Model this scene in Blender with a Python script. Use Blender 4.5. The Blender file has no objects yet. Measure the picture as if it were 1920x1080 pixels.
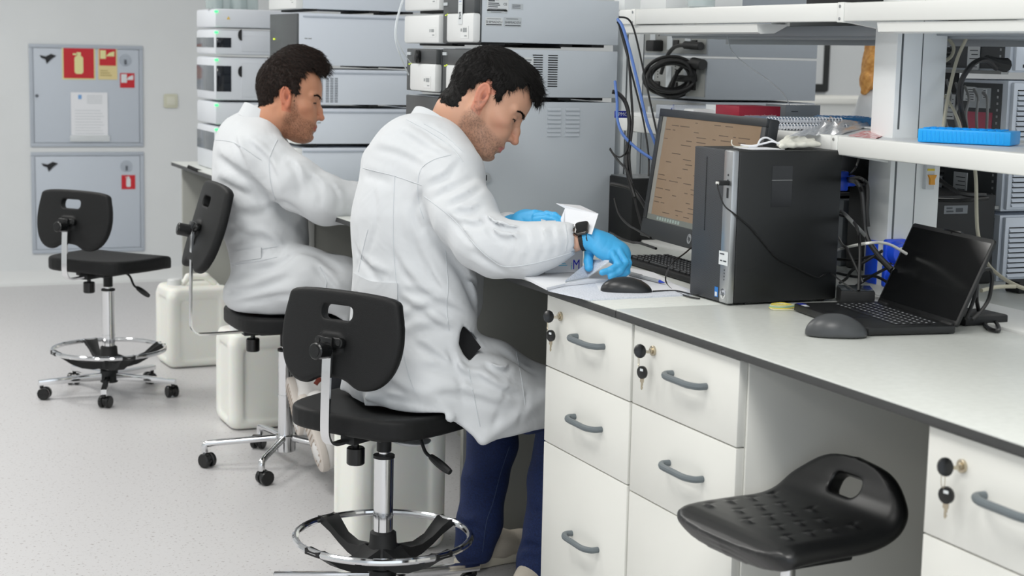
import bpy, bmesh, math, random
import numpy as np
from mathutils import Vector, Matrix
random.seed(7)
sc = bpy.context.scene
C = sc.collection
# ---------------------------------------------------------------- camera
F = 3109.7; H = 1.438
YAW, PITCH, ROLL = .4077526, .14131841, .02201722
_f = np.array([math.sin(YAW)*math.cos(PITCH), math.cos(YAW)*math.cos(PITCH), -math.sin(PITCH)])
_r = np.array([math.cos(YAW), -math.sin(YAW), 0.]); _u = np.cross(_r, _f)
RT = math.cos(ROLL)*_r + math.sin(ROLL)*_u; UP = -math.sin(ROLL)*_r + math.cos(ROLL)*_u; FW = _f
cam = bpy.data.objects.new('camera', bpy.data.cameras.new('camera')); C.objects.link(cam)
m = Matrix.Identity(4)
for i in range(3):
    m[i][0] = RT[i]; m[i][1] = UP[i]; m[i][2] = -FW[i]
m[2][3] = H
cam.matrix_world = m
cam.data.sensor_width = 36; cam.data.lens = 36*F/1920; cam.data.clip_start = .05
cam.data.dof.use_dof = True; cam.data.dof.focus_distance = 4.1; cam.data.dof.aperture_fstop = 6.5
sc.camera = cam
# ---------------------------------------------------------------- light
sc.view_settings.view_transform = 'Standard'; sc.view_settings.look = 'None'
sc.view_settings.gamma = 1; sc.view_settings.exposure = 0.28
w = bpy.data.worlds.new('world'); sc.world = w; w.use_nodes = True
w.node_tree.nodes['Background'].inputs[0].default_value = (.86, .93, 1, 1)
w.node_tree.nodes['Background'].inputs[1].default_value = 1.15
def area(name, x, y, z, sx, sy, power, col=(1, .985, .95)):
    l = bpy.data.lights.new(name, 'AREA'); l.shape = 'RECTANGLE'; l.size = sx; l.size_y = sy
    l.energy = power; l.color = col
    o = bpy.data.objects.new(name, l); C.objects.link(o); o.location = (x, y, z)
    return o
CEIL = 3.0
LAMPS = [(.8, .5), (.3, 2.6), (.3, 5.0), (.3, 7.4), (-2.2, 1.4), (-2.2, 4.6), (-2.2, 7.8), (4.4, 1.0), (4.4, 4.0), (4.4, 7.0), (6.8, 8.2)]
for (x, y) in LAMPS:
    area('ceiling_lamp', x, y, CEIL-.075, .58, 1.18, (38 if y < 1 else 31 if y > 7 else 22) if x < 3 else 17)

def px(x, y): return (x-960)/F*RT - (y-540)/F*UP + FW
O0 = np.array([0, 0, H])
def atz(x, y, z): d = px(x, y); return O0 + d*(z-H)/d[2]
def aty(x, y, Y): d = px(x, y); return O0 + d*Y/d[1]
def atx(x, y, X): d = px(x, y); return O0 + d*X/d[0]
def atw(x, y, w): return O0 + px(x, y)*w

# ---------------------------------------------------------------- materials
def lin(c):
    return tuple(((v/255)/12.92 if v <= 10.31 else ((v/255+.055)/1.055)**2.4) for v in c) + (1,)
MATS = {}
def mat(name, col, rough=.5, metal=0, bump=None, noise=None, spec=.5, trans=0, alpha=1, emit=None, coat=0, sss=0, sheen=0, vcol=False):
    if name in MATS: return MATS[name]
    mt = bpy.data.materials.new(name); mt.use_nodes = True; nt = mt.node_tree; b = nt.nodes['Principled BSDF']
    I = b.inputs
    I['Base Color'].default_value = lin(col); I['Roughness'].default_value = rough; I['Metallic'].default_value = metal
    I['Specular IOR Level'].default_value = spec; I['Transmission Weight'].default_value = trans; I['Alpha'].default_value = alpha
    I['Coat Weight'].default_value = coat; I['Subsurface Weight'].default_value = sss; I['Sheen Weight'].default_value = sheen
    if sss: I['Subsurface Radius'].default_value = (.02, .008, .004); I['Subsurface Scale'].default_value = .35
    if emit: I['Emission Color'].default_value = lin(emit[0]); I['Emission Strength'].default_value = emit[1]
    tc = nt.nodes.new('ShaderNodeTexCoord')
    if vcol:
        a = nt.nodes.new('ShaderNodeVertexColor'); a.layer_name = 'Col'; nt.links.new(a.outputs[0], I['Base Color'])
    if noise:   # (scale, colour2, low, high)
        n = nt.nodes.new('ShaderNodeTexNoise'); n.inputs['Scale'].default_value = noise[0]; n.inputs['Detail'].default_value = 6
        r = nt.nodes.new('ShaderNodeValToRGB'); r.color_ramp.elements[0].position = noise[2]; r.color_ramp.elements[1].position = noise[3]
        r.color_ramp.elements[0].color = lin(noise[1]); r.color_ramp.elements[1].color = lin(col)
        nt.links.new(tc.outputs['Object'], n.inputs['Vector']); nt.links.new(n.outputs['Fac'], r.inputs[0]); nt.links.new(r.outputs[0], I['Base Color'])
    if bump:    # (scale, strength)
        n = nt.nodes.new('ShaderNodeTexNoise'); n.inputs['Scale'].default_value = bump[0]; n.inputs['Detail'].default_value = 4
        bp = nt.nodes.new('ShaderNodeBump'); bp.inputs['Strength'].default_value = bump[1]; bp.inputs['Distance'].default_value = .002
        nt.links.new(tc.outputs['Object'], n.inputs['Vector']); nt.links.new(n.outputs['Fac'], bp.inputs['Height']); nt.links.new(bp.outputs[0], I['Normal'])
    MATS[name] = mt
    return mt
def floor_mat():
    mt = mat('speckled_vinyl', (202, 201, 202), .38, spec=.4); nt = mt.node_tree; b = nt.nodes['Principled BSDF']
    tc = nt.nodes.new('ShaderNodeTexCoord')
    n = nt.nodes.new('ShaderNodeTexNoise'); n.inputs['Scale'].default_value = 95; n.inputs['Detail'].default_value = 3
    r = nt.nodes.new('ShaderNodeValToRGB'); e = r.color_ramp.elements
    e[0].position = .31; e[0].color = lin((165, 160, 160)); e[1].position = .39; e[1].color = lin((206, 205, 206))
    e2 = e.new(.68); e2.color = lin((206, 205, 206)); e3 = e.new(.76); e3.color = lin((222, 221, 222))
    nt.links.new(tc.outputs['Object'], n.inputs['Vector']); nt.links.new(n.outputs['Fac'], r.inputs[0]); nt.links.new(r.outputs[0], b.inputs['Base Color'])
    return mt
WHITE = mat('white_laminate', (226, 226, 220), .42)
WALLM = mat('wall_paint', (222, 225, 226), .7, noise=(3, (218, 221, 222), .3, .7))
CEILM = mat('ceiling_tile', (232, 232, 230), .8)
PANELW = mat('powder_coat_white', (232, 233, 230), .35)
TOPM = mat('worktop_laminate', (222, 225, 220), .3, noise=(60, (216, 219, 214), .35, .65))
EDGEM = mat('worktop_core_dark', (56, 57, 57), .5)
GREYM = mat('grey_laminate', (165, 166, 160), .5)
STEELB = mat('painted_steel_bluegrey', (200, 207, 214), .42, bump=(400, .08))
STEELF = mat('painted_steel_pale', (214, 221, 231), .45)
STEELD = mat('painted_steel_grey', (148, 154, 161), .45)
PLW = mat('white_plastic', (226, 228, 228), .35)
PLD = mat('charcoal_plastic', (72, 75, 77), .4)
BLK = mat('black_plastic', (20, 21, 22), .38, bump=(500, .15))
BLKS = mat('black_smooth', (14, 15, 16), .25)
BLKM = mat('black_matt', (22, 23, 24), .6)
PU = mat('black_polyurethane', (15, 16, 17), .55, bump=(700, .3), spec=.32)
CHROME = mat('chrome', (225, 226, 228), .08, 1)
ALU = mat('brushed_aluminium', (176, 178, 180), .32, .9)
ZINC = mat('grey_handle', (98, 106, 110), .45)
NICKEL = mat('nickel', (190, 180, 160), .25, 1)
RED = mat('sign_red', (196, 32, 44), .5)
CREAM = mat('sign_photoluminescent', (226, 222, 160), .5)
INK = mat('label_ink', (62, 66, 72), .6)
LABEL = mat('label_white', (216, 220, 222), .5)
LABELG = mat('label_grey', (190, 196, 200), .5)
PAPER = mat('paper', (232, 234, 238), .7)
CARD = mat('white_card', (228, 230, 234), .6)
BLUEP = mat('blue_plastic', (20, 150, 235), .3, trans=.15)
BLUED = mat('blue_rack', (20, 120, 180), .35)
SOCK = mat('socket_blue', (34, 82, 222), .3)
CABLE = mat('cable_black', (22, 22, 23), .45)
CABG = mat('cable_grey', (120, 122, 122), .5)
CABB = mat('cable_beige', (188, 184, 165), .5)
CABBL = mat('cable_blue', (88, 122, 190), .45)
CABW = mat('cable_white', (225, 225, 220), .5)
GLOVE = mat('nitrile_blue', (66, 172, 228), .5, bump=(60, .25))
COAT = mat('white_cotton', (209, 212, 215), .85, sheen=.15)
def cloth_bump(mt, sc_, dist, st):
    nt = mt.node_tree; b = nt.nodes['Principled BSDF']; tc = nt.nodes.new('ShaderNodeTexCoord')
    n1 = nt.nodes.new('ShaderNodeTexNoise'); n1.inputs['Scale'].default_value = sc_; n1.inputs['Detail'].default_value = 2; n1.inputs['Distortion'].default_value = 1.4
    bp = nt.nodes.new('ShaderNodeBump'); bp.inputs['Strength'].default_value = st; bp.inputs['Distance'].default_value = dist
    nt.links.new(tc.outputs['Object'], n1.inputs['Vector']); nt.links.new(n1.outputs['Fac'], bp.inputs['Height'])
    n2 = nt.nodes.new('ShaderNodeTexNoise'); n2.inputs['Scale'].default_value = 700; bp2 = nt.nodes.new('ShaderNodeBump'); bp2.inputs['Strength'].default_value = .12; bp2.inputs['Distance'].default_value = .001
    nt.links.new(tc.outputs['Object'], n2.inputs['Vector']); nt.links.new(n2.outputs['Fac'], bp2.inputs['Height']); nt.links.new(bp.outputs[0], bp2.inputs['Normal']); nt.links.new(bp2.outputs[0], b.inputs['Normal'])
cloth_bump(COAT, 7, .02, .28)
GLOWG = mat('green_led', (80, 230, 120), .4, emit=((60, 255, 120), 1.6))
GLOWY = mat('yellow_led', (210, 220, 60), .4, emit=((200, 230, 40), .8))

# ---------------------------------------------------------------- objects
def link(name, me, mats, parent=None, smooth=False, loc=None):
    o = bpy.data.objects.new(name, me); C.objects.link(o)
    for x in (mats if isinstance(mats, (list, tuple)) else [mats]): me.materials.append(x)
    if parent is not None: o.parent = parent
    if loc is not None: o.location = loc
    if smooth is True:
        me.polygons.foreach_set('use_smooth', [True]*len(me.polygons))
    elif smooth:
        me.polygons.foreach_set('use_smooth', [True]*len(me.polygons))
        try: me.set_sharp_from_angle(angle=math.radians(smooth))
        except Exception: pass
    return o
def tag(o, label, cat, group=None):
    o['label'] = label; o['category'] = cat
    if group: o['group'] = group
    return o
def struct(o): o['kind'] = 'structure'; return o
def thing(name, label, cat, loc=(0, 0, 0), rz=0, group=None):
    o = bpy.data.objects.new(name, None); C.objects.link(o); o.location = loc; o.rotation_euler = (0, 0, rz)
    o.empty_display_size = .05
    return tag(o, label, cat, group)
def copy_tree(o, parent=None):
    c = o.copy(); C.objects.link(c)
    if parent is not None: c.parent = parent
    for ch in o.children: copy_tree(ch, c)
    return c

class MB:
    """collects shapes in one mesh; every shape may carry its own material"""
    def __init__(s): s.v = []; s.f = []; s.mi = []; s.mats = []
    def _m(s, mt):
        if mt is None: return 0
        if mt not in s.mats: s.mats.append(mt)
        return s.mats.index(mt)
    def add(s, v, f, mt=None):
        k = s._m(mt); n = len(s.v); s.v += [tuple(p) for p in v]
        s.f += [tuple(i+n for i in q) for q in f]; s.mi += [k]*len(f); return s
    def bm(s, b, mt=None, M=None):
        if M is not None: b.transform(M)
        b.verts.index_update(); s.add([tuple(v.co) for v in b.verts], [[v.index for v in f.verts] for f in b.faces], mt); b.free(); return s
    def box(s, a, b, bev=0, mt=None, M=None, seg=2):
        B = bmesh.new(); bmesh.ops.create_cube(B, size=1)
        a = Vector(a); b = Vector(b); d = b-a
        B.transform(Matrix.Translation((a+b)/2) @ Matrix.Diagonal((*d, 1)))
        if bev: bmesh.ops.bevel(B, geom=list(B.edges), offset=min(bev, min(abs(x) for x in d)*.49), segments=seg, profile=.5, affect='EDGES')
        return s.bm(B, mt, M)
    def tube(s, pts, r, n=8, mt=None, smooth=0, close=False, taper=None, caps=True):
        P = [Vector(p) for p in pts]
        if smooth and len(P) > 2: P = spline(P, smooth, close)
        N = len(P); T = []
        for i in range(N):
            a = P[i-1] if (i or close) else P[0]; b = P[(i+1) % N] if (i < N-1 or close) else P[-1]
            T.append((b-a).normalized())
        up = Vector((0, 0, 1)) if abs(T[0].z) < .9 else Vector((1, 0, 0))
        u = T[0].cross(up).normalized(); V = []; 
        for i in range(N):
            u = (u - T[i]*u.dot(T[i])).normalized(); v = T[i].cross(u)
            rr = r if taper is None else r*taper(i/(N-1))
            for k in range(n):
                a = 2*math.pi*k/n; V.append(P[i]+u*rr*math.cos(a)+v*rr*math.sin(a))
        Fc = []
        for i in range(N if close else N-1):
            j = (i+1) % N
            for k in range(n): Fc.append((i*n+k, i*n+(k+1) % n, j*n+(k+1) % n, j*n+k))
        if not close and caps: Fc += [tuple(range(n))[::-1], tuple(range((N-1)*n, N*n))]
        return s.add(V, Fc, mt)
    def lathe(s, prof, n=24, M=None, mt=None):
        V = []; Fc = []
        for (r, z) in prof:
            for k in range(n): a = 2*math.pi*k/n; V.append(Vector((r*math.cos(a), r*math.sin(a), z)))
        for i in range(len(prof)-1):
            for k in range(n): Fc.append((i*n+k, i*n+(k+1) % n, (i+1)*n+(k+1) % n, (i+1)*n+k))
        Fc += [tuple(range(n))[::-1], tuple(range((len(prof)-1)*n, len(prof)*n))]
        if M is not None: V = [M @ v for v in V]
        return s.add(V, Fc, mt)
    def cyl(s, a, b, r, n=20, mt=None, bev=0):
        a = Vector(a); b = Vector(b); L = (b-a).length; q = (b-a).to_track_quat('Z', 'Y').to_matrix().to_4x4()
        e = bev or min(r, L)*.06
        return s.lathe([(r-e, 0), (r, e), (r, L-e), (r-e, L)], n, Matrix.Translation(a) @ q, mt)
    def prism(s, poly, t0, t1, M=None, bev=0, mt=None, holes=(), seg=2):
        """2D polygon in local xy, thick from t0 to t1 in z, with optional holes"""
        B = bmesh.new(); ed = []
        for lp in [poly]+list(holes):
            vs = [B.verts.new((p[0], p[1], t0)) for p in lp]
            for i in range(len(vs)): ed.append(B.edges.new((vs[i], vs[(i+1) % len(vs)])))
        if holes: fs = [g for g in bmesh.ops.triangle_fill(B, edges=ed, use_beauty=True)['geom'] if isinstance(g, bmesh.types.BMFace)]
        else: fs = [B.faces.new(list(B.verts))]
        r = bmesh.ops.extrude_face_region(B, geom=fs)
        bmesh.ops.translate(B, verts=[g for g in r['geom'] if isinstance(g, bmesh.types.BMVert)], vec=(0, 0, t1-t0))
        bmesh.ops.recalc_face_normals(B, faces=list(B.faces))
        if bev:
            es = [e for e in B.edges if len(e.link_faces) == 2 and abs(e.verts[0].co.z-e.verts[1].co.z) < 1e-6 and e.calc_face_angle(0) > .5]
            bmesh.ops.bevel(B, geom=es, offset=bev, segments=seg, profile=.5, affect='EDGES')
        return s.bm(B, mt, M)
    def obj(s, name, mt, parent=None, smooth=35, loc=None):
        me = bpy.data.meshes.new(name); me.from_pydata(s.v, [], s.f)
        if s.mats and None not in s.mats and mt is None: mm = s.mats
        else: mm = [mt]
        o = link(name, me, mm, parent, False, loc)
        if len(mm) > 1: me.polygons.foreach_set('material_index', s.mi)
        me.update()
        b = bmesh.new(); b.from_mesh(me); bmesh.ops.recalc_face_normals(b, faces=list(b.faces)); b.to_mesh(me); b.free()
        if smooth:
            me.polygons.foreach_set('use_smooth', [True]*len(me.polygons))
            try: me.set_sharp_from_angle(angle=math.radians(smooth))
            except Exception: pass
        return o
def spline(P, k, close=False):
    out = []; N = len(P)
    for i in range(N if close else N-1):
        if close: p0, p1, p2, p3 = P[i-1], P[i], P[(i+1) % N], P[(i+2) % N]
        else: p0, p1, p2, p3 = P[max(i-1, 0)], P[i], P[i+1], P[min(i+2, N-1)]
        for j in range(k):
            t = j/k; out.append(.5*((2*p1)+(p2-p0)*t+(2*p0-5*p1+4*p2-p3)*t*t+(3*p1-p0-3*p2+p3)*t**3))
    if not close: out.append(P[-1].copy())
    return out
def box(name, a, b, mt, parent=None, bev=.002, **k): return MB().box(a, b, bev, **k).obj(name, mt, parent)
def tube(name, pts, r, mt, parent=None, n=8, smooth=6, **k): return MB().tube(pts, r, n, smooth=smooth, **k).obj(name, mt, parent)
def frame(o, x, y, z=None):
    """matrix with origin o and axes x, y (z = x cross y)"""
    x = Vector(x).normalized(); y = Vector(y).normalized(); z = x.cross(y)
    M = Matrix.Identity(4)
    for i in range(3): M[i][0] = x[i]; M[i][1] = y[i]; M[i][2] = z[i]; M[i][3] = o[i]
    return M
# faces of boxes that look along -Y (side) or -X (front)
def on_side(x, y, z): return frame((x, y, z), (1, 0, 0), (0, 0, 1))         # local x=+X, y=+Z, normal -Y
def on_front(x, y, z): return frame((x, y, z), (0, -1, 0), (0, 0, 1))       # local x=-Y, y=+Z, normal -X
_tc = {}
def text_geo(body, size, ext=.0004, sx=1):
    cu = bpy.data.curves.new('t', 'FONT'); cu.body = body; cu.size = size; cu.extrude = ext; cu.align_x = 'CENTER'; cu.align_y = 'CENTER'
    cu.resolution_u = 2
    o = bpy.data.objects.new('t', cu); C.objects.link(o)
    bpy.context.view_layer.update()
    me = bpy.data.meshes.new_from_object(o.evaluated_get(bpy.context.evaluated_depsgraph_get()))
    v = [(p.co.x*sx, p.co.y, p.co.z+ext) for p in me.vertices]; f = [tuple(p.vertices) for p in me.polygons]
    bpy.data.objects.remove(o); bpy.data.meshes.remove(me); bpy.data.curves.remove(cu)
    return v, f
def put_text(mb, body, size, M, mt, ext=.0004, sx=1):
    v, f = text_geo(body, size, ext, sx); mb.add([M @ Vector(p) for p in v], f, mt)
def rrect(w, h, r, n=4, cx=0, cy=0):
    out = []
    for (sx, sy, a0) in ((1, 1, 0), (-1, 1, 90), (-1, -1, 180), (1, -1, 270)):
        for k in range(n+1):
            a = math.radians(a0+90*k/n); out.append((cx+sx*(w/2-r)+r*math.cos(a), cy+sy*(h/2-r)+r*math.sin(a)))
    return out
def label_card(name, parent, M, w, h, lines, mt=LABEL, ink=INK, big=None):
    """a sticker with rows of fine print; one mesh"""
    mb = MB(); mb.box((-w/2, -h/2, 0), (w/2, h/2, .0006), 0, mt, M)
    for (u, v, lw, lh) in lines: mb.box((u*w-w/2, v*h-h/2, .0006), (u*w-w/2+lw*w, v*h-h/2+lh*h, .0009), 0, ink, M)
    if big:
        for (t, u, v, s, sx) in big: put_text(mb, t, s, M @ Matrix.Translation((u*w-w/2, v*h-h/2, .0006)), ink, .0002, sx)
    return mb.obj(name, None, parent, 0)
# ---------------------------------------------------------------- the room
YW = 10.14; XL, XR, YN = -4.2, 9.6, -3.2
struct(box('floor', (XL, YN, -.12), (XR, YW+.1, 0), floor_mat(), bev=0))
struct(box('ceiling', (XL, YN, CEIL), (XR, YW+.1, CEIL+.1), CEILM, bev=0))
struct(box('wall_back', (XL, YW, 0), (XR, YW+.1, CEIL), WALLM, bev=0))
struct(box('wall_right', (XR, YN, 0), (XR+.1, YW+.1, CEIL), WALLM, bev=0))
struct(box('wall_left', (XL-.1, YN, 0), (XL, YW+.1, CEIL), WALLM, bev=0))
mb = MB(); mb.prism([(0, 0), (.055, 0), (.02, .012), (.008, .04), (.004, .085), (0, .085)], 0, XR-XL, frame((XR, YW, 0), (0, -1, 0), (0, 0, 1)))
struct(mb.obj('baseboard_back', mat('baseboard_vinyl', (222, 224, 224), .5)))
# ---- recessed fire cabinets in the back wall
def fire_cab(z0, z1, label, stickers):
    x0, x1 = 1.262, 1.925
    t = thing('fire_cabinet', label, 'fire cabinet', (0, 0, 0))
    y = YW
    fr = MB()
    for a, b in (((x0, z0), (x1, z0+.022)), ((x0, z1-.022), (x1, z1)), ((x0, z0+.022), (x0+.022, z1-.022)), ((x1-.022, z0+.022), (x1, z1-.022))):
        fr.box((a[0], y-.012, a[1]), (b[0], y+.0, b[1]), .002)
    fr.obj('frame', mat('cabinet_frame', (176, 184, 194), .45), t)
    box('door', (x0+.024, y-.008, z0+.024), (x1-.024, y-.001, z1-.024), mat('cabinet_door', (192, 200, 210), .45), t)
    def sq(name, cx, cz, w, h, mt, d=.0085): return box(name, (cx-w/2, y-d-.002, cz-h/2), (cx+w/2, y-d, cz+h/2), mt, t, bev=0)
    stickers(t, sq, z0, z1)
    # black seal tag and round lock
    zc = z1-.085; sp = mat('seal_black', (20, 22, 26), .6)
    mb = MB()
    mb.prism([(-.045, .02), (-.01, .012), (.02, .028), (.05, .018), (.02, -.004), (-.005, -.03), (-.012, -.004), (-.035, .004)], 0, .004, on_side(x0+.105, y-.009, zc))
    mb.obj('seal_tag', sp, t)
    mb = MB(); mb.cyl((x1-.105, y-.014, zc), (x1-.105, y-.008, zc), .034); mb.obj('lock_plate', mat('lock_grey', (170, 178, 188), .4), t)
    mb = MB(); mb.box((x1-.111, y-.02, zc-.026), (x1-.099, y-.014, zc+.002), .001); mb.obj('latch', mat('latch_dark', (90, 96, 104), .4), t)
    return t
def ext_icon(mb, cx, cz, s, y, mt):
    mb.prism(rrect(.3*s, .62*s, .09*s), 0, .0015, on_side(cx, y, cz-.06*s), mt=mt)
    mb.box((cx-.07*s, y-.0015, cz+.25*s), (cx+.07*s, y, cz+.38*s), 0, mt)
    mb.box((cx-.2*s, y-.0015, cz+.28*s), (cx-.05*s, y, cz+.34*s), 0, mt)
def st_upper(t, sq, z0, z1):
    y = YW-.0105
    sq('sign_border', 1.547, 1.316, .192, .192, CREAM); 
    mb = MB(); mb.box((1.459, y-.002, 1.228), (1.635, y, 1.404), 0, RED); ext_icon(mb, 1.547, 1.316, .17, y-.002, CREAM); mb.obj('extinguisher_sign', None, t, 0)
    sq('sign_border', 1.716, 1.318, .112, .192, mat('sign_ochre', (222, 205, 150), .5))
    mb = MB(); mb.box((1.668, y-.002, 1.305), (1.764, y, 1.404), 0, RED)
    mb.box((1.672, y-.003, 1.345), (1.705, y-.002, 1.395), 0, CREAM); mb.prism([(0, 0), (.05, 0), (.05, .03), (.02, .02)], 0, .001, on_side(1.705, y-.002, 1.36), mt=CREAM)
    for k in range(3): mb.box((1.672, y-.003, 1.245+.014*k), (1.74-.012*k, y-.002, 1.249+.014*k), 0, mat('sign_ochre_dark', (180, 165, 110), .5))
    mb.obj('hydrant_sign', None, t, 0)
    mb = MB(); mb.box((1.788, y-.0, 1.175), (1.874, y+.002, 1.262), 0, RED); mb.box((1.794, y-.001, 1.205), (1.828, y, 1.256), 0, LABEL); mb.prism([(0, 0), (.04, 0), (.04, .03), (.012, .018)], 0, .001, on_side(1.826, y, 1.222), mt=LABEL)
    mb.obj('hydrant_sticker', None, t, 0)
    # paper in a plastic sleeve
    mb = MB(); mb.box((1.497, y-.003, .872), (1.712, y-.001, 1.145), 0, PAPER)
    mb.box((1.54, y-.004, 1.105), (1.56, y-.003, 1.13), 0, mat('logo_blue', (120, 165, 215), .5))
    for k in range(5): mb.box((1.59, y-.004, 1.08+.011*k), (1.68, y-.003, 1.083+.011*k), 0, LABELG)
    for k in range(9): mb.box((1.52, y-.004, .90+.017*k), (1.69-.01*(k % 3), y-.003, .9025+.017*k), 0, LABELG)
    mb.obj('notice_sheet', None, t, 0)
    mb = MB(); mb.box((1.487, y-.014, .852), (1.722, y-.003, .89), .005); mb.obj('sleeve_pocket', mat('clear_pocket', (235, 240, 242), .08, alpha=.55), t)
    mb = MB(); mb.cyl((1.302, y-.004, 1.122), (1.302, y+.002, 1.122), .009); mb.obj('keyhole', mat('latch_dark', (90, 96, 104), .4), t)
def st_lower(t, sq, z0, z1):
    y = YW-.0105
    mb = MB(); mb.box((1.79, y-.0, z1-.225), (1.872, y+.002, z1-.14), 0, RED); ext_icon(mb, 1.831, z1-.18, .085, y, LABEL); mb.obj('extinguisher_sticker', None, t, 0)
fire_cab(.822, 1.425, 'upper grey-blue wall cabinet with large red extinguisher sign and a taped notice', st_upper)
fire_cab(.186, .790, 'lower grey-blue wall cabinet behind the empty chair with one small red sticker', st_lower)
t = thing('light_switch', 'small square cream light switch on the back wall beside the upper cabinet', 'light switch')
mb = MB(); mb.prism(rrect(.085, .085, .012), 0, .01, on_side(2.092, YW, 1.098), bev=.002); mb.obj('plate', mat('switch_cream', (205, 205, 185), .45), t)
mb = MB(); mb.prism(rrect(.05, .05, .006), 0, .004, on_side(2.092, YW-.01, 1.098), bev=.001); mb.obj('rocker', mat('switch_cream2', (214, 214, 198), .4), t)
# display on the back wall seen through the shelves
t = thing('wall_display', 'dark framed display on the far back wall seen between the shelves', 'display')
box('bezel', (5.5, YW-.05, 1.2), (6.80, YW-.005, 2.0), mat('display_frame', (48, 50, 50), .5), t, bev=.02)
box('screen', (5.56, YW-.054, 1.26), (6.735, YW-.048, 1.94), mat('display_white', (222, 225, 226), .4), t)
# far white counter
t = thing('storage_counter', 'low white counter standing near the far back wall', 'counter')
box('body', (4.9, 7.9, .0), (6.3, 8.5, 1.19), PANELW, t, bev=.004)
box('counter_top', (4.85, 7.86, 1.19), (6.35, 8.54, 1.222), WHITE, t, bev=.003)
# ---------------------------------------------------------------- benches
XF = 1.60
def handle(parent, y, z, L=.135, x=XF):
    r = .0068; 
    pts = [(x+.002, y+L/2, z), (x-.016, y+L/2, z), (x-.026, y+L/2-.014, z), (x-.03, y+L/2-.03, z), (x-.03, y, z), (x-.03, y-L/2+.03, z), (x-.026, y-L/2+.014, z), (x-.016, y-L/2, z), (x+.002, y-L/2, z)]
    return MB().tube(pts, r, 10, smooth=3).obj('handle', ZINC, parent)
def lockkey(parent, y, z, x=XF):
    mb = MB(); mb.cyl((x, y, z), (x-.005, y, z), .0105, mt=NICKEL); mb.cyl((x-.005, y, z), (x-.009, y, z), .006, mt=NICKEL); mb.obj('lock', None, parent)
    mb = MB()
    Mk = frame((x-.03, y+.004, z-.0), (1, -.25, -.1), (.1, .2, 1))
    mb.prism([(.0125*math.cos(a), .0145*math.sin(a)) for a in np.linspace(0, 6.283, 17)[:-1]], -.0035, .0035, Mk, bev=.001, mt=BLKS)
    mb.box((.01, -.003, -.001), (.024, .003, .001), 0, NICKEL, Mk)
    ring = [(x-.031+.010*math.sin(a)*.3, y+.006+.0085*math.sin(a), z-.021+.012*math.cos(a)) for a in np.linspace(0, 6.283, 15)[:-1]]
    mb.tube(ring, .0007, 5, NICKEL, close=True)
    Mk = frame((x-.02, y+.01, z-.046), (.25, -1, 0), (0, 0, 1))
    mb.prism([(.0135*math.cos(a), .0135*math.sin(a)) for a in np.linspace(0, 6.283, 17)[:-1]], -.0035, .0035, Mk, bev=.001, mt=BLKS)
    mb.box((-.003, .003, -.0037), (.006, .008, .0037), 0, LABEL, Mk)
    mb.prism([(-.005, -.012), (.005, -.012), (.005, -.020), (.003, -.022), (.003, -.026), (.001, -.029), (.003, -.032), (0, -.037), (-.002, -.034), (-.002, -.022), (-.005, -.020)], -.001, .001, Mk, mt=NICKEL)
    mb.obj('key_set', None, parent)
def cabinet(y0, y1, zs, label, hy, lock=True, hz=None, name='drawer_cabinet'):
    t = thing(name, label, 'drawer cabinet', (0, 0, 0), 0)
    mb = MB(); mb.box((XF+.019, y0-.004, .06), (2.18, y0+.014, .878), .001); mb.box((XF+.019, y1-.014, .06), (2.18, y1+.001, .878), .001)
    mb.box((XF+.019, y0+.014, .06), (2.18, y1-.014, .078), .001); mb.box((2.165, y0+.014, .078), (2.18, y1-.014, .878), .001); mb.box((XF+.021, y0+.014, .862), (2.165, y1-.014, .878), 0)
    mb.box((XF+.06, y0+.01, 0), (2.15, y1-.01, .06), 0, None)
    mb.obj('carcass', WHITE, t)
    for k in range(len(zs)-1):
        d = box('drawer', (XF, y0+.001, zs[k+1]+.0015), (XF+.018, y1-.001, zs[k]-.0015), WHITE, t, bev=.0012)
        handle(d, hy, hz[k] if hz else (zs[k]+zs[k+1])/2, x=XF)
        if k == 0 and lock: lockkey(d, lock, hz[0]+.032)
    return t
_h = lambda x0, y0, x1, y1: ((atx(x0, y0, XF-.03)+atx(x1, y1, XF-.03))/2)
h1 = _h(1055, 635, 1115, 648); h2 = _h(1052, 787, 1110, 803); h3 = _h(1045, 1005, 1103, 1030)
h4 = _h(1232, 705, 1304, 723); h5 = _h(1226, 875, 1298, 896)
cabinet(3.062, 3.494, [.879, .709, .528, .085], 'white three-drawer cabinet beside the seated man\'s knees, keys in its top lock', h1[1], atx(1052, 592, XF)[1], [h1[2], h2[2], h3[2]])
cabinet(2.624, 3.052, [.879, .710, .520, .085], 'white three-drawer cabinet under the bench behind the black saddle stool, keys in its lock', h4[1], atx(1226, 656, XF)[1], [h4[2], h5[2], .33])
hc = atx(1875, 962, XF-.03)
cabinet(1.62, 2.058, [.879, .706, .520, .085], 'white drawer cabinet at the right edge of the view, its key bow turned sideways', 1.85, atx(1806, 872, XF)[1], [hc[2]+.005, .60, .33])
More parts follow.
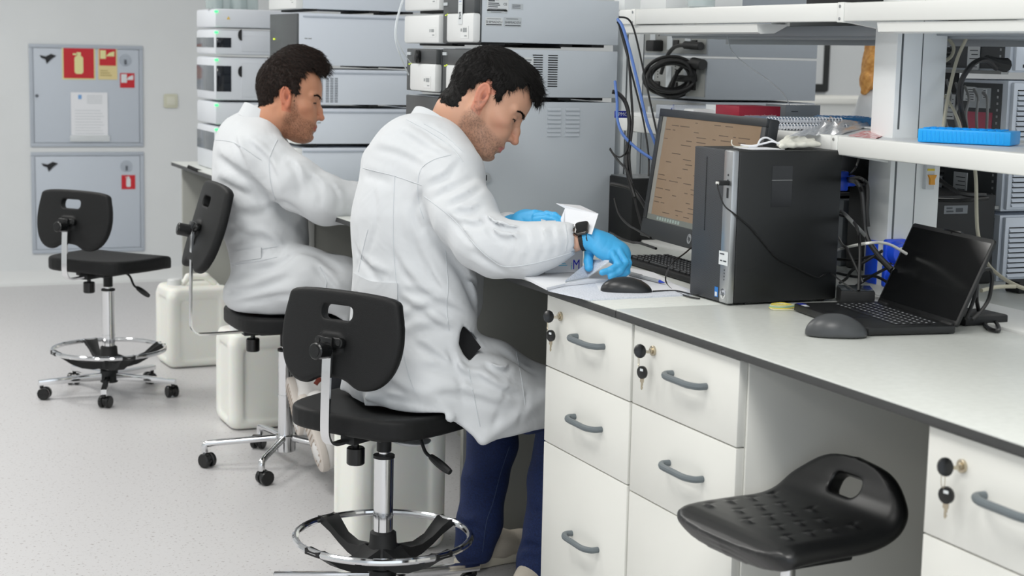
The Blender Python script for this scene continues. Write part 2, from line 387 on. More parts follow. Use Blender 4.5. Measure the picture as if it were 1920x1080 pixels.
# worktops, one continuous board each
def worktop(y0, y1, x0, x1, label, n='worktop'):
    t = thing(n, label, 'worktop')
    box('board', (x0, y0, .882), (x1, y1, .897), EDGEM, t, bev=.0008)
    box('surface', (x0+.0006, y0+.0006, .897), (x1-.0006, y1-.0006, .9005), TOPM, t, bev=.0006)
    return t
XE = 1.589
worktop(.3, 3.118, XE, 2.235, 'pale grey worktop carrying the laptop, black edge toward the stool')
worktop(3.121, 4.21, XE, 2.235, 'pale grey worktop carrying the keyboard and the papers before the near man')
worktop(4.213, 5.6, XE, 2.235, 'pale grey worktop under the tall grey instrument stack behind the near man')
worktop(5.603, 7.7, XE, 2.235, 'pale grey worktop in front of the far seated man')
worktop(.3, 3.3, 2.45, 3.3, 'rear worktop beyond the shelf posts at the right, carrying the louvred instruments')
worktop(3.303, 6.2, 2.45, 3.4, 'rear worktop beyond the shelf posts, carrying the grey modules with coiled cables')
# gables and modesty panels
def gable(y, label, x0=1.628):
    o = box('bench_gable', (x0, y, .025), (2.2, y+.022, .88), GREYM, bev=.001); return tag(o, label, 'bench panel')
gable(4.335, 'dark grey side panel closing the knee space behind the near man\'s jeans', 1.73)
gb = gable(6.08, 'grey side panel with white edge under the bench before the far man\'s lap', 1.80)
box('edge_strip', (1.768, 6.075, .03), (1.799, 6.105, .88), PANELW, gb, bev=.002)
gable(7.6, 'grey side panel at the far end of the bench', 1.62)
for (a, b, l) in ((.3, 3.05, 'right'), (3.5, 4.17, 'middle'), (4.21, 5.55, 'far')):
    o = box('modesty_panel', (2.19, a, .04), (2.21, b, .878), GREYM, bev=.001); tag(o, 'grey back panel below the %s stretch of the bench' % l, 'bench panel')
for (a, b, l) in ((.3, 3.3, 'near'), (3.31, 6.2, 'far')):
    o = box('modesty_panel', (2.47, a, .0), (2.49, b, .878), GREYM, bev=.001); tag(o, 'grey panel below the %s rear worktop behind the posts' % l, 'bench panel')
# service spine between the two benches
o = box('service_duct', (2.245, .3, .86), (2.44, 6.2, .905), PANELW, bev=.002); tag(o, 'long white service duct between the two bench rows', 'service duct')
# ---- posts
def post(x0, x1, y0, y1, label):
    t = thing('shelf_post', label, 'shelf post')
    mb = MB(); mb.box((x0, y0, .905), (x1, y1, 1.9), .003); mb.obj('column', mat('post_grey', (238, 241, 241), .38), t)
    mb = MB()
    for (a, b) in ((.93, 1.222), (1.285, 1.51)): mb.box((x0+.012, y0-.0006, a), (x0+.017, y0+.002, b), 0)
    mb.box((x0+.068, y0-.0006, .905), (x0+.0705, y0+.001, 1.9), 0)
    mb.obj('slot', mat('slot_dark', (92, 96, 98), .5), t)
    return t
post(2.255, 2.392, 3.09, 3.175, 'wide white shelf post with blue power sockets behind the laptop')
post(2.255, 2.312, 4.43, 4.50, 'shelf post beside the tall grey instrument stack behind the hanging cables')
post(2.255, 2.392, 1.4, 1.48, 'shelf post beyond the right edge of the view')
# ---- shelves
XS = 2.115
def shelf(z0, z1, x1, label, ylo, yhi, joints):
    t = thing('bench_shelf', label, 'shelf')
    mb = MB(); mb.box((XS+.004, ylo, z1-.012), (x1, yhi, z1), .002); mb.obj('shelf_board', mat('shelf_board', (206, 210, 213), .4), t)
    ys = [ylo]+joints+[yhi]
    for a, b in zip(ys[:-1], ys[1:]):
        box('front_rail', (XS, a+.012, z0), (XS+.022, b-.012, z1+.004), PANELW, t, bev=.004)
        box('back_rail', (x1-.012, a+.012, z0), (x1+.01, b-.012, z1+.004), PANELW, t, bev=.004)
    for y in joints:
        mb = MB(); mb.box((XS-.002, y-.012, z0-.002), (XS+.03, y+.012, z1+.005), .002)
        mb.prism([(0, z0), (.14, z0-.02), (.14, z1-.012), (0, z1-.012)], -.01, .01, frame((XS+.01, y, 0), (1, 0, 0), (0, 0, 1)))
        bk = mb.obj('bracket', PANELW, t)
        mb = MB()
        for z in (z0+.006, z1-.004): mb.cyl((XS-.0035, y, z), (XS-.001, y, z), .0035)
        mb.obj('screw', ALU, bk)
        mb = MB()
        if joints.index(y) == 0:
            mb.cyl((2.268, y-.013, z0-.012), (2.268, y-.009, z0-.012), .005); mb.obj('screw', ALU, bk)
    return t
shelf(1.228, 1.266, 2.47, 'lower white bench shelf holding the notebooks and the blue racks', .5, 4.185, [3.11, 4.1])
shelf(1.520, 1.557, 2.62, 'upper white bench shelf crossing the whole top right of the view', .5, 4.20, [3.11, 4.1])
# underside profile of the upper shelf + lamps
def lamp(y0, y1, label):
    t = thing('shelf_lamp', label, 'shelf lamp')
    z0, z1 = 1.494, 1.518
    mb = MB(); mb.prism([(0, z1), (.004, z0+.004), (.012, z0), (.05, z0+.002), (.085, z1-.004), (.085, z1)], y0, y1, frame((XS+.008, 0, 0), (1, 0, 0), (0, 0, 1)) @ Matrix.Diagonal((1, 1, -1, 1)))
    mb.obj('housing', PANELW, t)
    return t
lamp(3.47, 4.19, 'white under-shelf lamp housing above the black desktop computer')
lamp(1.5, 2.985, 'white under-shelf lamp housing right of the wide shelf post')
t = thing('cable_tray', 'grey ribbed cable tray under the upper shelf left of the wide post', 'cable tray')
mb = MB(); mb.box((2.36, 1.6, 1.495), (2.6, 4.4, 1.519), .002, None)
for x in (2.40, 2.45, 2.50, 2.55): mb.box((x, 1.6, 1.489), (x+.02, 4.4, 1.496), .001)
mb.obj('tray', mat('tray_grey', (165, 170, 174), .4), t)
mb = MB(); mb.box((2.585, 1.6, 1.475), (2.6, 4.4, 1.496), .001); mb.obj('lip', mat('tray_grey', (165, 170, 174), .4), t)
# sockets and breaker on the wide post
t = thing('power_socket', 'blue industrial power socket pair mounted low on the wide shelf post', 'socket')
for (cz, flip) in ((1.012, 0), (.955, 1)):
    mb = MB(); mb.prism(rrect(.058, .052, .006), 0, .012, on_side(2.274, 3.09, cz), bev=.002); mb.lathe([(.026, 0), (.026, .012), (.022, .022), (.004, .024)], 24, on_side(2.274, 3.079, cz-.004)); 
    s = mb.obj('socket_lid', SOCK, t)
    label_card('rating_label', s, on_side(2.277, 3.0545, cz-.004), .022, .03, [(.2, .2+.15*k, .5, .06) for k in range(4)])
mb = MB(); mb.box((2.252, 3.12, .93), (2.256, 3.165, 1.03), .002); 
s = mb.obj('side_outlet', SOCK, t)
t = thing('circuit_breaker', 'small breaker with an orange switch on the wide shelf post under the shelf', 'breaker')
box('body', (2.345, 3.078, 1.150), (2.368, 3.09, 1.21), LABEL, t, bev=.001)
mb = MB(); mb.prism([(-.011, .010), (.011, .010), (.006, 0), (.007, -.012), (-.006, -.012), (-.006, 0)], 0, .006, on_side(2.359, 3.078, 1.173)); mb.obj('toggle', mat('orange', (232, 160, 30), .4), t)
box('rating_strip', (2.347, 3.076, 1.192), (2.366, 3.0785, 1.197), mat('strip_yellow', (225, 200, 60), .4), t, bev=0)
label_card('warning_label', t, on_side(2.357, 3.089, 1.224), .05, .02, [(.1, .15, .8, .12), (.1, .45, .7, .12), (.1, .75, .8, .12)])
# ---------------------------------------------------------------- instruments
DARKG = mat('dark_gap', (30, 32, 34), .6)
def module(label, X0, X1, Y0, Y1, z0, z1, style, body=STEELB, feet=True, cat='instrument', door=None, parts=None):
    """a stackable bench instrument: the front looks along -X"""
    t = thing('instrument_module', label, cat)
    fz = .008 if feet else 0
    mb = MB(); mb.box((X0+(.014 if style != 'white' else .03), Y0, z0+fz), (X1, Y1, z1), .002)
    mb.obj('casing', body, t)
    if feet:
        mb = MB()
        for x in (X0+.07, (X0+X1)/2+.06, X1-.06):
            mb = MB(); mb.box((x-.02, Y0+.012, z0), (x+.02, Y1-.012, z0+fz+.001), 0); mb.obj('foot', BLKM, t)
    if style == 'white':       # plain white moulded front
        box('front_cover', (X0, Y0+.001, z0+.006), (X0+.034, Y1-.001, z1-.002), PLW, t, bev=.008)
        label_card('model_text', t, on_front(X0-.0002, Y0+.05, z0+.04), .06, .03, [(.1, .5, .15, .3), (.35, .5, .4, .3), (.5, .15, .3, .12)], mt=PLW, ink=mat('pale_print', (150, 154, 156), .6))
    elif style == 'split':     # charcoal frame, green stripe, white lower door with a charcoal knob band above it
        box('front_frame', (X0+.007, Y0+.001, z0+.004), (X0+.0145, Y1-.001, z1-.002), PLD, t, bev=.003)
        box('door_band', (X0-.010, Y0+.001, z0+(z1-z0)*.66), (X0+.008, Y0+(Y1-Y0)*.70, z1-.004), PLD, t, bev=.003)
        d = box('door', (X0-.014, Y0-.0005, z0+.006), (X0+.012, Y0+(Y1-Y0)*.72, z0+(z1-z0)*.66), PLW, t, bev=.008)
        mb = MB(); mb.box((X0+.004, Y0+(Y1-Y0)*.725, z0+.01), (X0+.013, Y0+(Y1-Y0)*.735, z1-.006), 0); mb.obj('stripe', mat('lime_stripe', (150, 160, 50), .5), t)
        mb = MB()
        for k in range(3): mb.box((X0+.004, Y0+(Y1-Y0)*(.8+.05*k), z0+(z1-z0)*(.62+.02*(k % 2))), (X0+.0125, Y0+(Y1-Y0)*(.815+.05*k), z0+(z1-z0)*(.64+.02*(k % 2))), 0)
        mb.obj('status_lights', GLOWY, t)
        mb = MB(); mb.box((X0+.004, Y0+(Y1-Y0)*.86, z1-.022), (X0+.0125, Y0+(Y1-Y0)*.97, z1-.013), 0); mb.obj('name_strip', LABELG, t)
        label_card('model_text', d, on_front(X0-.0144, Y0+.06, z0+.035), .06, .035, [(.0, .55, .2, .25), (.3, .5, .5, .35), (.5, .15, .3, .1)], mt=PLW, ink=mat('pale_print', (150, 154, 156), .6))
    elif style == 'dark':
        box('front_frame', (X0+.006, Y0+.001, z0+.004), (X0+.034, Y1-.001, z1-.002), PLD, t, bev=.003)
        mb = MB(); mb.box((X0+.003, Y0+(Y1-Y0)*.8, z0+(z1-z0)*.5), (X0+.0065, Y0+(Y1-Y0)*.84, z0+(z1-z0)*.53), 0); mb.obj('status_lights', GLOWY, t)
    return t
XI0, XI1 = 1.776, 2.2225
# front column of the near stack (side panels face the camera)
m1 = module('grey top module with two SHIMADZU stickers and the number 25 on its front', XI0, XI1, 4.4, 4.692, 1.456, 1.592, 'split')
lw = LABEL
def side(x, z): return aty(x, z, 4.4)
for (cx, cy, w_, h_, lines, big, mt_, nm) in (
    (933, 9, .066, .036, [(.06, .75, .3, .1), (.06, .58, .5, .07), (.06, .44, .55, .07), (.06, .3, .45, .07), (.06, .14, .85, .05)], [('CE', .85, .55, .010, 1.0), ('SHIMADZU', .25, .9, .006, 1.3)], LABEL, 'rating_label'),
    (970, 12.5, .036, .016, [(.06, .2, .7, .1), (.06, .45, .7, .1), (.06, .7, .7, .1)], None, LABELG, 'notice_label'),
    (932, 21.5, .062, .010, [(.1, .6, .7, .14), (.2, .25, .5, .14)], None, LABELG, 'barcode_label'),
    (926, 40.5, .053, .024, [(.05, .08, .9, .12), (.1, .8, .8, .05)], [('SHIMADZU', .5, .45, .009, 1.12)], LABEL, 'maker_label'),
    (961.5, 41.5, .053, .027, [(.05, .08, .9, .1), (.1, .8, .7, .05)], [('SHIMADZU', .5, .45, .009, 1.12)], LABELG, 'maker_label')):
    p = side(cx, cy); label_card(nm, m1, on_side(p[0], 4.3995, p[2]), w_, h_, lines, mt_, big=big)
p = atx(868, 22, XI0-.007)
mb = MB(); mb.box((-.016, -.036, 0), (.016, .05, .001), 0, LABEL, on_front(XI0-.0145, p[1], p[2]))
put_text(mb, '25', .03, on_front(XI0-.0157, p[1], p[2]-.012), INK, .0003, .62); mb.box((-.012, .02, .001), (.012, .0205, .0013), 0, INK, on_front(XI0-.0145, p[1], p[2]))
for k in range(3): mb.box((-.009, .028+.006*k, .001), (.008-.004*k, .03+.006*k, .0013), 0, mat('print_blue', (120, 140, 190), .6), on_front(XI0-.0145, p[1], p[2]))
mb.obj('number_label', None, m1, 0)
m2 = module('grey second module of the near stack with two dark columns of vent slots', XI0, XI1, 4.4, 4.692, 1.302, 1.446, 'split')
mb = MB()
for (u0, u1) in ((999, 1018), (1028, 1046)):
    a = side(u0, 105); b = side(u1, 105)
    for k in range(14):
        z = 1.4305-k*.0068; mb.box((a[0], 4.3994, z-.0016), (b[0], 4.4006, z+.0016), 0)
mb.obj('vent_slots', DARKG, m2, 0)
label_card('notice_label', m2, on_side(side(991, 118)[0], 4.3995, 1.413), .03, .022, [(.1, .3, .6, .1), (.1, .6, .7, .1)])
m3 = module('large light grey cabinet with louvres and a round lock, bottom of the near stack', XI0, XI1, 4.4, 4.692, .9005, 1.2965, 'dark')
mb = MB()
for (u0, u1) in ((1026, 1051), (1060, 1086)):
    a = side(u0, 230); b = side(u1, 230)
    for k in range(7):
        z = 1.272-k*.0124
        mb.prism([(0, 0), (0, .0075), (.0035, .0012), (.0035, 0)], a[0], b[0], frame((0, 4.4, z), (0, -1, 0), (0, 0, 1)) @ Matrix.Diagonal((1, 1, -1, 1)))
mb.obj('louvres', STEELB, m3)
pl = side(910, 333)
mb = MB(); mb.cyl((pl[0], 4.4, pl[2]), (pl[0], 4.392, pl[2]), .0145, 28); l_ = mb.obj('lock', mat('lock_silver', (196, 202, 206), .3, .3), m3)
mb = MB(); mb.box((pl[0]-.0014, 4.3915, pl[2]-.008), (pl[0]+.0014, 4.393, pl[2]+.008), 0); mb.obj('key_slot', DARKG, l_)
mb = MB(); mb.box((side(897, 360)[0]-.001, 4.3992, .91), (side(897, 360)[0]+.0018, 4.401, 1.29), 0); mb.obj('door_gap', DARKG, m3, 0)
# second column, behind
module('white top module at the back of the near stack above a row of vents', XI0-.004, XI1, 4.70, 5.01, 1.552, 1.68, 'white', PLW)
module('white module second from the top in the back column of the near stack', XI0-.004, XI1, 4.70, 5.01, 1.452, 1.546, 'white', PLW)
t = module('dark module with a white door and black knob at the back of the near stack', XI0, XI1, 4.70, 5.01, 1.307, 1.444, 'split')
mb = MB(); mb.prism([(.011*math.cos(a), .02*math.sin(a)) for a in np.linspace(0, 6.283, 15)[:-1]], 0, .016, on_front(XI0-.010, 4.84, 1.418), bev=.003); mb.obj('knob', BLKS, t)
module('charcoal module in the near stack right behind the near man\'s collar', XI0, XI1, 4.70, 5.01, 1.165, 1.299, 'dark')
module('charcoal bottom module at the back of the near stack', XI0, XI1, 4.70, 5.01, .9005, 1.16, 'dark')
# clear tubing arcs
o = tube('clear_tubing', [atw(764, -30, 4.9), atw(752, 8, 4.86), atw(742, 45, 4.84), atw(742, 78, 4.84), atw(752, 108, 4.88), atw(766, 140, 4.98)], .0022, mat('clear_tube', (232, 238, 242), .2, alpha=.75)); tag(o, 'pair-thick translucent tube looping beside the white top modules', 'tube')
o = tube('clear_tubing', [atw(770, -30, 4.9), atw(757, 0, 4.88), atw(745, 40, 4.86), atw(744, 72, 4.86), atw(756, 98, 4.9), atw(770, 118, 4.98)], .0018, mat('clear_tube', (232, 238, 242), .2, alpha=.75)); tag(o, 'thin translucent tube curving just right of the thicker loop', 'tube')
# ---- second stack, in front of the far man (sides face the camera)
def big_side(label, z0, z1, vents=False, txt=None, front='white'):
    t = module(label, XI0, 2.30, 6.27, 6.67, z0, z1, front, STEELF, cat='instrument')
    box('trim_rail', (XI0+.03, 6.266, z1-.016), (2.30, 6.27, z1-.010), mat('rail_pale', (178, 186, 198), .4), t, bev=.001)
    if vents:
        mb = MB(); a = aty(592, 160, 6.265)[0]
        for c in range(5):
            for r in range(15): mb.box((a+.018*c+(.006 if c > 1 else 0), 6.2693, z1-.036-r*.0065), (a+.013+.018*c+(.006 if c > 1 else 0), 6.2705, z1-.0325-r*.0065), 0)
        mb.obj('vent_grille', mat('vent_grey', (110, 116, 124), .5), t, 0)
    if txt:
        p = aty(txt[0], txt[1], 6.27); label_card('print', t, on_side(p[0], 6.2698, p[2]), .03, .006, [(.0, .1, .4, .7), (.5, .1, .45, .7)], mt=STEELF, ink=mat('pale_print', (150, 154, 156), .6))
    return t
big_side('pale blue-grey module topmost in the stack before the far man', 1.578, 1.70)
t = big_side('tall pale blue-grey module level with the far man\'s hair', 1.362, 1.570, txt=(578, 72), front='dark')
big_side('pale blue-grey module with a fine vent grille beside the far man\'s face', 1.211, 1.355, vents=True)
big_side('pale blue-grey module level with the far man\'s chin', 1.058, 1.203, txt=(595, 230))
big_side('pale blue-grey bottom cabinet of the stack behind the far man\'s sleeve', .9005, 1.050)
# ---- third stack, far left of the bench
GL = mat('tinted_window', (96, 102, 108), .15); GLK = mat('black_window', (18, 22, 30), .12)
def agi(label, z0, z1, win=None, notch=True):
    x0, x1, y0, y1 = 1.657, 2.09, 7.1, 7.46
    t = thing('instrument_module', label, 'instrument')
    box('casing', (x0, y0, z0), (x1, y1, z1-.004), mat('module_white', (214, 218, 224), .4), t, bev=.01)
    if win:
        a, b = win
        box('side_window', (x0-.002, y0+.02, a), (x0+.004, y1-.01, b), GL, t, bev=.001)
        if win != (1.27, 1.327): box('front_window', (x0+.006, y0-.002, a), (x0+.07, y0+.004, b), GLK, t, bev=.001)
    if notch:
        box('front_panel', (x0+.115, y0-.004, z0+.014), (x1, y0+.002, z1-.028), mat('module_panel', (206, 210, 216), .4), t, bev=.002)
        mb = MB(); mb.prism([(-.016*math.sin(a), .024*math.cos(a)) for a in np.linspace(0, math.pi, 12)], 0, .004, on_side(x0+.115, y0-.003, (z0+z1)/2+.03)); mb.obj('finger_recess', BLKM, t)
    mb = MB(); mb.box((x0-.002, y0-.003, z1-.02), (x0+.012, y0+.004, z1-.012), 0); mb.obj('status_light', GLOWG, t)
    return t
agi('white module with a yellow warning mark, topmost of the far left stack', 1.515, 1.598, None, False)
agi('white module with a small tinted window, second in the far left stack', 1.40, 1.51, (1.43, 1.472))
agi('white module with a wide black window in the middle of the far left stack', 1.205, 1.393, (1.242, 1.352))
agi('plain white module with a dark slot under the black-windowed one', 1.10, 1.20, None, False)
agi('white module with grey window low in the far left stack behind the far man\'s shoulder', .9005, 1.095, (.985, 1.065))
mb = MB(); mb.prism([(-.007, -.005), (.007, -.005), (0, .008)], 0, .0015, on_side(1.715, 7.0985, 1.555)); o = mb.obj('warning_mark', mat('warn_amber', (228, 190, 80), .5)); tag(o, 'tiny amber triangle sticker on the topmost far left module', 'sticker')
for k, (px_, h_) in enumerate(((402, .09), (424, .10), (447, .08), (470, .1))):
    q = aty(px_, 8, 7.22); mb = MB(); mb.lathe([(.036, 0), (.038, .004), (.038, h_*.7), (.016, h_*.88), (.016, h_)], 20, Matrix.Translation((q[0], 7.22+.02*(k % 2), 1.595)))
    o = mb.obj('reagent_bottle', mat('bottle_glass', (190, 204, 204), .08, alpha=.6)); tag(o, ['clear bottle at the left end above the far left stack', 'clear bottle second from the left above the far left stack', 'clear bottle third from the left above the far left stack', 'clear bottle rightmost above the far left stack'][k], 'bottle', 'solvent bottles on the far left stack')
# small arm of a stand by the far man's back
o = tube('metal_rod', [atw(352, 312, 7.2), atw(366, 318, 7.2), atw(380, 323, 7.2)], .008, BLKM); tag(o, 'thin black rod end poking out left of the far man\'s back', 'rod')
# ---- rear bench: grey stack with coiled cables
def rear(label, z0, z1, mtb=STEELD):
    t = thing('instrument_module', label, 'instrument')
    x0, x1, y0, y1 = 2.87, 3.311, 5.0, 5.47
    box('casing', (x0, y0, z0), (x1, y1, z1), mtb, t, bev=.002)
    mb = MB(); mb.box((x0-.003, y0+.01, z0+.008), (x0+.002, y1-.01, z1-.006), .001); mb.obj('back_panel', mat('zinc_panel', (150, 152, 150), .4, .2), t)
    mb = MB()
    for k in range(3):
        y = y0+.07+.13*k
        mb.box((x0-.009, y, z0+.03), (x0-.002, y+.035, z0+.055), .001, BLKM); mb.box((x0-.006, y+.045, z0+.02), (x0-.002, y+.085, z1-.03), .001, LABELG)
        for j in range(5): mb.cyl((x0-.005, y+.02, z0+.07+.01*j), (x0-.002, y+.02, z0+.07+.01*j), .002, 8, DARKG)
    mb.obj('connector_row', None, t)
    return t
rear('white-fronted grey module at the top of the rear stack, hidden behind the upper shelf', 1.572, 1.69)
rear('grey module just under the upper shelf line in the rear stack', 1.438, 1.562)
rear('wide grey module of the rear stack behind the coiled black cables', 1.290, 1.430)
rear('flat grey module of the rear stack behind the red carton', 1.10, 1.282)
rear('lowest grey module of the rear stack', .9005, 1.092)
t = rear('dark module above the middle of the upper shelf', 1.70, 1.80, PLD)
t.location = (0, 0, 0)
# rear bench: black monitor back and caution panel
t = thing('instrument_module', 'grey box with a CAUTION notice behind the desktop computer', 'instrument')
box('casing', (2.50, 3.62, .9005), (2.70, 3.82, 1.075), STEELD, t, bev=.002)
M_ = on_side(2.60, 3.6195, 1.005)
mb = MB(); mb.box((-.085, -.075, 0), (.085, .062, .0006), 0, mat('label_silver', (150, 154, 158), .5), M_)
put_text(mb, 'CAUTION', .0105, M_ @ Matrix.Translation((.0, .052, .0006)), INK, .0002, 1.0)
mb.prism([(-.005, -.004), (.005, -.004), (0, .005)], .0006, .001, M_ @ Matrix.Translation((-.038, .052, 0)), mt=INK)
for k in range(11): mb.box((-.07, .036-.0095*k, .0006), (.072-.02*(k % 3 == 2), .0385-.0095*k, .0009), 0, INK, M_)
mb.obj('caution_label', None, t, 0)
t = thing('monitor', 'small black screen above the CAUTION box, seen under the lower shelf', 'monitor')
box('panel', (2.42, 3.66, 1.09), (2.665, 3.69, 1.21), BLKS, t, bev=.002)
box('chin', (2.42, 3.652, 1.083), (2.668, 3.692, 1.092), ALU, t, bev=.001)
mb = MB(); mb.box((2.5, 3.67, 1.074), (2.58, 3.71, 1.085), .002); mb.obj('stand', BLKM, t)
# ---- rear bench right: louvred instruments with cabling
def louv(label, z0, z1, slats=0, cover=False, y0=3.27):
    t = thing('instrument_module', label, 'instrument')
    x0, x1, y1 = 2.72, 3.2, 3.62
    box('casing', (x0, y0, z0), (x1, y1, z1), STEELF, t, bev=.002)
    mb = MB(); mb.box((x0+.008, y0-.012, z0+.004), (x1, y0+.002, z1-.004), .004); mb.obj('side_cover', STEELF, t)
    if slats:
        mb = MB(); n = int((z1-z0-.03)/.0125)
        for k in range(n): mb.prism([(0, 0), (0, .0085), (.006, .0015), (.006, 0)], x0+.02, x1-.01, frame((0, y0-.012, z0+.012+.0125*k), (0, -1, 0), (0, 0, 1)) @ Matrix.Diagonal((1, 1, -1, 1)))
        mb.obj('louvres', STEELF, t)
        mb = MB()
        for k in range(n): mb.box((x0+.02, y0-.0126, z0+.0205+.0125*k), (x1-.01, y0-.0118, z0+.0232+.0125*k), 0)
        mb.obj('louvre_gaps', DARKG, t, 0)
    if cover:
        mb = MB()
        for k in range(22): mb.box((x0+.03+.012*k, y0-.0126, z0+.012), (x0+.036+.012*k, y0-.0118, z0+.020), 0)
        mb.obj('vent_row', DARKG, t, 0)
    # the rear (looks along -X): dark panel, connectors, labels
    mb = MB(); mb.box((x0-.002, y0+.02, z0+.008), (x0+.002, y1-.005, z1-.008), .001, PLD)
    mb.box((x0-.003, y0+.26, z0+(z1-z0)*.2), (x0-.001, y0+.31, z0+(z1-z0)*.8), 0, LABELG)
    for k in range(int((z1-z0)/.012)-2): mb.box((x0-.003, y0+.225, z0+.014+.012*k), (x0-.0015, y0+.25, z0+.02+.012*k), 0, DARKG)
    for k in range(int((z1-z0)/.016)-2): mb.box((x0-.003, y0+.03, z0+.02+.016*k), (x0-.001, y0+.036, z0+.026+.016*k), 0, ALU)
    mb.obj('rear_panel', None, t)
    return t
louv('pale instrument with a plain cover at the top right behind the upper shelf', 1.415, 1.66, cover=True)
lv0 = louv('pale louvred instrument behind the bright blue rack at the right edge', 1.075, 1.395, slats=1)
louv('pale louvred instrument standing on the rear worktop behind the laptop', .9005, 1.065, slats=1)
mb = MB()
for (z, mt_, y0, y1) in ((1.50, LABELG, 3.50, 3.57), (1.35, LABELG, 3.33, 3.41), (1.29, mat('card_pink', (190, 90, 110), .5), 3.32, 3.44), (1.255, BLUED, 3.53, 3.58), (1.12, LABELG, 3.50, 3.53), (1.385, BLKM, 3.46, 3.58)):
    mb.box((2.716, y0, z-.025), (2.721, y1, z+.025), 0, mt_)
for k in range(16):
    for j in range(3): mb.box((2.717, 3.50+.012*j, 1.44+.009*k*.8), (2.7205, 3.508+.012*j, 1.444+.009*k*.8), 0, DARKG)
for z in (1.08, 1.24, 1.41, 1.56): mb.box((2.70, 3.275, z), (2.722, 3.6, z+.008), 0, mat('zinc_edge', (140, 142, 140), .4, .3))
for (u, v, hw, hh) in ((1825, 108, .022, .03), (1780, 200, .02, .032), (1818, 176, .022, .018), (1846, 176, .006, .012), (1800, 345, .026, .03)):
    q = atx(u, v, 2.714); mb.box((2.713, q[1]-hw, q[2]-hh), (2.7165, q[1]+hw, q[2]+hh), 0, LABEL)
    for k in range(5): mb.box((2.7125, q[1]-hw*.8, q[2]-hh*.8+k*hh*.34), (2.7131, q[1]+hw*(.6-.3*(k % 2)), q[2]-hh*.8+k*hh*.34+.002), 0, INK)
o = mb.obj('connector_panel', None, smooth=0); tag(o, 'dark connector panel with labels and leads right of the wide shelf post', 'connector panel')
# cables
def cable(label, pts, r, mt_=CABLE, cat='cable', group=None, n=8, name='cable'):
    o = tube(name, pts, r, mt_, n=n, smooth=7); return tag(o, label, cat, group)
W = lambda x, y, w: atw(x, y, w)
cable('thick black power cord arching beside the wide post above the bright blue rack', [W(1868, 128, 3.75), W(1848, 112, 3.7), W(1822, 122, 3.66), W(1800, 160, 3.66), W(1802, 205, 3.66), W(1812, 250, 3.7), W(1818, 300, 3.72)], .0062)
mb = MB(); mb.tube([W(1885, 122, 3.78), W(1866, 118, 3.75), W(1850, 110, 3.72)], .017, 10, smooth=3, taper=lambda t: 1-.5*t); o = mb.obj('power_plug', BLKM); tag(o, 'black power plug at the top of the arching cord, right of the wide post', 'plug')
cable('upper beige cable slanting down just right of the wide post', [W(1812, 72, 3.75), W(1795, 110, 3.75), W(1782, 160, 3.73), W(1772, 215, 3.7), W(1766, 262, 3.7)], .004, CABB)
cable('second beige cable bowed outward at the top right of the wide post', [W(1778, 72, 3.8), W(1788, 88, 3.8), W(1784, 105, 3.8), W(1770, 116, 3.8), W(1762, 122, 3.8)], .004, CABB)
cable('beige cable passing between the blue rack and the arching cord', [W(1772, 180, 3.8), W(1790, 210, 3.75), W(1802, 245, 3.72), W(1806, 290, 3.72)], .0035, CABB)
cable('long beige cable dropping behind the laptop toward the right edge', [W(1826, 300, 3.72), W(1830, 340, 3.72), W(1831, 400, 3.72), W(1834, 440, 3.7), W(1848, 488, 3.66), W(1872, 515, 3.6), W(1905, 535, 3.52), W(1935, 545, 3.5)], .0042, CABB)
cable('beige cable lying on the worktop behind the laptop', [W(1905, 537, 3.5), W(1870, 538, 3.5), W(1840, 545, 3.45)], .0042, CABB)
for i, (a, b, l) in enumerate((((1752, 330), (1848, 366), 'upper'), ((1760, 375), (1852, 372), 'lower'))):
    cable('%s black cable crossing the dark gap under the lower shelf right of the post' % l, [W(*a, 3.85), W((a[0]+b[0])/2, (a[1]+b[1])/2+14-12*i, 3.78), W(*b, 3.8)], .005)
rng = random.Random(3)
for k in range(5):
    x = 1775+k*17; cable(['leftmost', 'second from left', 'middle', 'second from right', 'rightmost'][k]+' of five grey leads on the dark connector panel right of the post', [W(x, 150+6*k, 4.0), W(x+8, 185, 3.95), W(x-4+3*k, 215, 3.95), W(x+6, 252, 3.98)], .0035, CABG)
# coil of black leads on the rear stack
cx, cy, cw = 1258, 148, float((atx(1258, 148, 2.85)-O0)@FW)
V_ = lambda x, y, o=0: atx(x, y, 2.85)-FW*o
pts = []
for j in range(7*13+1):
    a = j*2*math.pi/13; k = j/13
    rx, ry = 42+7*math.sin(k*2.3), 31+6*math.sin(k*1.7+1)
    pts.append(W(cx+rx*math.cos(a)+2.5*math.sin(k*5), cy-4+ry*math.sin(a)+2*math.cos(k*4), cw-.06-.016*k+.01*math.sin(a*2)))
cable('coiled black cable hanging in loops on the back of the rear stack', pts, .0062, CABLE)
cable('black lead with a plug rising from the coil to the upper module', [V_(1238, 140, .03), V_(1248, 110, .04), V_(1262, 92, .04), V_(1280, 87, .03), V_(1296, 88, .01)], .007)
cable('black lead curving from the coil to the round connector', [V_(1250, 170, .08), V_(1264, 145, .08), V_(1282, 124, .05), V_(1300, 119, .02)], .0066)
cable('black lead tail hanging below the coil', [V_(1264, 140, .12), V_(1256, 165, .12), V_(1247, 190, .11)], .006)
for (a, b, r, l) in (((1284, 86), (1314, 87), .014, 'upper'), ((1298, 119), (1318, 122), .019, 'round'), ((1268, 148), (1302, 149), .012, 'lower')):
    mb = MB(); mb.cyl(V_(*a, .02), V_(*b, .005), r, 14); o = mb.obj('power_plug', BLKM); tag(o, '%s black plug seated in the rear stack beside the coil' % l, 'plug')
q = atx(1233, 86, 2.86); o = box('power_adapter', (2.825, q[1]-.03, q[2]-.02), (2.869, q[1]+.03, q[2]+.02), BLKM, bev=.006); tag(o, 'black power block above the coiled cables', 'power adapter')
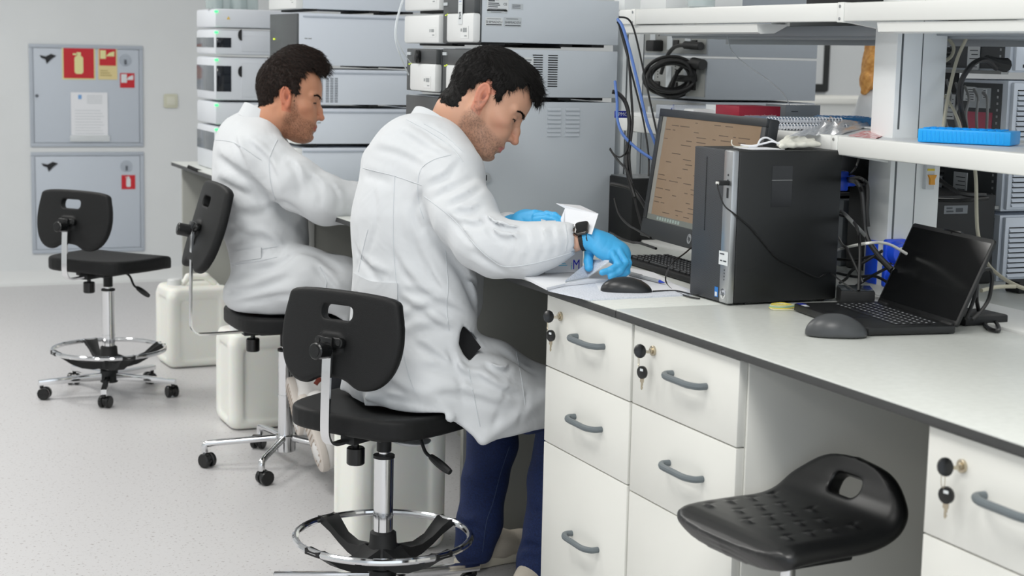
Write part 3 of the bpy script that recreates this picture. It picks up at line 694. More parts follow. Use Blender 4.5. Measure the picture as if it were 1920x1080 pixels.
cable('thin translucent tube sloping across the rear grey modules to the red carton', [atw(1362, 60, 4.6), atw(1372, 95, 4.55), atw(1400, 122, 4.5), atw(1440, 150, 4.45), atw(1468, 175, 4.4), atw(1480, 196, 4.35)], .0016, mat('clear_tube', (0, 0, 0)), 'tube')
# cables hanging right of the near grey stack
cable('pale blue network cable hanging from the near stack to the monitor', [W(1158, 36, 4.5), W(1168, 52, 4.48), W(1182, 100, 4.45), W(1198, 165, 4.42), W(1212, 225, 4.4), W(1226, 262, 4.4), W(1240, 300, 4.4)], .0042, CABBL)
cable('second blue network cable curling down and behind the monitor', [W(1153, 152, 4.5), W(1157, 190, 4.48), W(1158, 225, 4.45), W(1168, 252, 4.42), W(1190, 275, 4.4), W(1220, 296, 4.38), W(1250, 310, 4.38)], .004, CABBL)
cable('black cable arcing from the top of the near stack far to the right', [W(1160, 32, 4.5), W(1178, 36, 4.5), W(1190, 60, 4.5), W(1206, 130, 4.48), W(1222, 205, 4.45), W(1234, 260, 4.42)], .0026)
cable('black cable running straight down from the near stack top', [W(1158, 40, 4.5), W(1166, 60, 4.5), W(1178, 110, 4.48), W(1183, 170, 4.46), W(1186, 230, 4.45), W(1180, 300, 4.42), W(1192, 380, 4.4), W(1208, 440, 4.38)], .0034)
cable('black cable slanting toward the monitor edge', [W(1160, 44, 4.5), W(1172, 90, 4.5), W(1190, 160, 4.47), W(1206, 225, 4.44), W(1216, 290, 4.4), W(1216, 330, 4.38)], .0026)
cable('thick black cable looping out from behind the near stack', [W(1148, 172, 4.5), W(1160, 176, 4.5), W(1174, 195, 4.48), W(1180, 230, 4.46), W(1176, 280, 4.44), W(1176, 320, 4.42), W(1190, 370, 4.4)], .0058)
cable('black cable sagging from the lower near stack to the worktop', [W(1146, 345, 4.5), W(1160, 347, 4.48), W(1185, 355, 4.45), W(1200, 372, 4.42), W(1212, 392, 4.4)], .0055)
cable('thin black lead drooping beside the black speaker', [W(1144, 278, 4.5), W(1152, 290, 4.48), W(1164, 294, 4.45), W(1176, 282, 4.42), W(1180, 262, 4.4)], .0022)
cable('black lead from the lower near stack to the speaker top', [W(1144, 280, 4.5), W(1158, 300, 4.45), W(1176, 320, 4.4), W(1186, 345, 4.38)], .003)
cable('black lead lying on the worktop beside the near stack', [W(1144, 436, 4.42), W(1162, 446, 4.38), W(1184, 454, 4.34), W(1200, 456, 4.3), W(1230, 466, 4.2)], .0035)
cable('black lead curving from the blue outlet to the worktop behind the near man\'s glove', [W(1152, 372, 4.45), W(1160, 400, 4.42), W(1176, 420, 4.38), W(1196, 432, 4.32), W(1220, 446, 4.25)], .003)
t = thing('desk_speaker', 'tall black speaker standing behind the left edge of the monitor', 'speaker', (0, 0, 0))
a = atz(1176, 452, .9005); box('cabinet', (a[0], a[1]-.02, .9005), (a[0]+.13, a[1]+.13, 1.083), BLKM, t, bev=.004)
box('cabinet_top', (a[0]+.004, a[1]-.016, 1.083), (a[0]+.126, a[1]+.126, 1.086), ALU, t, bev=.001)
t = thing('wall_outlet', 'dark blue outlet on the far post beside the near grey stack', 'socket')
a = aty(1150, 350, 4.43); box('plate', (2.24, 4.405, .985), (2.263, 4.425, 1.045), SOCK, t, bev=.003)
t = thing('trunking', 'grey vertical trunking strip behind the hanging cables', 'trunking')
box('strip', (2.50, 4.75, .905), (2.56, 4.8, 1.23), mat('tray_grey', (165, 170, 174), .4), t, bev=.003)
# ---------------------------------------------------------------- distance-field sculpting (numpy)
def vec(p): return np.array(p, dtype=np.float32)
class Sculpt:
    def __init__(s, lo, hi, h):
        s.lo = np.array(lo, float); s.h = h; s.n = np.ceil((np.array(hi, float)-s.lo)/h).astype(int)+1
        s.D = np.full(s.n, .08, np.float32); s.rs = 1
        s.ax = [(s.lo[i]+h*np.arange(s.n[i])).astype(np.float32) for i in range(3)]
    def sub(s, lo, hi):
        a = np.clip(np.floor((np.array(lo)-s.lo)/s.h).astype(int), 0, s.n); b = np.clip(np.ceil((np.array(hi)-s.lo)/s.h).astype(int)+1, 0, s.n)
        sl = tuple(slice(a[i], b[i]) for i in range(3))
        return sl, s.ax[0][sl[0]][:, None, None], s.ax[1][sl[1]][None, :, None], s.ax[2][sl[2]][None, None, :]
    def op(s, fn, lo, hi, k, mode):
        m_ = .05+k
        sl, X, Y, Z = s.sub(np.array(lo)-m_, np.array(hi)+m_)
        if min(sl[i].stop-sl[i].start for i in range(3)) <= 0: return s
        d = fn(X, Y, Z); D = s.D[sl]
        if mode == 'add':
            if k > 0:
                hh = np.clip(.5+.5*(D-d)/k, 0, 1); s.D[sl] = D+(d-D)*hh-k*hh*(1-hh)
            else: s.D[sl] = np.minimum(D, d)
        elif mode == 'cut':
            d = -d
            if k > 0:
                hh = np.clip(.5-.5*(D-d)/k, 0, 1); s.D[sl] = D+(d-D)*hh+k*hh*(1-hh)
            else: s.D[sl] = np.maximum(D, d)
        elif mode == 'disp': s.D[sl] = D+d
        return s
    def cone(s, a, b, ra, rb=None, k=.02, mode='add', flat=None, fs=1):
        """capsule with changing radius; flat/fs squeezes it along a direction (fs>1 = thinner)"""
        a = vec(a); b = vec(b); rb = ra if rb is None else rb; ra, rb = ra*s.rs, rb*s.rs; ab = b-a; L2 = max(float(ab@ab), 1e-9); R = max(ra, rb)
        if flat is not None: fl = vec(flat)/np.linalg.norm(flat)
        def fn(X, Y, Z):
            x = X-a[0]; y = Y-a[1]; z = Z-a[2]
            t = np.clip((x*ab[0]+y*ab[1]+z*ab[2])/L2, 0, 1)
            dx = x-t*ab[0]; dy = y-t*ab[1]; dz = z-t*ab[2]
            if flat is not None:
                q = (dx*fl[0]+dy*fl[1]+dz*fl[2])*(fs-1); dx = dx+q*fl[0]; dy = dy+q*fl[1]; dz = dz+q*fl[2]
            return np.sqrt(dx*dx+dy*dy+dz*dz)-(ra+(rb-ra)*t)
        e = R*max(1, 1/fs)
        return s.op(fn, np.minimum(a, b)-e, np.maximum(a, b)+e, k, mode)
    def chain(s, pts, k=.02, **kw):
        for (a, ra), (b, rb) in zip(pts[:-1], pts[1:]): s.cone(a, b, ra, rb, k, **kw)
        return s
    def ell(s, c, r, k=.02, M=None, mode='add'):
        """ellipsoid; the rows of M are its axes"""
        c = vec(c); r = vec(r); M = np.eye(3, dtype=np.float32) if M is None else np.array(M, np.float32)
        def fn(X, Y, Z):
            x = X-c[0]; y = Y-c[1]; z = Z-c[2]
            u = (x*M[0][0]+y*M[0][1]+z*M[0][2])/r[0]; v = (x*M[1][0]+y*M[1][1]+z*M[1][2])/r[1]; q = (x*M[2][0]+y*M[2][1]+z*M[2][2])/r[2]
            k0 = np.sqrt(u*u+v*v+q*q)+1e-6; k1 = np.sqrt((u/r[0])**2+(v/r[1])**2+(q/r[2])**2)+1e-6
            return k0*(k0-1)/k1
        R = float(max(r)); return s.op(fn, c-R, c+R, k, mode)
    def tri(s, a, b, c, r, k=.01, mode='add'):
        """rounded triangle (a piece of cloth)"""
        a, b, c = vec(a), vec(b), vec(c)
        ba = b-a; cb = c-b; ac = a-c; nor = np.cross(ba, ac); nn = float(nor@nor)+1e-12
        def fn(X, Y, Z):
            X, Y, Z = np.broadcast_arrays(X, Y, Z)
            P = np.stack([X, Y, Z], -1)
            pa = P-a; pb = P-b; pc = P-c
            ins = (np.sign(pa@np.cross(ba, nor))+np.sign(pb@np.cross(cb, nor))+np.sign(pc@np.cross(ac, nor))) < 2
            def ed(p, e): t = np.clip((p@e)/max(float(e@e), 1e-9), 0, 1)[..., None]; q = p-e*t; return (q*q).sum(-1)
            return np.sqrt(np.where(ins, np.minimum(np.minimum(ed(pa, ba), ed(pb, cb)), ed(pc, ac)), (pa@nor)**2/nn))-r
        lo = np.minimum(np.minimum(a, b), c)-r; hi = np.maximum(np.maximum(a, b), c)+r
        return s.op(fn, lo, hi, k, mode)
    def slab(s, poly, M, h, rnd, k=0, mode='add', warp=None):
        """extruded 2D polygon in the frame M (rows: x, y, normal; origin last), half thickness h"""
        ax, ay, az, o = [vec(q) for q in M]; P2 = np.array(poly, np.float32)
        def fn(X, Y, Z):
            x = X-o[0]; y = Y-o[1]; z = Z-o[2]
            u = x*ax[0]+y*ax[1]+z*ax[2]; v = x*ay[0]+y*ay[1]+z*ay[2]; q = x*az[0]+y*az[1]+z*az[2]
            if warp is not None: u, v, q = warp(u, v, q)
            d2 = poly_sd(P2, u, v)+rnd; dz = np.abs(q)-h+rnd
            return np.minimum(np.maximum(d2, dz), 0)+np.sqrt(np.maximum(d2, 0)**2+np.maximum(dz, 0)**2)-rnd
        R = float(np.abs(P2).max()*1.42+h+.05); return s.op(fn, o-R, o+R, k, mode)
    def groove(s, pts, wd, dp):
        """soft crease (dp>0) or ridge (dp<0) along a polyline; the depth fades to its ends"""
        n = len(pts)-1
        for i, (a, b) in enumerate(zip(pts[:-1], pts[1:])):
            a = vec(a); b = vec(b); ab = b-a; L2 = max(float(ab@ab), 1e-9)
            def fn(X, Y, Z, a=a, ab=ab, L2=L2, i=i):
                x = X-a[0]; y = Y-a[1]; z = Z-a[2]
                t = (x*ab[0]+y*ab[1]+z*ab[2])/L2; tc = np.clip(t, 0, 1)
                d2 = (x-tc*ab[0])**2+(y-tc*ab[1])**2+(z-tc*ab[2])**2
                g = (i+np.clip(t, 0, 1))/n
                return dp*np.exp(-d2/(wd*wd))*np.clip(4*g*(1-g)+.15, 0, 1)
            # overlapping segments would add up: take the stronger one
            sl, X, Y, Z = s.sub(np.minimum(a, b)-3*wd, np.maximum(a, b)+3*wd)
            if min(sl[j].stop-sl[j].start for j in range(3)) <= 0: continue
            if i == 0: acc = np.zeros_like(s.D)
            q = fn(X, Y, Z); A = acc[sl]
            acc[sl] = np.where(np.abs(q) > np.abs(A), q, A)
        try: s.D += acc
        except NameError: pass
        return s
    def wobble(s, amp, scale, seed=0, lo=None, hi=None, stretch=(1, 1, 1)):
        rg = np.random.RandomState(seed)
        sl, X, Y, Z = s.sub(s.lo if lo is None else lo, s.lo+s.h*s.n if hi is None else hi)
        acc = 0
        for j in range(5):
            d = rg.normal(size=3); d /= np.linalg.norm(d); d = d*np.array(stretch); f = 2*math.pi/scale*(1+.35*j); p = rg.uniform(0, 6.28, 2)
            e = np.cross(d, rg.normal(size=3)); e /= np.linalg.norm(e)
            acc = acc+np.sin(f*(X*d[0]+Y*d[1]+Z*d[2])+p[0]+1.3*np.sin(f*.6*(X*e[0]+Y*e[1]+Z*e[2])+p[1]))/(1+j*.5)
        s.D[sl] += (amp*acc/2.2).astype(np.float32)
        return s
    def mesh(s):
        D = s.D; D[0] = D[-1] = .05; D[:, 0] = D[:, -1] = .05; D[:, :, 0] = D[:, :, -1] = .05
        ins = D < 0; n = D.shape
        cnt = np.zeros([q-1 for q in n], np.int8)
        for a in (0, 1):
            for b in (0, 1):
                for c in (0, 1): cnt += ins[a:n[0]-1+a, b:n[1]-1+b, c:n[2]-1+c]
        act = (cnt > 0) & (cnt < 8); idx = np.argwhere(act)
        ID = np.full(act.shape, -1, np.int64); ID[act] = np.arange(len(idx))
        acc = np.zeros((len(idx), 3)); num = np.zeros(len(idx))
        cor = [(a, b, c) for a in (0, 1) for b in (0, 1) for c in (0, 1)]
        for p in cor:
            for ax in range(3):
                if p[ax]: continue
                q = list(p); q[ax] = 1
                d0 = D[idx[:, 0]+p[0], idx[:, 1]+p[1], idx[:, 2]+p[2]]; d1 = D[idx[:, 0]+q[0], idx[:, 1]+q[1], idx[:, 2]+q[2]]
                cr = (d0 < 0) != (d1 < 0); t = np.where(cr, d0/np.where(cr, d0-d1, 1), 0)
                o = np.array(p, float)[None]+np.zeros((len(idx), 3)); o[:, ax] += t
                acc += o*cr[:, None]; num += cr
        V = s.lo+s.h*(idx+acc/num[:, None])
        Fs = []
        for ax in range(3):
            b, c = [(1, 2), (2, 0), (0, 1)][ax]
            s0 = [slice(None)]*3; s1 = [slice(None)]*3; s0[ax] = slice(0, -1); s1[ax] = slice(1, None)
            e = ins[tuple(s0)] != ins[tuple(s1)]; pts = np.argwhere(e)
            pts = pts[(pts[:, b] > 0) & (pts[:, c] > 0) & (pts[:, b] < n[b]-1) & (pts[:, c] < n[c]-1)]
            q = []
            for (db, dc) in ((-1, -1), (0, -1), (0, 0), (-1, 0)):
                r = pts.copy(); r[:, b] += db; r[:, c] += dc; q.append(ID[r[:, 0], r[:, 1], r[:, 2]])
            q = np.stack(q, 1); fl = ins[pts[:, 0], pts[:, 1], pts[:, 2]]
            q[~fl] = q[~fl][:, ::-1]; Fs.append(q)
        Fc = np.concatenate(Fs); Fc = Fc[(Fc >= 0).all(1)]
        return V, Fc
    def obj(s, name, mt, parent=None, col=None, relax=1, M=None, pre=None):
        V, Fc = s.mesh()
        if relax:
            E = np.concatenate([Fc[:, [0, 1]], Fc[:, [1, 2]], Fc[:, [2, 3]], Fc[:, [3, 0]]])
            for it in range(relax):
                A = np.zeros_like(V); N = np.zeros(len(V))
                for j in range(3): A[:, j] = np.bincount(E[:, 0], V[E[:, 1], j], len(V))+np.bincount(E[:, 1], V[E[:, 0], j], len(V))
                N = np.bincount(E[:, 0], minlength=len(V))+np.bincount(E[:, 1], minlength=len(V))
                V = V*.5+.5*A/np.maximum(N, 1)[:, None]
        s.V = V
        me = bpy.data.meshes.new(name); me.vertices.add(len(V)); me.loops.add(Fc.size); me.polygons.add(len(Fc))
        V0 = V
        if pre is not None: V = pre(V)
        W_ = V if M is None else (np.c_[V, np.ones(len(V))] @ np.array(M).T)[:, :3]
        me.vertices.foreach_set('co', W_.astype(np.float32).ravel()); me.loops.foreach_set('vertex_index', Fc.astype(np.int32).ravel())
        me.polygons.foreach_set('loop_start', np.arange(0, Fc.size, 4, dtype=np.int32)); me.polygons.foreach_set('loop_total', np.full(len(Fc), 4, np.int32))
        me.update(calc_edges=True); me.validate()
        o = link(name, me, mt, parent, True)
        if col is not None:
            a = me.color_attributes.new('Col', 'FLOAT_COLOR', 'POINT'); c = col(V0).astype(np.float32); a.data.foreach_set('color', c.ravel())
        return o
def poly_sd(P, u, v):
    u, v = np.broadcast_arrays(u, v); d = np.full(u.shape, 1e9, np.float32); sg = np.ones(u.shape, np.float32); n = len(P)
    for i in range(n):
        a = P[i]; b = P[i-1]; e = b-a; wx = u-a[0]; wy = v-a[1]
        t = np.clip((wx*e[0]+wy*e[1])/max(float(e@e), 1e-12), 0, 1); bx = wx-e[0]*t; by = wy-e[1]*t
        d = np.minimum(d, bx*bx+by*by)
        c1 = v >= a[1]; c2 = v < b[1]; c3 = e[0]*wy > e[1]*wx
        fl = (c1 & c2 & c3) | (~c1 & ~c2 & ~c3); sg = np.where(fl, -sg, sg)
    return sg*np.sqrt(d)
def smooth_poly(pts, k=5): return [(p.x, p.y) for p in spline([Vector((a, b, 0)) for a, b in pts], k, True)]
# ---------------------------------------------------------------- swivel stools with backrest
def chair(label, x, y, yaw, seat_z, back_z, arms, ring=True, ang0=0, flat_legs=True, col_w=None, group=None, bs=.90, by=-.212, tilt=9):
    rz = -math.radians(yaw); t = thing('swivel_chair', label, 'chair', (x, y, 0), rz, group)
    Y_ = np.array([0, 1, 0.]); 
    # backrest: curved polyurethane plate with a grip slot
    out = smooth_poly([(-.150, .122), (0, .130), (.150, .122), (.176, .085), (.187, 0), (.172, -.075), (.135, -.122), (.085, -.135), (.035, -.112), (-.035, -.112), (-.085, -.135), (-.135, -.122), (-.172, -.075), (-.187, 0), (-.176, .085)], 4)
    out = [(a, b*bs) for a, b in out]
    S = Sculpt((-.21, -.06, -.16), (.21, .06, .16), .004)
    fr = ((1, 0, 0), (0, 0, 1), (0, 1, 0), (0, 0, 0))
    wp = lambda u, v, q: (u, v, q-.55*u*u+.012)
    S.slab(out, fr, .015, .011, warp=wp)
    S.slab(rrect(.098, .036, .015, 4, 0, .068*bs), fr, .05, .004, .004, 'cut', warp=wp)
    S.slab(rrect(.07, .05, .015, 4, -.005, -.015), ((1, 0, 0), (0, 0, 1), (0, 1, 0), (0, -.022, 0)), .012, .004, .006)
    M = Matrix.Translation((0, by, back_z)) @ Matrix.Rotation(math.radians(-tilt), 4, 'X')
    bk = S.obj('backrest', PU, t, M=M)
    Mb = M @ frame((0, -.03, 0), (1, 0, 0), (0, 0, 1))
    mb = MB(); mb.prism(rrect(.088, .026, .0125, 5, 0, -.012), -.002, .016, Mb, bev=.003)
    mb.box((-.018, -.03, .0), (.018, .0, .026), .004, None, Mb)
    br = mb.obj('backrest_bracket', BLKS, t)
    for sx in (-.032, .032): MB().cyl(Mb @ Vector((sx, -.012, .015)), Mb @ Vector((sx, -.012, .0185)), .0065, 12).obj('bolt', BLKM, br)
    mb = MB(); n = 20; prof = []
    c0 = Mb @ Vector((0, -.032, .018)); c1 = Mb @ Vector((0, -.036, .062))
    mb.cyl(c0, c1, .021, 18, bev=.003); mb.cyl(c1, c1+(c1-c0)*.03, .014, 14)
    kn = mb.obj('backrest_knob', BLKS, t)
    # flat chrome bar
    mb = MB(); zb = seat_z-.075
    path = [Vector((0, by-.048, back_z-.02)), Vector((0, by-.052, back_z-.08)), Vector((0, by-.056, zb+.06)), Vector((0, by-.052, zb+.022)), Vector((0, by-.034, zb+.004)), Vector((0, by, zb)), Vector((0, -.08, zb+.004))]
    path = spline(path, 5); V = []; Fc = []
    for i, p in enumerate(path):
        T = (path[min(i+1, len(path)-1)]-path[max(i-1, 0)]).normalized(); N = T.cross(Vector((1, 0, 0))).normalized()
        for sx, sn in ((-1, -1), (1, -1), (1, 1), (-1, 1)): V.append(p+Vector((.0135*sx, 0, 0))+N*.003*sn)
    for i in range(len(path)-1):
        for k in range(4): Fc.append((i*4+k, i*4+(k+1) % 4, i*4+4+(k+1) % 4, i*4+4+k))
    Fc += [(0, 1, 2, 3), tuple(len(V)-4+k for k in range(4))]
    mb.add(V, Fc); mb.obj('backrest_bar', CHROME, t, smooth=50)
    # seat
    S = Sculpt((-.24, -.24, -.06), (.24, .25, .05), .005)
    so = smooth_poly([(-.16, .19), (0, .205), (.16, .19), (.205, .13), (.212, 0), (.19, -.13), (.13, -.185), (0, -.195), (-.13, -.185), (-.19, -.13), (-.212, 0), (-.205, .13)], 4)
    S.slab(so, ((1, 0, 0), (0, 1, 0), (0, 0, 1), (0, 0, -.027)), .027, .011, warp=lambda u, v, q: (u, v, q+.02*np.clip((v-.1)/.1, 0, 1)**2))
    S.ell((0, -.01, .012), (.17, .15, .018), .02, mode='cut')
    S.obj('seat', PU, t, M=Matrix.Translation((0, 0, seat_z)))
    mb = MB(); mb.box((-.075, -.11, seat_z-.078), (.075, .09, seat_z-.05), .006); mb.box((-.022, -.15, seat_z-.085), (.022, -.05, seat_z-.062), .003)
    mb.obj('seat_plate', BLKM, t)
    mb = MB(); mb.cyl((0, -.115, seat_z-.083), (0, -.115, seat_z-.10), .008, 12); mb.cyl((0, -.115, seat_z-.097), (0, -.115, seat_z-.142), .023, 18, bev=.003); mb.obj('tilt_knob', BLKS, t)
    mb = MB(); mb.tube([(.06, .02, seat_z-.066), (.1, .015, seat_z-.08), (.125, .01, seat_z-.115), (.15, .005, seat_z-.125)], .0045, 8, smooth=4)
    mb.tube([(.145, .006, seat_z-.123), (.17, .0, seat_z-.132), (.195, -.004, seat_z-.142), (.215, -.006, seat_z-.150)], .010, 10, smooth=4, taper=lambda q: .55+.6*math.sin(3.14*(q*.8+.1)))
    mb.obj('height_lever', BLKM, t)
    # column
    hub = .075
    mb = MB(); mb.cyl((0, 0, seat_z-.13), (0, 0, seat_z-.078), .019, 20, BLKM); mb.cyl((0, 0, seat_z-.2), (0, 0, seat_z-.12), .0135, 16, CHROME)
    mb.cyl((0, 0, hub), (0, 0, seat_z-.145), .0255, 24, CHROME); mb.cyl((0, 0, seat_z-.147), (0, 0, seat_z-.139), .028, 24, BLKM)
    mb.cyl((0, 0, .245), (0, 0, .251), .0268, 24, CHROME)
    mb.obj('gas_column', None, t)
    mb = MB(); mb.cyl((0, 0, .052), (0, 0, .105 if ring else .11), .036, 20); mb.obj('base_hub', BLKM if flat_legs else CHROME, t)
    for k in range(5):
        a = math.radians(90-ang0-72*k)-rz; d = Vector((math.cos(a), math.sin(a), 0)); e = Vector((-d.y, d.x, 0)); L = .275
        mb = MB()
        if flat_legs:
            Ml = frame((0, 0, 0), d, (0, 0, 1))
            mb.prism([(.03, .062), (.03, .092), (L+.012, .078), (L+.012, .058)], -.012, .012, Ml, bev=.002)
        else: mb.tube([d*.02+Vector((0, 0, .10)), d*.12+Vector((0, 0, .093)), d*(L-.02)+Vector((0, 0, .082)), d*L+Vector((0, 0, .072)), d*L+Vector((0, 0, .05))], .0115, 12, smooth=4)
        lg = mb.obj('base_leg', CHROME, t)
        c = d*L; ca = a+random.uniform(-.5, .5)+1.2; w_ = Vector((math.cos(ca), math.sin(ca), 0)); f_ = Vector((-w_.y, w_.x, 0))*.012
        mb = MB(); mb.cyl(c+Vector((0, 0, .045)), c+Vector((0, 0, .062)), .008, 10)
        mb.cyl(c+f_+w_*.006+Vector((0, 0, .025)), c+f_+w_*.023+Vector((0, 0, .025)), .025, 18, bev=.003); mb.cyl(c+f_-w_*.023+Vector((0, 0, .025)), c+f_-w_*.006+Vector((0, 0, .025)), .025, 18, bev=.003)
        mb.cyl(c+f_-w_*.007+Vector((0, 0, .027)), c+f_+w_*.007+Vector((0, 0, .027)), .020, 12)
        mb.obj('caster', BLKS, lg)
    if ring:
        R_ = .2265; zr = .19
        mb = MB(); mb.tube([(R_*math.cos(q), R_*math.sin(q), zr) for q in np.linspace(0, 2*math.pi, 49)[:-1]], .0092, 10, close=True); mb.obj('foot_ring', CHROME, t)
        mb = MB(); mb.lathe([(.027, .205), (.034, .2), (.036, .17), (.045, .15), (.05, .13), (.048, .112), (.03, .108)], 24); h_ = mb.obj('ring_hub', BLKM, t)
        for k in range(4):
            a = math.radians(arms+90*k)-rz; d = Vector((math.cos(a), math.sin(a), 0)); e = Vector((-d.y, d.x, 0))
            mb = MB(); V = []; Fc = []
            prof = [(.035, .168, .118, .030), (.075, .150, .114, .024), (.12, .148, .122, .019), (.16, .162, .14, .018), (.19, .184, .162, .022), (.214, .199, .176, .027), (.235, .199, .184, .027)]
            for (r0, zt, zb_, hw) in prof:
                for (s_, z_) in ((-1, zb_), (1, zb_), (1, zt), (.35, zt-.004), (-.35, zt-.004), (-1, zt)): V.append(d*r0+e*hw*s_+Vector((0, 0, z_)))
            for i in range(len(prof)-1):
                for j in range(6): Fc.append((i*6+j, i*6+(j+1) % 6, i*6+6+(j+1) % 6, i*6+6+j))
            Fc += [tuple(range(6)), tuple(len(V)-6+j for j in range(6))]
            mb.add(V, Fc); mb.obj('ring_arm', BLKM, h_, smooth=40)
    return t
chair('black swivel stool with foot ring under the near seated man', 1.357, 3.948, 57, .545, .735, 22, ang0=-62, by=-.178)
chair('empty black swivel stool with foot ring before the wall cabinets', 1.148, 6.834, 50, .580, .742, 10, ang0=-94, by=-.20)
chair('black swivel chair without foot ring under the far seated man', 1.517, 5.463, 90, .550, .842, 0, ring=False, ang0=-76, flat_legs=False, bs=1.15, by=-.272, tilt=17)
# ---- saddle stool in the foreground
t = thing('saddle_stool', 'black one-piece saddle stool with a grip hole, nearest to the camera', 'stool', (1.592, 2.42, 0), math.radians(96))
S = Sculpt((-.21, -.21, -.06), (.21, .19, .17), .0032)
# profile in (y, z) swept across x: seat pad curling up into the back lip
def saddle(X, Y, Z):
    # a profile curve in (y, z): flat pad in front, a lip rising behind; distance to it, thickened
    P = [(p.x, p.y) for p in spline([Vector(q) for q in ((.156, -.022, 0), (.12, -.004, 0), (.03, 0, 0), (-.05, .001, 0), (-.10, .013, 0), (-.130, .036, 0), (-.149, .064, 0), (-.166, .105, 0))], 4)]
    dd = None; tt = 0; n = len(P)-1
    for i, (a, b) in enumerate(zip(P[:-1], P[1:])):
        ex, ez = b[0]-a[0], b[1]-a[1]; t = np.clip(((Y-a[0])*ex+(Z-a[1])*ez)/(ex*ex+ez*ez), 0, 1)
        d = np.sqrt((Y-a[0]-ex*t)**2+(Z-a[1]-ez*t)**2); q = (i+t)/n
        if dd is None: dd, tt = d, q+0*d
        else: tt = np.where(d < dd, q, tt); dd = np.minimum(dd, d)
    th = .021-.005*tt
    wx = .172*np.clip(1-np.clip((tt-.52)/.48, 0, 1)**3.0, 0, 1)**.5*np.clip(1-(np.clip(.15-tt, 0, 1)/.15)**2.6, 0, 1)**.5
    Xs = np.maximum(np.abs(X)-wx+.03, 0)
    return np.sqrt(Xs**2*(th/.03)**2+dd**2)-th
S.op(saddle, (-.2, -.2, -.06), (.2, .18, .22), 0, 'add')
S.slab(rrect(.080, .040, .016, 4, 0, 0), ((1, 0, 0), (0, -.45, .89), (0, .89, .45), (0, -.143, .054)), .06, .006, .006, 'cut')
for i in range(5):
    for j in range(4):
        x = -.116+.058*i; y = .10-.050*j-(.025 if i % 2 else 0)
        if y < -.06: continue
        S.groove([(x-.013, y, .021), (x+.013, y, .021)], .0042, -.0055)
        S.groove([(x+.017, y-.001, .021), (x+.017, y-.024, .021)], .0042, .006)
S.obj('seat_shell', mat('black_gloss_pu', (19, 20, 21), .33), t, M=Matrix.Translation((0, 0, .618)) @ Matrix.Diagonal((.96, .95, 1, 1)))
mb = MB(); mb.box((-.08, -.08, .565), (.08, .08, .582), .005); mb.tube([(.07, .02, .57), (.14, .03, .567), (.19, .03, .56)], .006, 8, smooth=3); mb.box((.15, .012, .548), (.215, .048, .562), .005); mb.obj('seat_plate', BLKM, t)
mb = MB(); mb.cyl((0, 0, .08), (0, 0, .40), .025, 20); mb.cyl((0, 0, .40), (0, 0, .566), .014, 16); mb.obj('gas_column', CHROME, t)
mb = MB(); mb.cyl((0, 0, .05), (0, 0, .1), .034, 20); mb.obj('base_hub', BLKM, t)
for k in range(5):
    a = .3+k*math.radians(72); d = Vector((math.cos(a), math.sin(a), 0)); w_ = Vector((-d.y, d.x, 0))
    mb = MB(); mb.tube([d*.02+Vector((0, 0, .085)), d*.24+Vector((0, 0, .07)), d*.25+Vector((0, 0, .05))], .012, 10, smooth=3); lg = mb.obj('base_leg', BLKM, t)
    mb = MB(); c = d*.25
    for sg in (-1, 1): mb.cyl(c+w_*.005*sg+Vector((0, 0, .025)), c+w_*.022*sg+Vector((0, 0, .025)), .025, 16, bev=.003)
    mb.cyl(c+Vector((0, 0, .03)), c+Vector((0, 0, .058)), .009, 10)
    mb.obj('caster', BLKS, lg)
# ---- white jerrycans
JC = mat('white_polyethylene', (247, 248, 240), .42, sss=.25)
def jerry(label, x, y, rz, h, w_=.28, d_=.25):
    t = thing('jerrycan', label, 'canister', (x, y, 0), rz, 'white canisters standing on the floor')
    S = Sculpt((-w_/2-.02, -d_/2-.02, -.01), (w_/2+.02, d_/2+.02, h+.05), .006)
    S.slab(rrect(w_, d_, .045, 5), ((1, 0, 0), (0, 1, 0), (0, 0, 1), (0, 0, h/2-.01)), h/2-.012, .022)
    for sx in (-1, 1):
        for sy in (-1, 1): S.cone((sx*(w_/2-.03), sy*(d_/2-.03), .04), (sx*(w_/2-.03), sy*(d_/2-.03), h-.07), .034, k=.008)
    S.slab(rrect(w_*.62, h*.70, .02, 4, 0, 0), ((1, 0, 0), (0, 0, 1), (0, -1, 0), (0, -d_/2, h*.45)), .006, .003, .01, 'cut')
    S.slab(rrect(d_*.55, h*.70, .02, 4, 0, 0), ((0, 1, 0), (0, 0, 1), (-1, 0, 0), (-w_/2, 0, h*.45)), .006, .003, .01, 'cut')
    S.cone((-.02, 0, h-.02), (.11, 0, h-.02), .035, k=.01, mode='cut', flat=(0, 1, 0), fs=.7)
    S.chain([((-.05, 0, h-.025), .014), ((-.02, 0, h+.012), .015), ((.06, 0, h+.012), .015), ((.1, 0, h-.02), .014)], k=.012)
    S.obj('body', JC, t)
    mb = MB(); mb.lathe([(.03, h-.03), (.03, h+.002), (.026, h+.006), (.004, h+.007)], 24, Matrix.Translation((-.085, 0, 0))); mb.obj('screw_cap', PLW, t)
    return t
jerry('white canister farthest from the camera, behind the far man\'s chair', 1.625, 7.42, .05, .385)
jerry('white canister on the floor beside the column of the far man\'s chair', 1.60, 6.14, .0, .39)
jerry('white canister right behind the foot-ring stool of the near man', 1.555, 4.475, .0, .41, .275, .22)
# ---------------------------------------------------------------- things on the bench
ZT = .9006
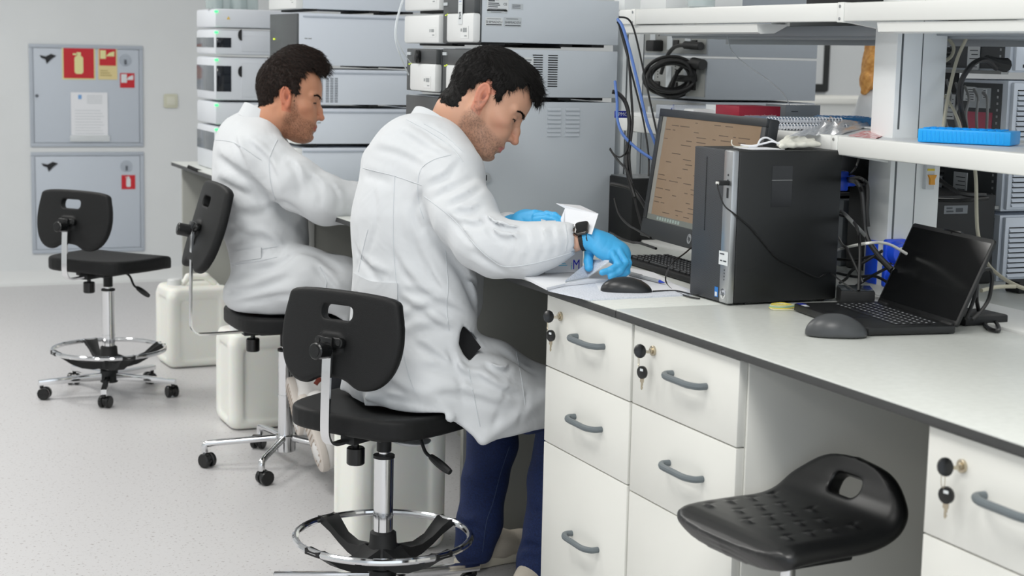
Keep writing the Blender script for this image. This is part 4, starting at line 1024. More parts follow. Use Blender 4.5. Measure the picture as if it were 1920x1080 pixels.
# desktop computer
MESHM = mat('mesh_grille', (58, 61, 66), .5)
nt = MESHM.node_tree; b_ = nt.nodes['Principled BSDF']; tc = nt.nodes.new('ShaderNodeTexCoord'); mp = nt.nodes.new('ShaderNodeMapping'); mp.inputs['Rotation'].default_value = (.785, 0, 0); mp.inputs['Scale'].default_value = (1, 260, 260)
vo = nt.nodes.new('ShaderNodeTexVoronoi'); vo.inputs['Scale'].default_value = 1; vo.inputs['Randomness'].default_value = 0
rp = nt.nodes.new('ShaderNodeValToRGB'); rp.color_ramp.elements[0].position = .28; rp.color_ramp.elements[1].position = .42; rp.color_ramp.elements[0].color = lin((14, 15, 17)); rp.color_ramp.elements[1].color = lin((64, 67, 72))
nt.links.new(tc.outputs['Object'], mp.inputs[0]); nt.links.new(mp.outputs[0], vo.inputs['Vector']); nt.links.new(vo.outputs['Distance'], rp.inputs[0]); nt.links.new(rp.outputs[0], b_.inputs['Base Color'])
t = thing('computer_tower', 'black desktop computer tower standing between the monitor and the laptop', 'computer')
x0, x1, y0, y1, z0, z1 = 1.862, 2.128, 3.092, 3.262, ZT+.004, 1.2385
PCB = mat('pc_black', (22, 24, 25), .48, bump=(800, .1))
mb = MB(); mb.box((x0, y0, z0), (x1, y1, z1), .006); mb.obj('case', PCB, t)
pf = box('front_grille', (x0-.014, y0+.038, z0), (x0+.001, y1, z1), MESHM, t, bev=.003)
mb = MB(); mb.box((x0-.0146, y0+.112, z0+.15), (x0-.0138, y0+.1145, z1-.02), 0); mb.obj('disc_slot', BLKS, pf)
ps = box('front_strip', (x0-.016, y0, z0), (x0+.001, y0+.038, z1), ALU, t, bev=.004)
mb = MB(); mb.box((x0-.0166, y0+.014, 1.162), (x0-.0155, y0+.019, 1.175), 0, BLKS); mb.box((x0-.0166, y0+.012, 1.135), (x0-.0155, y0+.02, 1.157), 0, BLKS); mb.cyl((x0-.0166, y0+.016, 1.185), (x0-.0155, y0+.016, 1.185), .0025, 12, BLKS)
for k in range(4): mb.box((x0-.0166, y0+.015, .955+.007*k), (x0-.0155, y0+.018, .958+.007*k), 0, INK)
mb.obj('port_row', None, ps, 0)
label_card('asset_label', ps, on_front(x0-.0162, y0+.022, 1.003), .038, .03, [(.15, .25, .25, .1), (.5, .25, .35, .1), (.1, .75, .5, .1)])
mb = MB(); M_ = on_front(x0-.0162, y0+.019, .925); mb.prism([(.0115*math.cos(a), .0115*math.sin(a)) for a in np.linspace(0, 6.283, 25)[:-1]], 0, .0008, M_, mt=CHROME)
put_text(mb, 'hp', .017, M_ @ Matrix.Translation((0, .001, .0008)) @ Matrix.Shear('XZ', 4, (0, 0)), INK, .0002, .85); mb.obj('maker_badge', None, ps, 0)
mb = MB(); M_ = on_front(x0-.0144, y0+.05, .925); mb.box((-.007, -.011, 0), (.007, .011, .0006), 0, mat('sticker_blue', (40, 120, 200), .4), M_); mb.box((-.005, -.009, .0006), (.004, .0, .0009), 0, LABEL, M_); mb.obj('cpu_sticker', None, pf, 0)
a = aty(1448, 320, y0); c = aty(1482, 390, y0)
mb = MB(); mb.box((a[0], y0-.0006, 1.115), (a[0]+.052, y0+.001, 1.205), 0, BLKS); mb.box((a[0], y0-.0012, 1.173), (a[0]+.052, y0+.001, 1.1745), 0, CABG); mb.obj('side_latch', None, t, 0)
mb = MB()
for xx in (x0+.03, x1-.03):
    for yy in (y0+.02, y1-.02): mb.cyl((xx, yy, ZT), (xx, yy, z0+.001), .009, 12)
mb.obj('feet', BLKM, t)
# lead plugged into the front and draped over its side
mb = MB(); p0 = Vector((x0-.016, y0+.016, 1.168)); mb.box((x0-.04, y0+.009, 1.163), (x0-.016, y0+.023, 1.173), .001, BLKM); mb.box((x0-.045, y0+.012, 1.165), (x0-.04, y0+.020, 1.171), .001, CABW)
S_ = lambda x, y: tuple(aty(x, y, y0-.004))
mb.tube([(x0-.043, y0+.016, 1.168), (x0-.046, y0+.005, 1.155), S_(1358, 385), S_(1378, 402), S_(1405, 425), S_(1432, 456), S_(1458, 485), S_(1492, 502), S_(1530, 520), S_(1545, 515), S_(1558, 513), tuple(atw(1578, 528, 3.35)), tuple(atw(1602, 545, 3.3))], .0017, 6, CABLE, smooth=6)
o = mb.obj('usb_cable', None); tag(o, 'thin black lead plugged into the computer tower front and draped across its side', 'cable')
# monitor
t = thing('monitor', 'large black monitor with a warm beige document on screen behind the computer tower', 'monitor')
TL = Vector((2.085, 3.864, 1.300)); d = -Vector((.074, .997, 0)).normalized(); nh = Vector((.997, -.074, 0)); th = math.radians(8)
upv = (nh*math.sin(th)+Vector((0, 0, math.cos(th)))); MM = frame(TL, d, upv)   # x right, y up, z toward the viewer
Wm, Hm = .60, .337
mb = MB(); mb.box((0, -Hm, -.03), (Wm, 0, -.001), .004, None, MM)
for a, b in (((0, -Hm), (Wm, -Hm+.048)), ((0, -.02), (Wm, 0)), ((0, -Hm+.048), (.022, -.02)), ((Wm-.022, -Hm+.048), (Wm, -.02))): mb.box((a[0], a[1], -.004), (b[0], b[1], .004), .0015, None, MM)
mb.box((Wm*.25, -Hm*.8, -.06), (Wm*.75, -Hm*.25, -.028), .01, None, MM)
mb.obj('housing', mat('monitor_black', (38, 41, 44), .42), t)
scr = mat('screen_document', (96, 84, 70), .3, emit=((150, 122, 92), .36), noise=(18, (90, 78, 64), .3, .7))
mb = MB(); mb.box((.022, -Hm+.048, -.001), (Wm-.022, -.02, .001), 0, scr, MM)
ink2 = mat('screen_ink', (64, 52, 42), .4, emit=((96, 76, 58), .22)); rr = random.Random(5)
for k in range(21):
    y = -.028-.0118*k
    x = .05
    while x < .5:
        L = rr.uniform(.012, .06)
        if rr.random() < .5: mb.box((x, y-.0014, .001), (min(x+L, .54), y+.0006, .0013), 0, ink2, MM)
        x += L+rr.uniform(.01, .04)
mb.box((.022, -Hm+.048, .001), (Wm-.022, -Hm+.062, .0014), 0, mat('taskbar', (92, 96, 90), .4, emit=((96, 100, 96), .4)), MM)
for k in range(9): mb.box((.085+.016*k, -Hm+.051, .0014), (.095+.016*k, -Hm+.059, .0018), 0, mat('task_icon', (130, 140, 130), .4, emit=((120, 140, 140), .4)), MM)
mb.box((.022, -Hm+.062, .001), (.045, -.02, .0013), 0, mat('screen_side', (120, 118, 112), .4, emit=((112, 112, 108), .4)), MM)
mb.obj('screen', None, t, 0)
mb = MB(); M2 = MM @ Matrix.Translation((Wm*.5, -Hm+.024, .004)); mb.prism([(.0125*math.cos(a), .0125*math.sin(a)) for a in np.linspace(0, 6.283, 25)[:-1]], 0, .0008, M2, mt=ALU)
put_text(mb, 'hp', .018, M2 @ Matrix.Translation((0, .001, .0008)), mat('monitor_black', (0, 0, 0)), .0002, .85); mb.obj('maker_badge', None, t, 0)
cm = MM @ Vector((Wm*.55, -Hm*.6, -.07))
mb = MB(); mb.box((cm.x-.01, cm.y-.03, ZT+.01), (cm.x+.02, cm.y+.03, cm.z), .004); mb.prism(rrect(.19, .22, .03), 0, .012, Matrix.Translation((cm.x+.02, cm.y, ZT)), bev=.003); mb.obj('stand', BLKM, t)
# keyboard
KA = Vector((1.962, 3.82, ZT)); kd = Vector((-.06, -.998, 0)).normalized(); ki = Vector((.998, -.06, 0))
t = thing('keyboard', 'black computer keyboard lying below the monitor, partly behind the tower', 'keyboard')
MK = frame(KA, kd, ki)
mb = MB(); mb.prism(rrect(.44, .135, .008, 3, .22, .0675), .002, .016, MK, bev=.002); mb.obj('tray', BLKM, t)
mb = MB(); rr = random.Random(2)
for r in range(6):
    x = .012; ws = [.0172]*20
    if r == 0: ws = [.0172, .034, .034, .034, .105, .034, .034, .034, .0172, .0172, .0172, .036, .0172]
    for w_ in ws:
        if x+w_ > .43: break
        mb.box((x, .012+.0185*r+(.004 if r == 5 else 0), .015), (x+w_-.003, .012+.0185*r+.0155+(.004 if r == 5 else 0), .0225), .0022, None, MK, seg=1)
        x += w_+.0018 if r else w_+.002
mb.obj('keys', mat('keycap', (28, 29, 31), .35), t)
mb = MB()
for r in range(6):
    for k in range(21): mb.box((.019+k*.0190, .0215+.0185*r, .0226), (.023+k*.0190, .0245+.0185*r, .0228), 0, None, MK)
mb.obj('key_legends', mat('legend_white', (190, 192, 196), .5), t, 0)
# mouse builder
def mouse(label, c, yaw, L, W_, Hh, mt):
    t = thing('computer_mouse', label, 'mouse', (c[0], c[1], ZT), yaw)
    S = Sculpt((-L*.6, -W_*.65, -.01), (L*.6, W_*.65, Hh+.015), .0022)
    S.ell((-.008*L/.11, 0, .006), (L*.5, W_*.48, Hh), .004); S.ell((L*.22, 0, .004), (L*.3, W_*.42, Hh*.62), .012)
    S.groove([(0, 0, Hh*1.05), (L*.25, 0, Hh*.85), (L*.48, 0, Hh*.3)], .0022, .002)
    S.slab([(-1, -1), (1, -1), (1, 1), (-1, 1)], ((1, 0, 0), (0, 1, 0), (0, 0, 1), (0, 0, -.02)), .0215, .001, .001, 'cut')
    S.obj('shell', mt, t, relax=2)
    mb = MB(); mb.cyl((L*.26, -.004, Hh*.72), (L*.26, .004, Hh*.72), .0075, 14); mb.obj('scroll_wheel', BLKM, t)
    return t
MG = mat('mouse_black', (34, 36, 38), .32)
c = atz(1184, 552, ZT)
mouse('black mouse lying on the papers in front of the near man\'s glove', (c[0], c[1]+.02), -.38, .108, .058, .032, MG)
c = atz(1577, 634, ZT)
mouse('dark grey mouse lying beside the open laptop', (c[0]+.004, c[1]+.018), -.42, .112, .066, .04, mat('mouse_grey', (66, 68, 70), .36))
cable('thin mouse cable running from the near mouse to the computer tower', [atz(1224, 546, ZT+.006), atz(1245, 545, ZT+.006), atz(1268, 545, ZT+.006), atz(1286, 549, ZT+.006), atz(1304, 553, ZT+.006), atz(1325, 552, ZT+.004)], .0016)
cable('thin black lead hanging in a loop between the monitor and the tower', [atw(1303, 458, 3.95), atw(1285, 474, 3.9), atw(1258, 496, 3.85), tuple(atz(1248, 524, ZT+.01)), tuple(atz(1260, 543, ZT+.003)), tuple(atz(1290, 556, ZT+.003)), tuple(atz(1312, 560, ZT+.003))], .0018)
# laptop
t = thing('laptop', 'open black laptop with a dark screen at the right of the worktop', 'laptop')
HL = Vector((2.15, 2.97, ZT+.006)); HR = Vector((2.105, 2.645, ZT+.006)); lx = (HR-HL).normalized(); ly = Vector((0, 0, 1)).cross(lx)
ML = frame(HL, lx, ly)       # x to the right, y away from the user
LW = .33; LD = .2
mb = MB(); mb.prism([(0, 0), (0, -LD+.01), (.01, -LD), (LW-.01, -LD), (LW, -LD+.01), (LW, 0)], -.004, .011, ML, bev=.002); bs_ = mb.obj('base', mat('laptop_black', (20, 21, 22), .45), t)
mb = MB()
for r in range(6):
    for k in range(15):
        if r == 0 and 4 <= k <= 8: continue
        mb.box((.03+k*.0183, -.118+.0168*r, .011), (.0455+k*.0183, -.1045+.0168*r, .0125), .0006, None, ML, seg=1)
mb.box((.103, -.118, .011), (.192, -.1045, .0125), .0006, None, ML, seg=1)
mb.obj('keys', mat('laptop_key', (30, 31, 33), .38), bs_)
mb = MB()
for r in range(6):
    for k in range(15):
        if r == 0 and 4 <= k <= 8: continue
        mb.box((.035+k*.0183, -.113+.0168*r, .0125), (.040+k*.0183, -.1095+.0168*r, .0127), 0, None, ML)
mb.obj('key_legends', mat('legend_white', (190, 192, 196), .5), bs_, 0)
mb = MB(); mb.box((.115, -.185, .011), (.205, -.125, .0114), 0, None, ML); mb.obj('touchpad', mat('touchpad', (26, 27, 29), .3), bs_)
mb = MB(); mb.box((.008, -.195, .011), (.03, -.180, .0114), 0, mat('sticker_navy', (40, 50, 150), .4), ML); mb.box((.032, -.195, .011), (.052, -.185, .0114), 0, LABEL, ML); mb.obj('palm_stickers', None, bs_, 0)
th = math.radians(66); lv = ly*math.cos(th)+Vector((0, 0, math.sin(th))); MS = frame(HL+Vector((0, 0, .008)), lx, lv)
mb = MB(); mb.prism(rrect(LW, .19, .008, 4, LW/2, .096), -.007, .0, MS, bev=.0015); ld = mb.obj('lid', mat('laptop_black', (20, 21, 22), .45), t)
mb = MB(); mb.box((.007, .012, 0), (LW-.007, .182, .0006), 0, mat('laptop_screen', (13, 14, 15), .2), MS); mb.obj('screen', None, ld, 0)
mb = MB(); mb.box((LW/2-.035, .1885, -.006), (LW/2+.035, .1935, .001), .001, None, MS); mb.cyl(MS @ Vector((LW/2, .187, .0006)), MS @ Vector((LW/2, .187, .001)), .002, 10); mb.obj('camera_bar', BLKS, ld)
mb = MB()
for x in (.03, LW-.03): mb.box((x-.02, -.006, -.004), (x+.02, .006, .006), .002, None, MS)
mb.obj('hinge', BLKM, t)
# power adapter and small things
c = atz(1588, 574, ZT)
t = thing('docking_box', 'flat black box with a grey top behind the laptop\'s left corner', 'adapter', (c[0]+.02, c[1]+.03, ZT), -.5)
box('body', (-.02, -.05, 0), (.055, .04, .036), BLKM, t, bev=.003); box('top_plate', (-.018, -.048, .036), (.053, .038, .0375), mat('smoked_top', (60, 66, 70), .2), t, bev=.001)
t = thing('rubber_bands', 'bundle of pale yellow and green rubber bands on the worktop before the tower', 'rubber bands')
c = atz(1466, 578, ZT)
for k, mt_ in enumerate([mat('band_cream', (225, 220, 180), .5), mat('band_yellow', (228, 208, 90), .5), mat('band_green', (150, 205, 175), .5), mat('band_cream', (0, 0, 0)), mat('band_yellow', (0, 0, 0))]):
    a = .4*k; pts = [(c[0]+(.034-.003*k)*math.cos(q)*math.cos(a*.2)+.004*math.sin(3*q+k), c[1]+.004*k-.01+(.021-.002*k)*math.sin(q)+.003*math.cos(2*q+k), ZT+.002+.0016*k) for q in np.linspace(0, 6.283, 21)[:-1]]
    MB().tube(pts, .0013, 6, close=True).obj('band', mt_, t)
def atb(x, y, w): return atw(x, y, 3.82 if x < 1594 and 3.4 < w < 3.7 else w)
# cables by the laptop and behind the tower
cable('thick black laptop cable looped beside the laptop hinge', [atb(1812, 598, 3.32), atb(1826, 560, 3.35), atb(1832, 528, 3.38), atb(1842, 508, 3.4), atb(1856, 506, 3.42), atb(1860, 525, 3.42), atb(1854, 560, 3.4), atb(1838, 585, 3.36), atb(1822, 600, 3.33)], .0042)
cable('black laptop cable lying in a curve on the worktop right of the laptop', [atb(1832, 535, 3.4), atb(1831, 560, 3.38), tuple(atz(1838, 592, ZT+.005)), tuple(atz(1852, 614, ZT+.005)), tuple(atz(1872, 620, ZT+.005)), tuple(atz(1868, 606, ZT+.005)), tuple(atz(1845, 592, ZT+.005)), tuple(atz(1812, 580, ZT+.005))], .0042)
cable('black laptop cable crossing flat on the worktop behind the hinge', [tuple(atz(1800, 596, ZT+.004)), tuple(atz(1825, 600, ZT+.004)), tuple(atz(1850, 597, ZT+.004))], .0045)
o = box('cable_bundle', tuple(atz(1810, 612, ZT)), tuple(atz(1832, 600, ZT)+np.array([.03, .03, .02])), BLKM, bev=.004); tag(o, 'small black cable block beside the laptop hinge', 'connector')
cable('white cable arching from the tower to behind the laptop screen', [atb(1566, 470, 3.5), atb(1582, 465, 3.5), atb(1620, 457, 3.5), atb(1650, 455, 3.52), atb(1672, 460, 3.54), atb(1700, 476, 3.56)], .0032, CABW)
cable('grey cable slanting right behind the tower', [atb(1568, 396, 3.6), atb(1580, 398, 3.6), atb(1600, 418, 3.6), atb(1625, 445, 3.6), atb(1650, 480, 3.6), atb(1675, 505, 3.6)], .0042, CABG)
cable('black cable dropping from the blue plug behind the tower', [atb(1592, 338, 3.6), atb(1606, 342, 3.6), atb(1616, 360, 3.6), atb(1620, 400, 3.6), atb(1624, 440, 3.6), atb(1640, 470, 3.58), atb(1672, 505, 3.55)], .0055)
cable('second black cable from the blue plug, bending down to a thick joint', [atb(1590, 335, 3.62), atb(1612, 334, 3.6), atb(1625, 345, 3.6), atb(1627, 370, 3.6), atb(1626, 400, 3.6), atb(1628, 425, 3.6)], .0042)
cable('thin black cable curving down behind the tower to the worktop', [atb(1570, 402, 3.55), atb(1590, 408, 3.52), atb(1606, 425, 3.5), atb(1612, 460, 3.5), atb(1612, 500, 3.48), atb(1610, 545, 3.45)], .0034)
cable('thin dark cable rising above the blue plug', [atb(1592, 328, 3.62), atb(1604, 315, 3.62), atb(1610, 298, 3.62)], .0022)
for i, (a, b, c_, l) in enumerate((((1570, 486), (1640, 482), (1672, 512), 'bowed'), ((1570, 512), (1640, 518), (1665, 530), 'low'), ((1572, 548), (1630, 520), (1668, 500), 'rising'), ((1575, 530), (1600, 505), (1655, 470), 'crossing'), ((1568, 440), (1590, 470), (1618, 530), 'hanging'))):
    cable('%s black cable in the tangle between the tower and the wide post' % l, [atw(*a, 3.84), atw((a[0]+b[0])/2, (a[1]+b[1])/2+4, 3.78-.02*i), atw(*b, 3.70-.02*i), atw(*c_, 3.64-.015*i)], .0034)
cable('short grey cable lying on the worktop behind the tower', [tuple(atz(1572, 552, ZT+.004)), tuple(atz(1578, 560, ZT+.004)), tuple(atz(1586, 565, ZT+.004))], .005, CABG)
mb = MB(); p = Vector(atw(1583, 340, 3.82)); mb.box(p+Vector((-.02, -.01, -.022)), p+Vector((.006, .01, .024)), .004); mb.box(p+Vector((0, -.008, -.012)), p+Vector((.03, .008, .014)), .005); o = mb.obj('blue_plug', SOCK); tag(o, 'bright blue video plug behind the tower\'s upper corner', 'plug')
t = thing('equipment_box', 'black power strip housing in the shade behind the computer tower', 'power strip')
box('body', (2.19, 3.42, ZT), (2.235, 3.60, ZT+.10), BLKM, t, bev=.004)
for k in range(3):
    mb = MB(); mb.cyl((2.19, 3.45+.055*k, ZT+.06), (2.165, 3.45+.055*k, ZT+.06), .018, 14); mb.box((2.145, 3.44+.055*k, ZT+.05), (2.168, 3.46+.055*k, ZT+.07), .004); mb.obj('plug', BLKM, t)
o = box('small_black_case', tuple(atz(1910, 551, ZT)), tuple(atz(1910, 551, ZT)+np.array([.1, .05, .028])), BLKM, bev=.003); tag(o, 'small black case on the worktop at the right edge of the view', 'case')
# clutter boxes in the dark gap right of the post
t = thing('equipment_box', 'black equipment box in the dark gap under the lower shelf right of the post', 'equipment box')
box('body', (2.50, 3.24, ZT), (2.68, 3.60, 1.12), BLKM, t, bev=.005)
label_card('rating_label', t, on_side(2.56, 3.2395, 1.085), .07, .02, [(.1, .2, .3, .2), (.5, .2, .3, .5), (.1, .6, .25, .2)], mt=mat('label_dim', (120, 124, 128), .5))
# ---- papers
def sheet(name, label, cat, pts, z, th, mt_, top=True):
    mb = MB(); poly = [(p[0], p[1]) for p in pts]; mb.prism(poly, z, z+th, bev=0)
    o = mb.obj(name, mt_, smooth=0); 
    if label: tag(o, label, cat)
    return o
pz = lambda *q, z=.903: [tuple(atz(x, y, z)[:2]) for x, y in q]
PRN = mat('printed_sheet', (224, 228, 236), .65, noise=(260, (206, 211, 220), .40, .60))
sheet('paper_stack', 'stack of printed sheets under the near mouse, hanging slightly over the bench edge', 'papers', pz((1027, 544), (1107, 562), (1306, 552), (1300, 546), (1180, 503)), ZT, .004, PRN)
sheet('paper_sheet', 'white sheet between the glove and the keyboard with a pen on it', 'paper', pz((1110, 522), (1125, 548), (1290, 548), (1225, 512), (1176, 503)), ZT+.0042, .0005, PAPER)
o = sheet('open_notebook', 'open white notebook under the near man\'s sleeve, its corner over the bench edge', 'notebook', pz((968, 517), (1025, 546), (1060, 538), (1140, 530), (1165, 500), (1060, 494)), ZT+.0048, .006, PAPER)
mb = MB(); q = [Vector(atz(1024, 545, .915)), Vector(atz(1100, 540, .915)), Vector(atz(1098, 534, .915)), Vector(atz(1026, 539, .915))]
# tilted booklet
t = thing('booklet', 'thin booklet tilted up toward the near man\'s gloved fingers', 'booklet')
A = Vector(atz(1060, 528, .915)); B = Vector(atz(1102, 519, .915)); C2 = Vector(atw(1142, 490, 3.87)); D2 = Vector(atw(1108, 489, 3.95))
mb = MB(); nn = Vector((0, 0, .003)); V = [A, B, C2, D2, A+nn, B+nn, C2+nn, D2+nn]
mb.add(V, [(0, 1, 2, 3), (4, 5, 6, 7), (0, 1, 5, 4), (1, 2, 6, 5), (2, 3, 7, 6), (3, 0, 4, 7)]); mb.obj('pages', PRN, t, 0)
mb = MB(); n2 = Vector((0, 0, -.0025)); V = [A, B, C2, D2, A+n2, B+n2, C2+n2, D2+n2]
mb.add(V, [(0, 1, 2, 3), (4, 5, 6, 7), (0, 1, 5, 4), (1, 2, 6, 5), (2, 3, 7, 6), (3, 0, 4, 7)]); mb.obj('cover', LABELG, t, 0)
# pen
t = thing('ballpoint_pen', 'clear ballpoint pen with a blue tip lying on the white sheet', 'pen')
a = Vector(atz(1184, 514, ZT+.010)); b = Vector(atz(1246, 530, ZT+.010))
mb = MB(); mb.cyl(a, a+(b-a)*.86, .0042, 12); mb.obj('barrel', mat('clear_barrel', (176, 180, 184), .12, alpha=.8), t)
mb = MB(); mb.cyl(a-(b-a)*.04, a+(b-a)*.3, .0056, 12); mb.obj('grip', mat('grip_grey', (150, 152, 154), .4, bump=(300, .8)), t)
mb = MB(); mb.tube([a+(b-a)*.86, b], .0040, 10, taper=lambda q: 1-.8*q); mb.obj('tip', mat('pen_blue', (40, 70, 190), .3), t)
# white carton with an open lid beside the glove
t = thing('small_carton', 'open white carton with a blue M printed on it, held between the gloved hands', 'box')
Bc = Vector(atz(1092, 511, ZT+.011)); e1 = Vector((-1, .06, 0)).normalized(); e2 = Vector((.06, 1, 0)).normalized(); w_, d_, h_ = .098, .062, .128
Mc = frame(Bc, -e1, (0, 0, 1)); cw_ = .0012
mb = MB()
for a, b in (((-w_, 0, -cw_), (0, h_, 0)), ((-w_, 0, -d_), (0, h_, -d_+cw_)), ((-w_, 0, -d_), (-w_+cw_, h_, 0)), ((-cw_, 0, -d_), (0, h_, 0)), ((-w_, 0, -d_), (0, cw_, 0))): mb.box(a, b, 0, None, Mc)
bd = mb.obj('carton_body', CARD, t, 0)
mb = MB(); M3 = Mc @ Matrix.Translation((-.0165, .019, 0)); put_text(mb, 'M', .034, M3, mat('print_ultramarine', (30, 40, 200), .5), .0002, .75); put_text(mb, 'i', .026, M3 @ Matrix.Translation((-.0125, -.003, 0)), mat('print_cyan', (110, 200, 225), .5), .0002, .8)
for k in range(3): mb.box((-.075, .018+.004*k, 0), (-.04-.004*k, .0195+.004*k, .0003), 0, mat('print_cyan', (0, 0, 0)), Mc)
mb.obj('print', None, bd, 0)
# lid flap hinged at the back upper edge, leaning up
F0 = Vector(atw(1053, 404, 3.98)); F1 = Vector(atw(1104, 425, 3.90)); F2 = Vector(atw(1122, 402, 3.93)); F3 = Vector(atw(1060, 391, 4.0)); F4 = Vector(atw(1043, 382, 4.02)); F5 = Vector(atw(1088, 386, 4.06)); F6 = Vector(atw(1121, 401, 4.0))
def flap(name, q, th=.0012):
    n = (q[1]-q[0]).cross(q[2]-q[0]).normalized()*th; k = len(q); mb = MB()
    mb.add(list(q)+[p+n for p in q], [tuple(range(k)), tuple(range(k, 2*k))]+[(i, (i+1) % k, (i+1) % k+k, i+k) for i in range(k)]); return mb.obj(name, CARD, t, 0)
G0 = Vector(atw(1046, 424, 3.99)); G1 = Vector(atw(1110, 440, 3.88))
flap('lid', [G0, G1, F2, F3]); flap('tuck_flap', [F3, F2, F6, F5, F4])
flap('side_flap', [G0, Vector(atw(1056, 426, 3.97)), F3])
# ---- things on the lower shelf
ZS = 1.2672
def card(name, label, cat, p, sx, sy, sz, rz, mt_, bev=.001):
    t = thing(name, label, cat, (p[0], p[1], p[2]), rz); box('body', (0, 0, 0), (sx, sy, sz), mt_, t, bev=bev); return t
c = aty(1385, 226, 3.72)
t = card('carton', 'dark red carton with white web address on its side, on the lower shelf', 'box', (c[0], 3.72, ZS), .125, .12, .045, 0, mat('carton_red', (150, 22, 48), .45))
mb = MB(); put_text(mb, 'www.phenomenex.com/SecurityGuard', .0064, on_side(.064, -.0004, .0215), LABEL, .0002, .95)
mb.obj('print', None, t, 0)
label_card('lower_print', t, on_side(.10, -.0003, .01), .022, .007, [(.1, .2, .8, .15), (.1, .55, .6, .15)], mt=mat('carton_red', (0, 0, 0)), ink=mat('print_mauve', (150, 120, 170), .5))
c = aty(1472, 222, 3.8)
t = card('carton', 'grey box right of the dark red carton on the lower shelf', 'box', (c[0], 3.8, ZS), .11, .1, .047, 0, mat('box_silver', (150, 156, 160), .35)); label_card('print', t, on_side(.03, -.0003, .03), .03, .008, [(.1, .3, .7, .3)], mt=mat('box_silver', (0, 0, 0)))
c = aty(1358, 214, 3.85)
t = card('carton', 'small white labelled box left of the dark red carton', 'box', (c[0], 3.85, ZS), .035, .1, .042, 0, LABEL)
label_card('print', t, on_side(.017, -.0003, .026), .028, .02, [(.1, .2, .6, .12), (.4, .5, .4, .3)])
c = aty(1262, 208, 3.95)
t = card('plastic_case', 'clear plastic case behind the top edge of the monitor', 'case', (c[0], 3.95, ZS), .15, .1, .038, 0, mat('clear_case', (205, 212, 222), .1, alpha=.5), .004)
mb = MB(); mb.prism([(-.02, 0), (.012, 0), (.006, .04)], 0, .004, on_side(.0, .01, .0)); mb.obj('blue_corner', mat('case_blue', (40, 60, 140), .4), t)
c = aty(1150, 214, 4.12)
t = card('sample_tray', 'low white tray with blue label at the left end of the lower shelf', 'tray', (2.13, 4.05, ZS), .22, .12, .012, 0, PLW, .002)
c = aty(1153, 208, 4.045)
mb = MB(); mb.box((c[0], 4.04, ZS), (c[0]+.042, 4.048, ZS+.019), .001, mat('label_navy', (26, 40, 150), .4)); M_ = on_side(c[0]+.022, 4.0398, ZS+.0095); put_text(mb, 'PMC', .015, M_, LABEL, .0002, .95)
o = mb.obj('name_plate', None, smooth=0); tag(o, 'small blue plate reading PMC at the left end of the lower shelf', 'label')
mb = MB(); mb.box((2.2, 3.90, ZS), (2.44, 4.03, ZS+.03), .004); o = mb.obj('white_box', PLW); tag(o, 'long white box behind the hanging cables on the lower shelf', 'box')
# spiral notebooks
def notebook(label, p, rz, L, D, z, mt_):
    t = thing('spiral_notebook', label, 'notebook', (p[0], p[1], z), rz)
    mb = MB(); mb.box((0, .004, 0), (L, D, .008), .0006); mb.obj('pages', PAPER, t)
    mb = MB(); mb.box((-.001, .002, .0082), (L+.001, D+.001, .0092), .0003); mb.obj('cover', mt_, t)
    sp = thing_child('spiral', t); n = int(L/.0085)
    mb = MB()
    for k in range(n): x = .006+k*.0085; mb.tube([(x, .002+.0075*math.cos(a), .005+.0075*math.sin(a)) for a in np.linspace(0, 6.283, 9)[:-1]], .0013, 5, close=True)
    o = mb.obj('spiral', PAPER, t)
    return t
def thing_child(n, t): return None
c = atz(1440, 246, ZS)
notebook('lower spiral notebook with white rings behind the monitor\'s right corner', (2.128, 3.42), -.15, .22, .15, ZS+.0025, mat('cover_steel', (120, 140, 158), .35))
notebook('upper spiral notebook lying on the other one', (2.16, 3.47), -.12, .21, .14, ZS+.0155, mat('cover_blue', (110, 135, 160), .3))
# racks
def rack(label, p, rz, L, D, Hh, mt_):
    t = thing('tube_rack', label, 'rack', p, rz)
    mb = MB(); mb.box((0, 0, 0), (L, D, Hh), .003); mb.obj('body', mt_, t)
    mb = MB()
    for i in range(int(L/.017)-1):
        for j in range(int(D/.02)): mb.lathe([(.0062, 0), (.0066, .0025), (.0045, .0027), (.0045, .0005)], 10, Matrix.Translation((.014+.017*i, .014+.02*j, Hh-.0005)))
    for i in range(int(L/.009)-1): mb.box((.006+.009*i, -.0006, .003), (.0105+.009*i, .0005, Hh-.004), 0)
    mb.obj('wells', mt_, t)
c = atz(1720, 266, ZS)
rack('bright blue tube rack at the front of the lower shelf right of the wide post', (2.192, 2.915, ZS), -.92, .195, .09, .029, mat('rack_bright', (24, 172, 252), .35, sss=.2))
rack('darker blue tube rack on the lower shelf left of the wide post', tuple(atz(1548, 236, ZS)), -.25, .15, .1, .022, BLUED)
# crumpled plastic bag with a red packet
BAG = mat('plastic_film', (214, 219, 226), .12, alpha=.62)
rg = np.random.RandomState(4); P_ = lambda x, y, z: atz(x, y, z)
def film(name, label, cat, corners, z, amp, mt_, nx=14, ny=8):
    a, b, c, d = [np.array(q) for q in corners]; V = []; Fc = []
    for j in range(ny):
        for i in range(nx):
            u, v = i/(nx-1), j/(ny-1); p = (a*(1-u)+b*u)*(1-v)+(d*(1-u)+c*u)*v; e = math.sin(math.pi*u)*math.sin(math.pi*v)
            p = p+np.array([0, 0, abs(rg.normal())*amp*(.3+.7*e)+amp*1.6*e]); V.append(p)
    for j in range(ny-1):
        for i in range(nx-1): Fc.append((j*nx+i, j*nx+i+1, (j+1)*nx+i+1, (j+1)*nx+i))
    n = len(V); V += [p-np.array([0, 0, .0016]) for p in V]; Fc += [tuple(q+n for q in f)[::-1] for f in Fc]
    MB_ = MB().add(V, Fc, mt_); o = MB_.obj(name, None, smooth=70); return tag(o, label, cat)
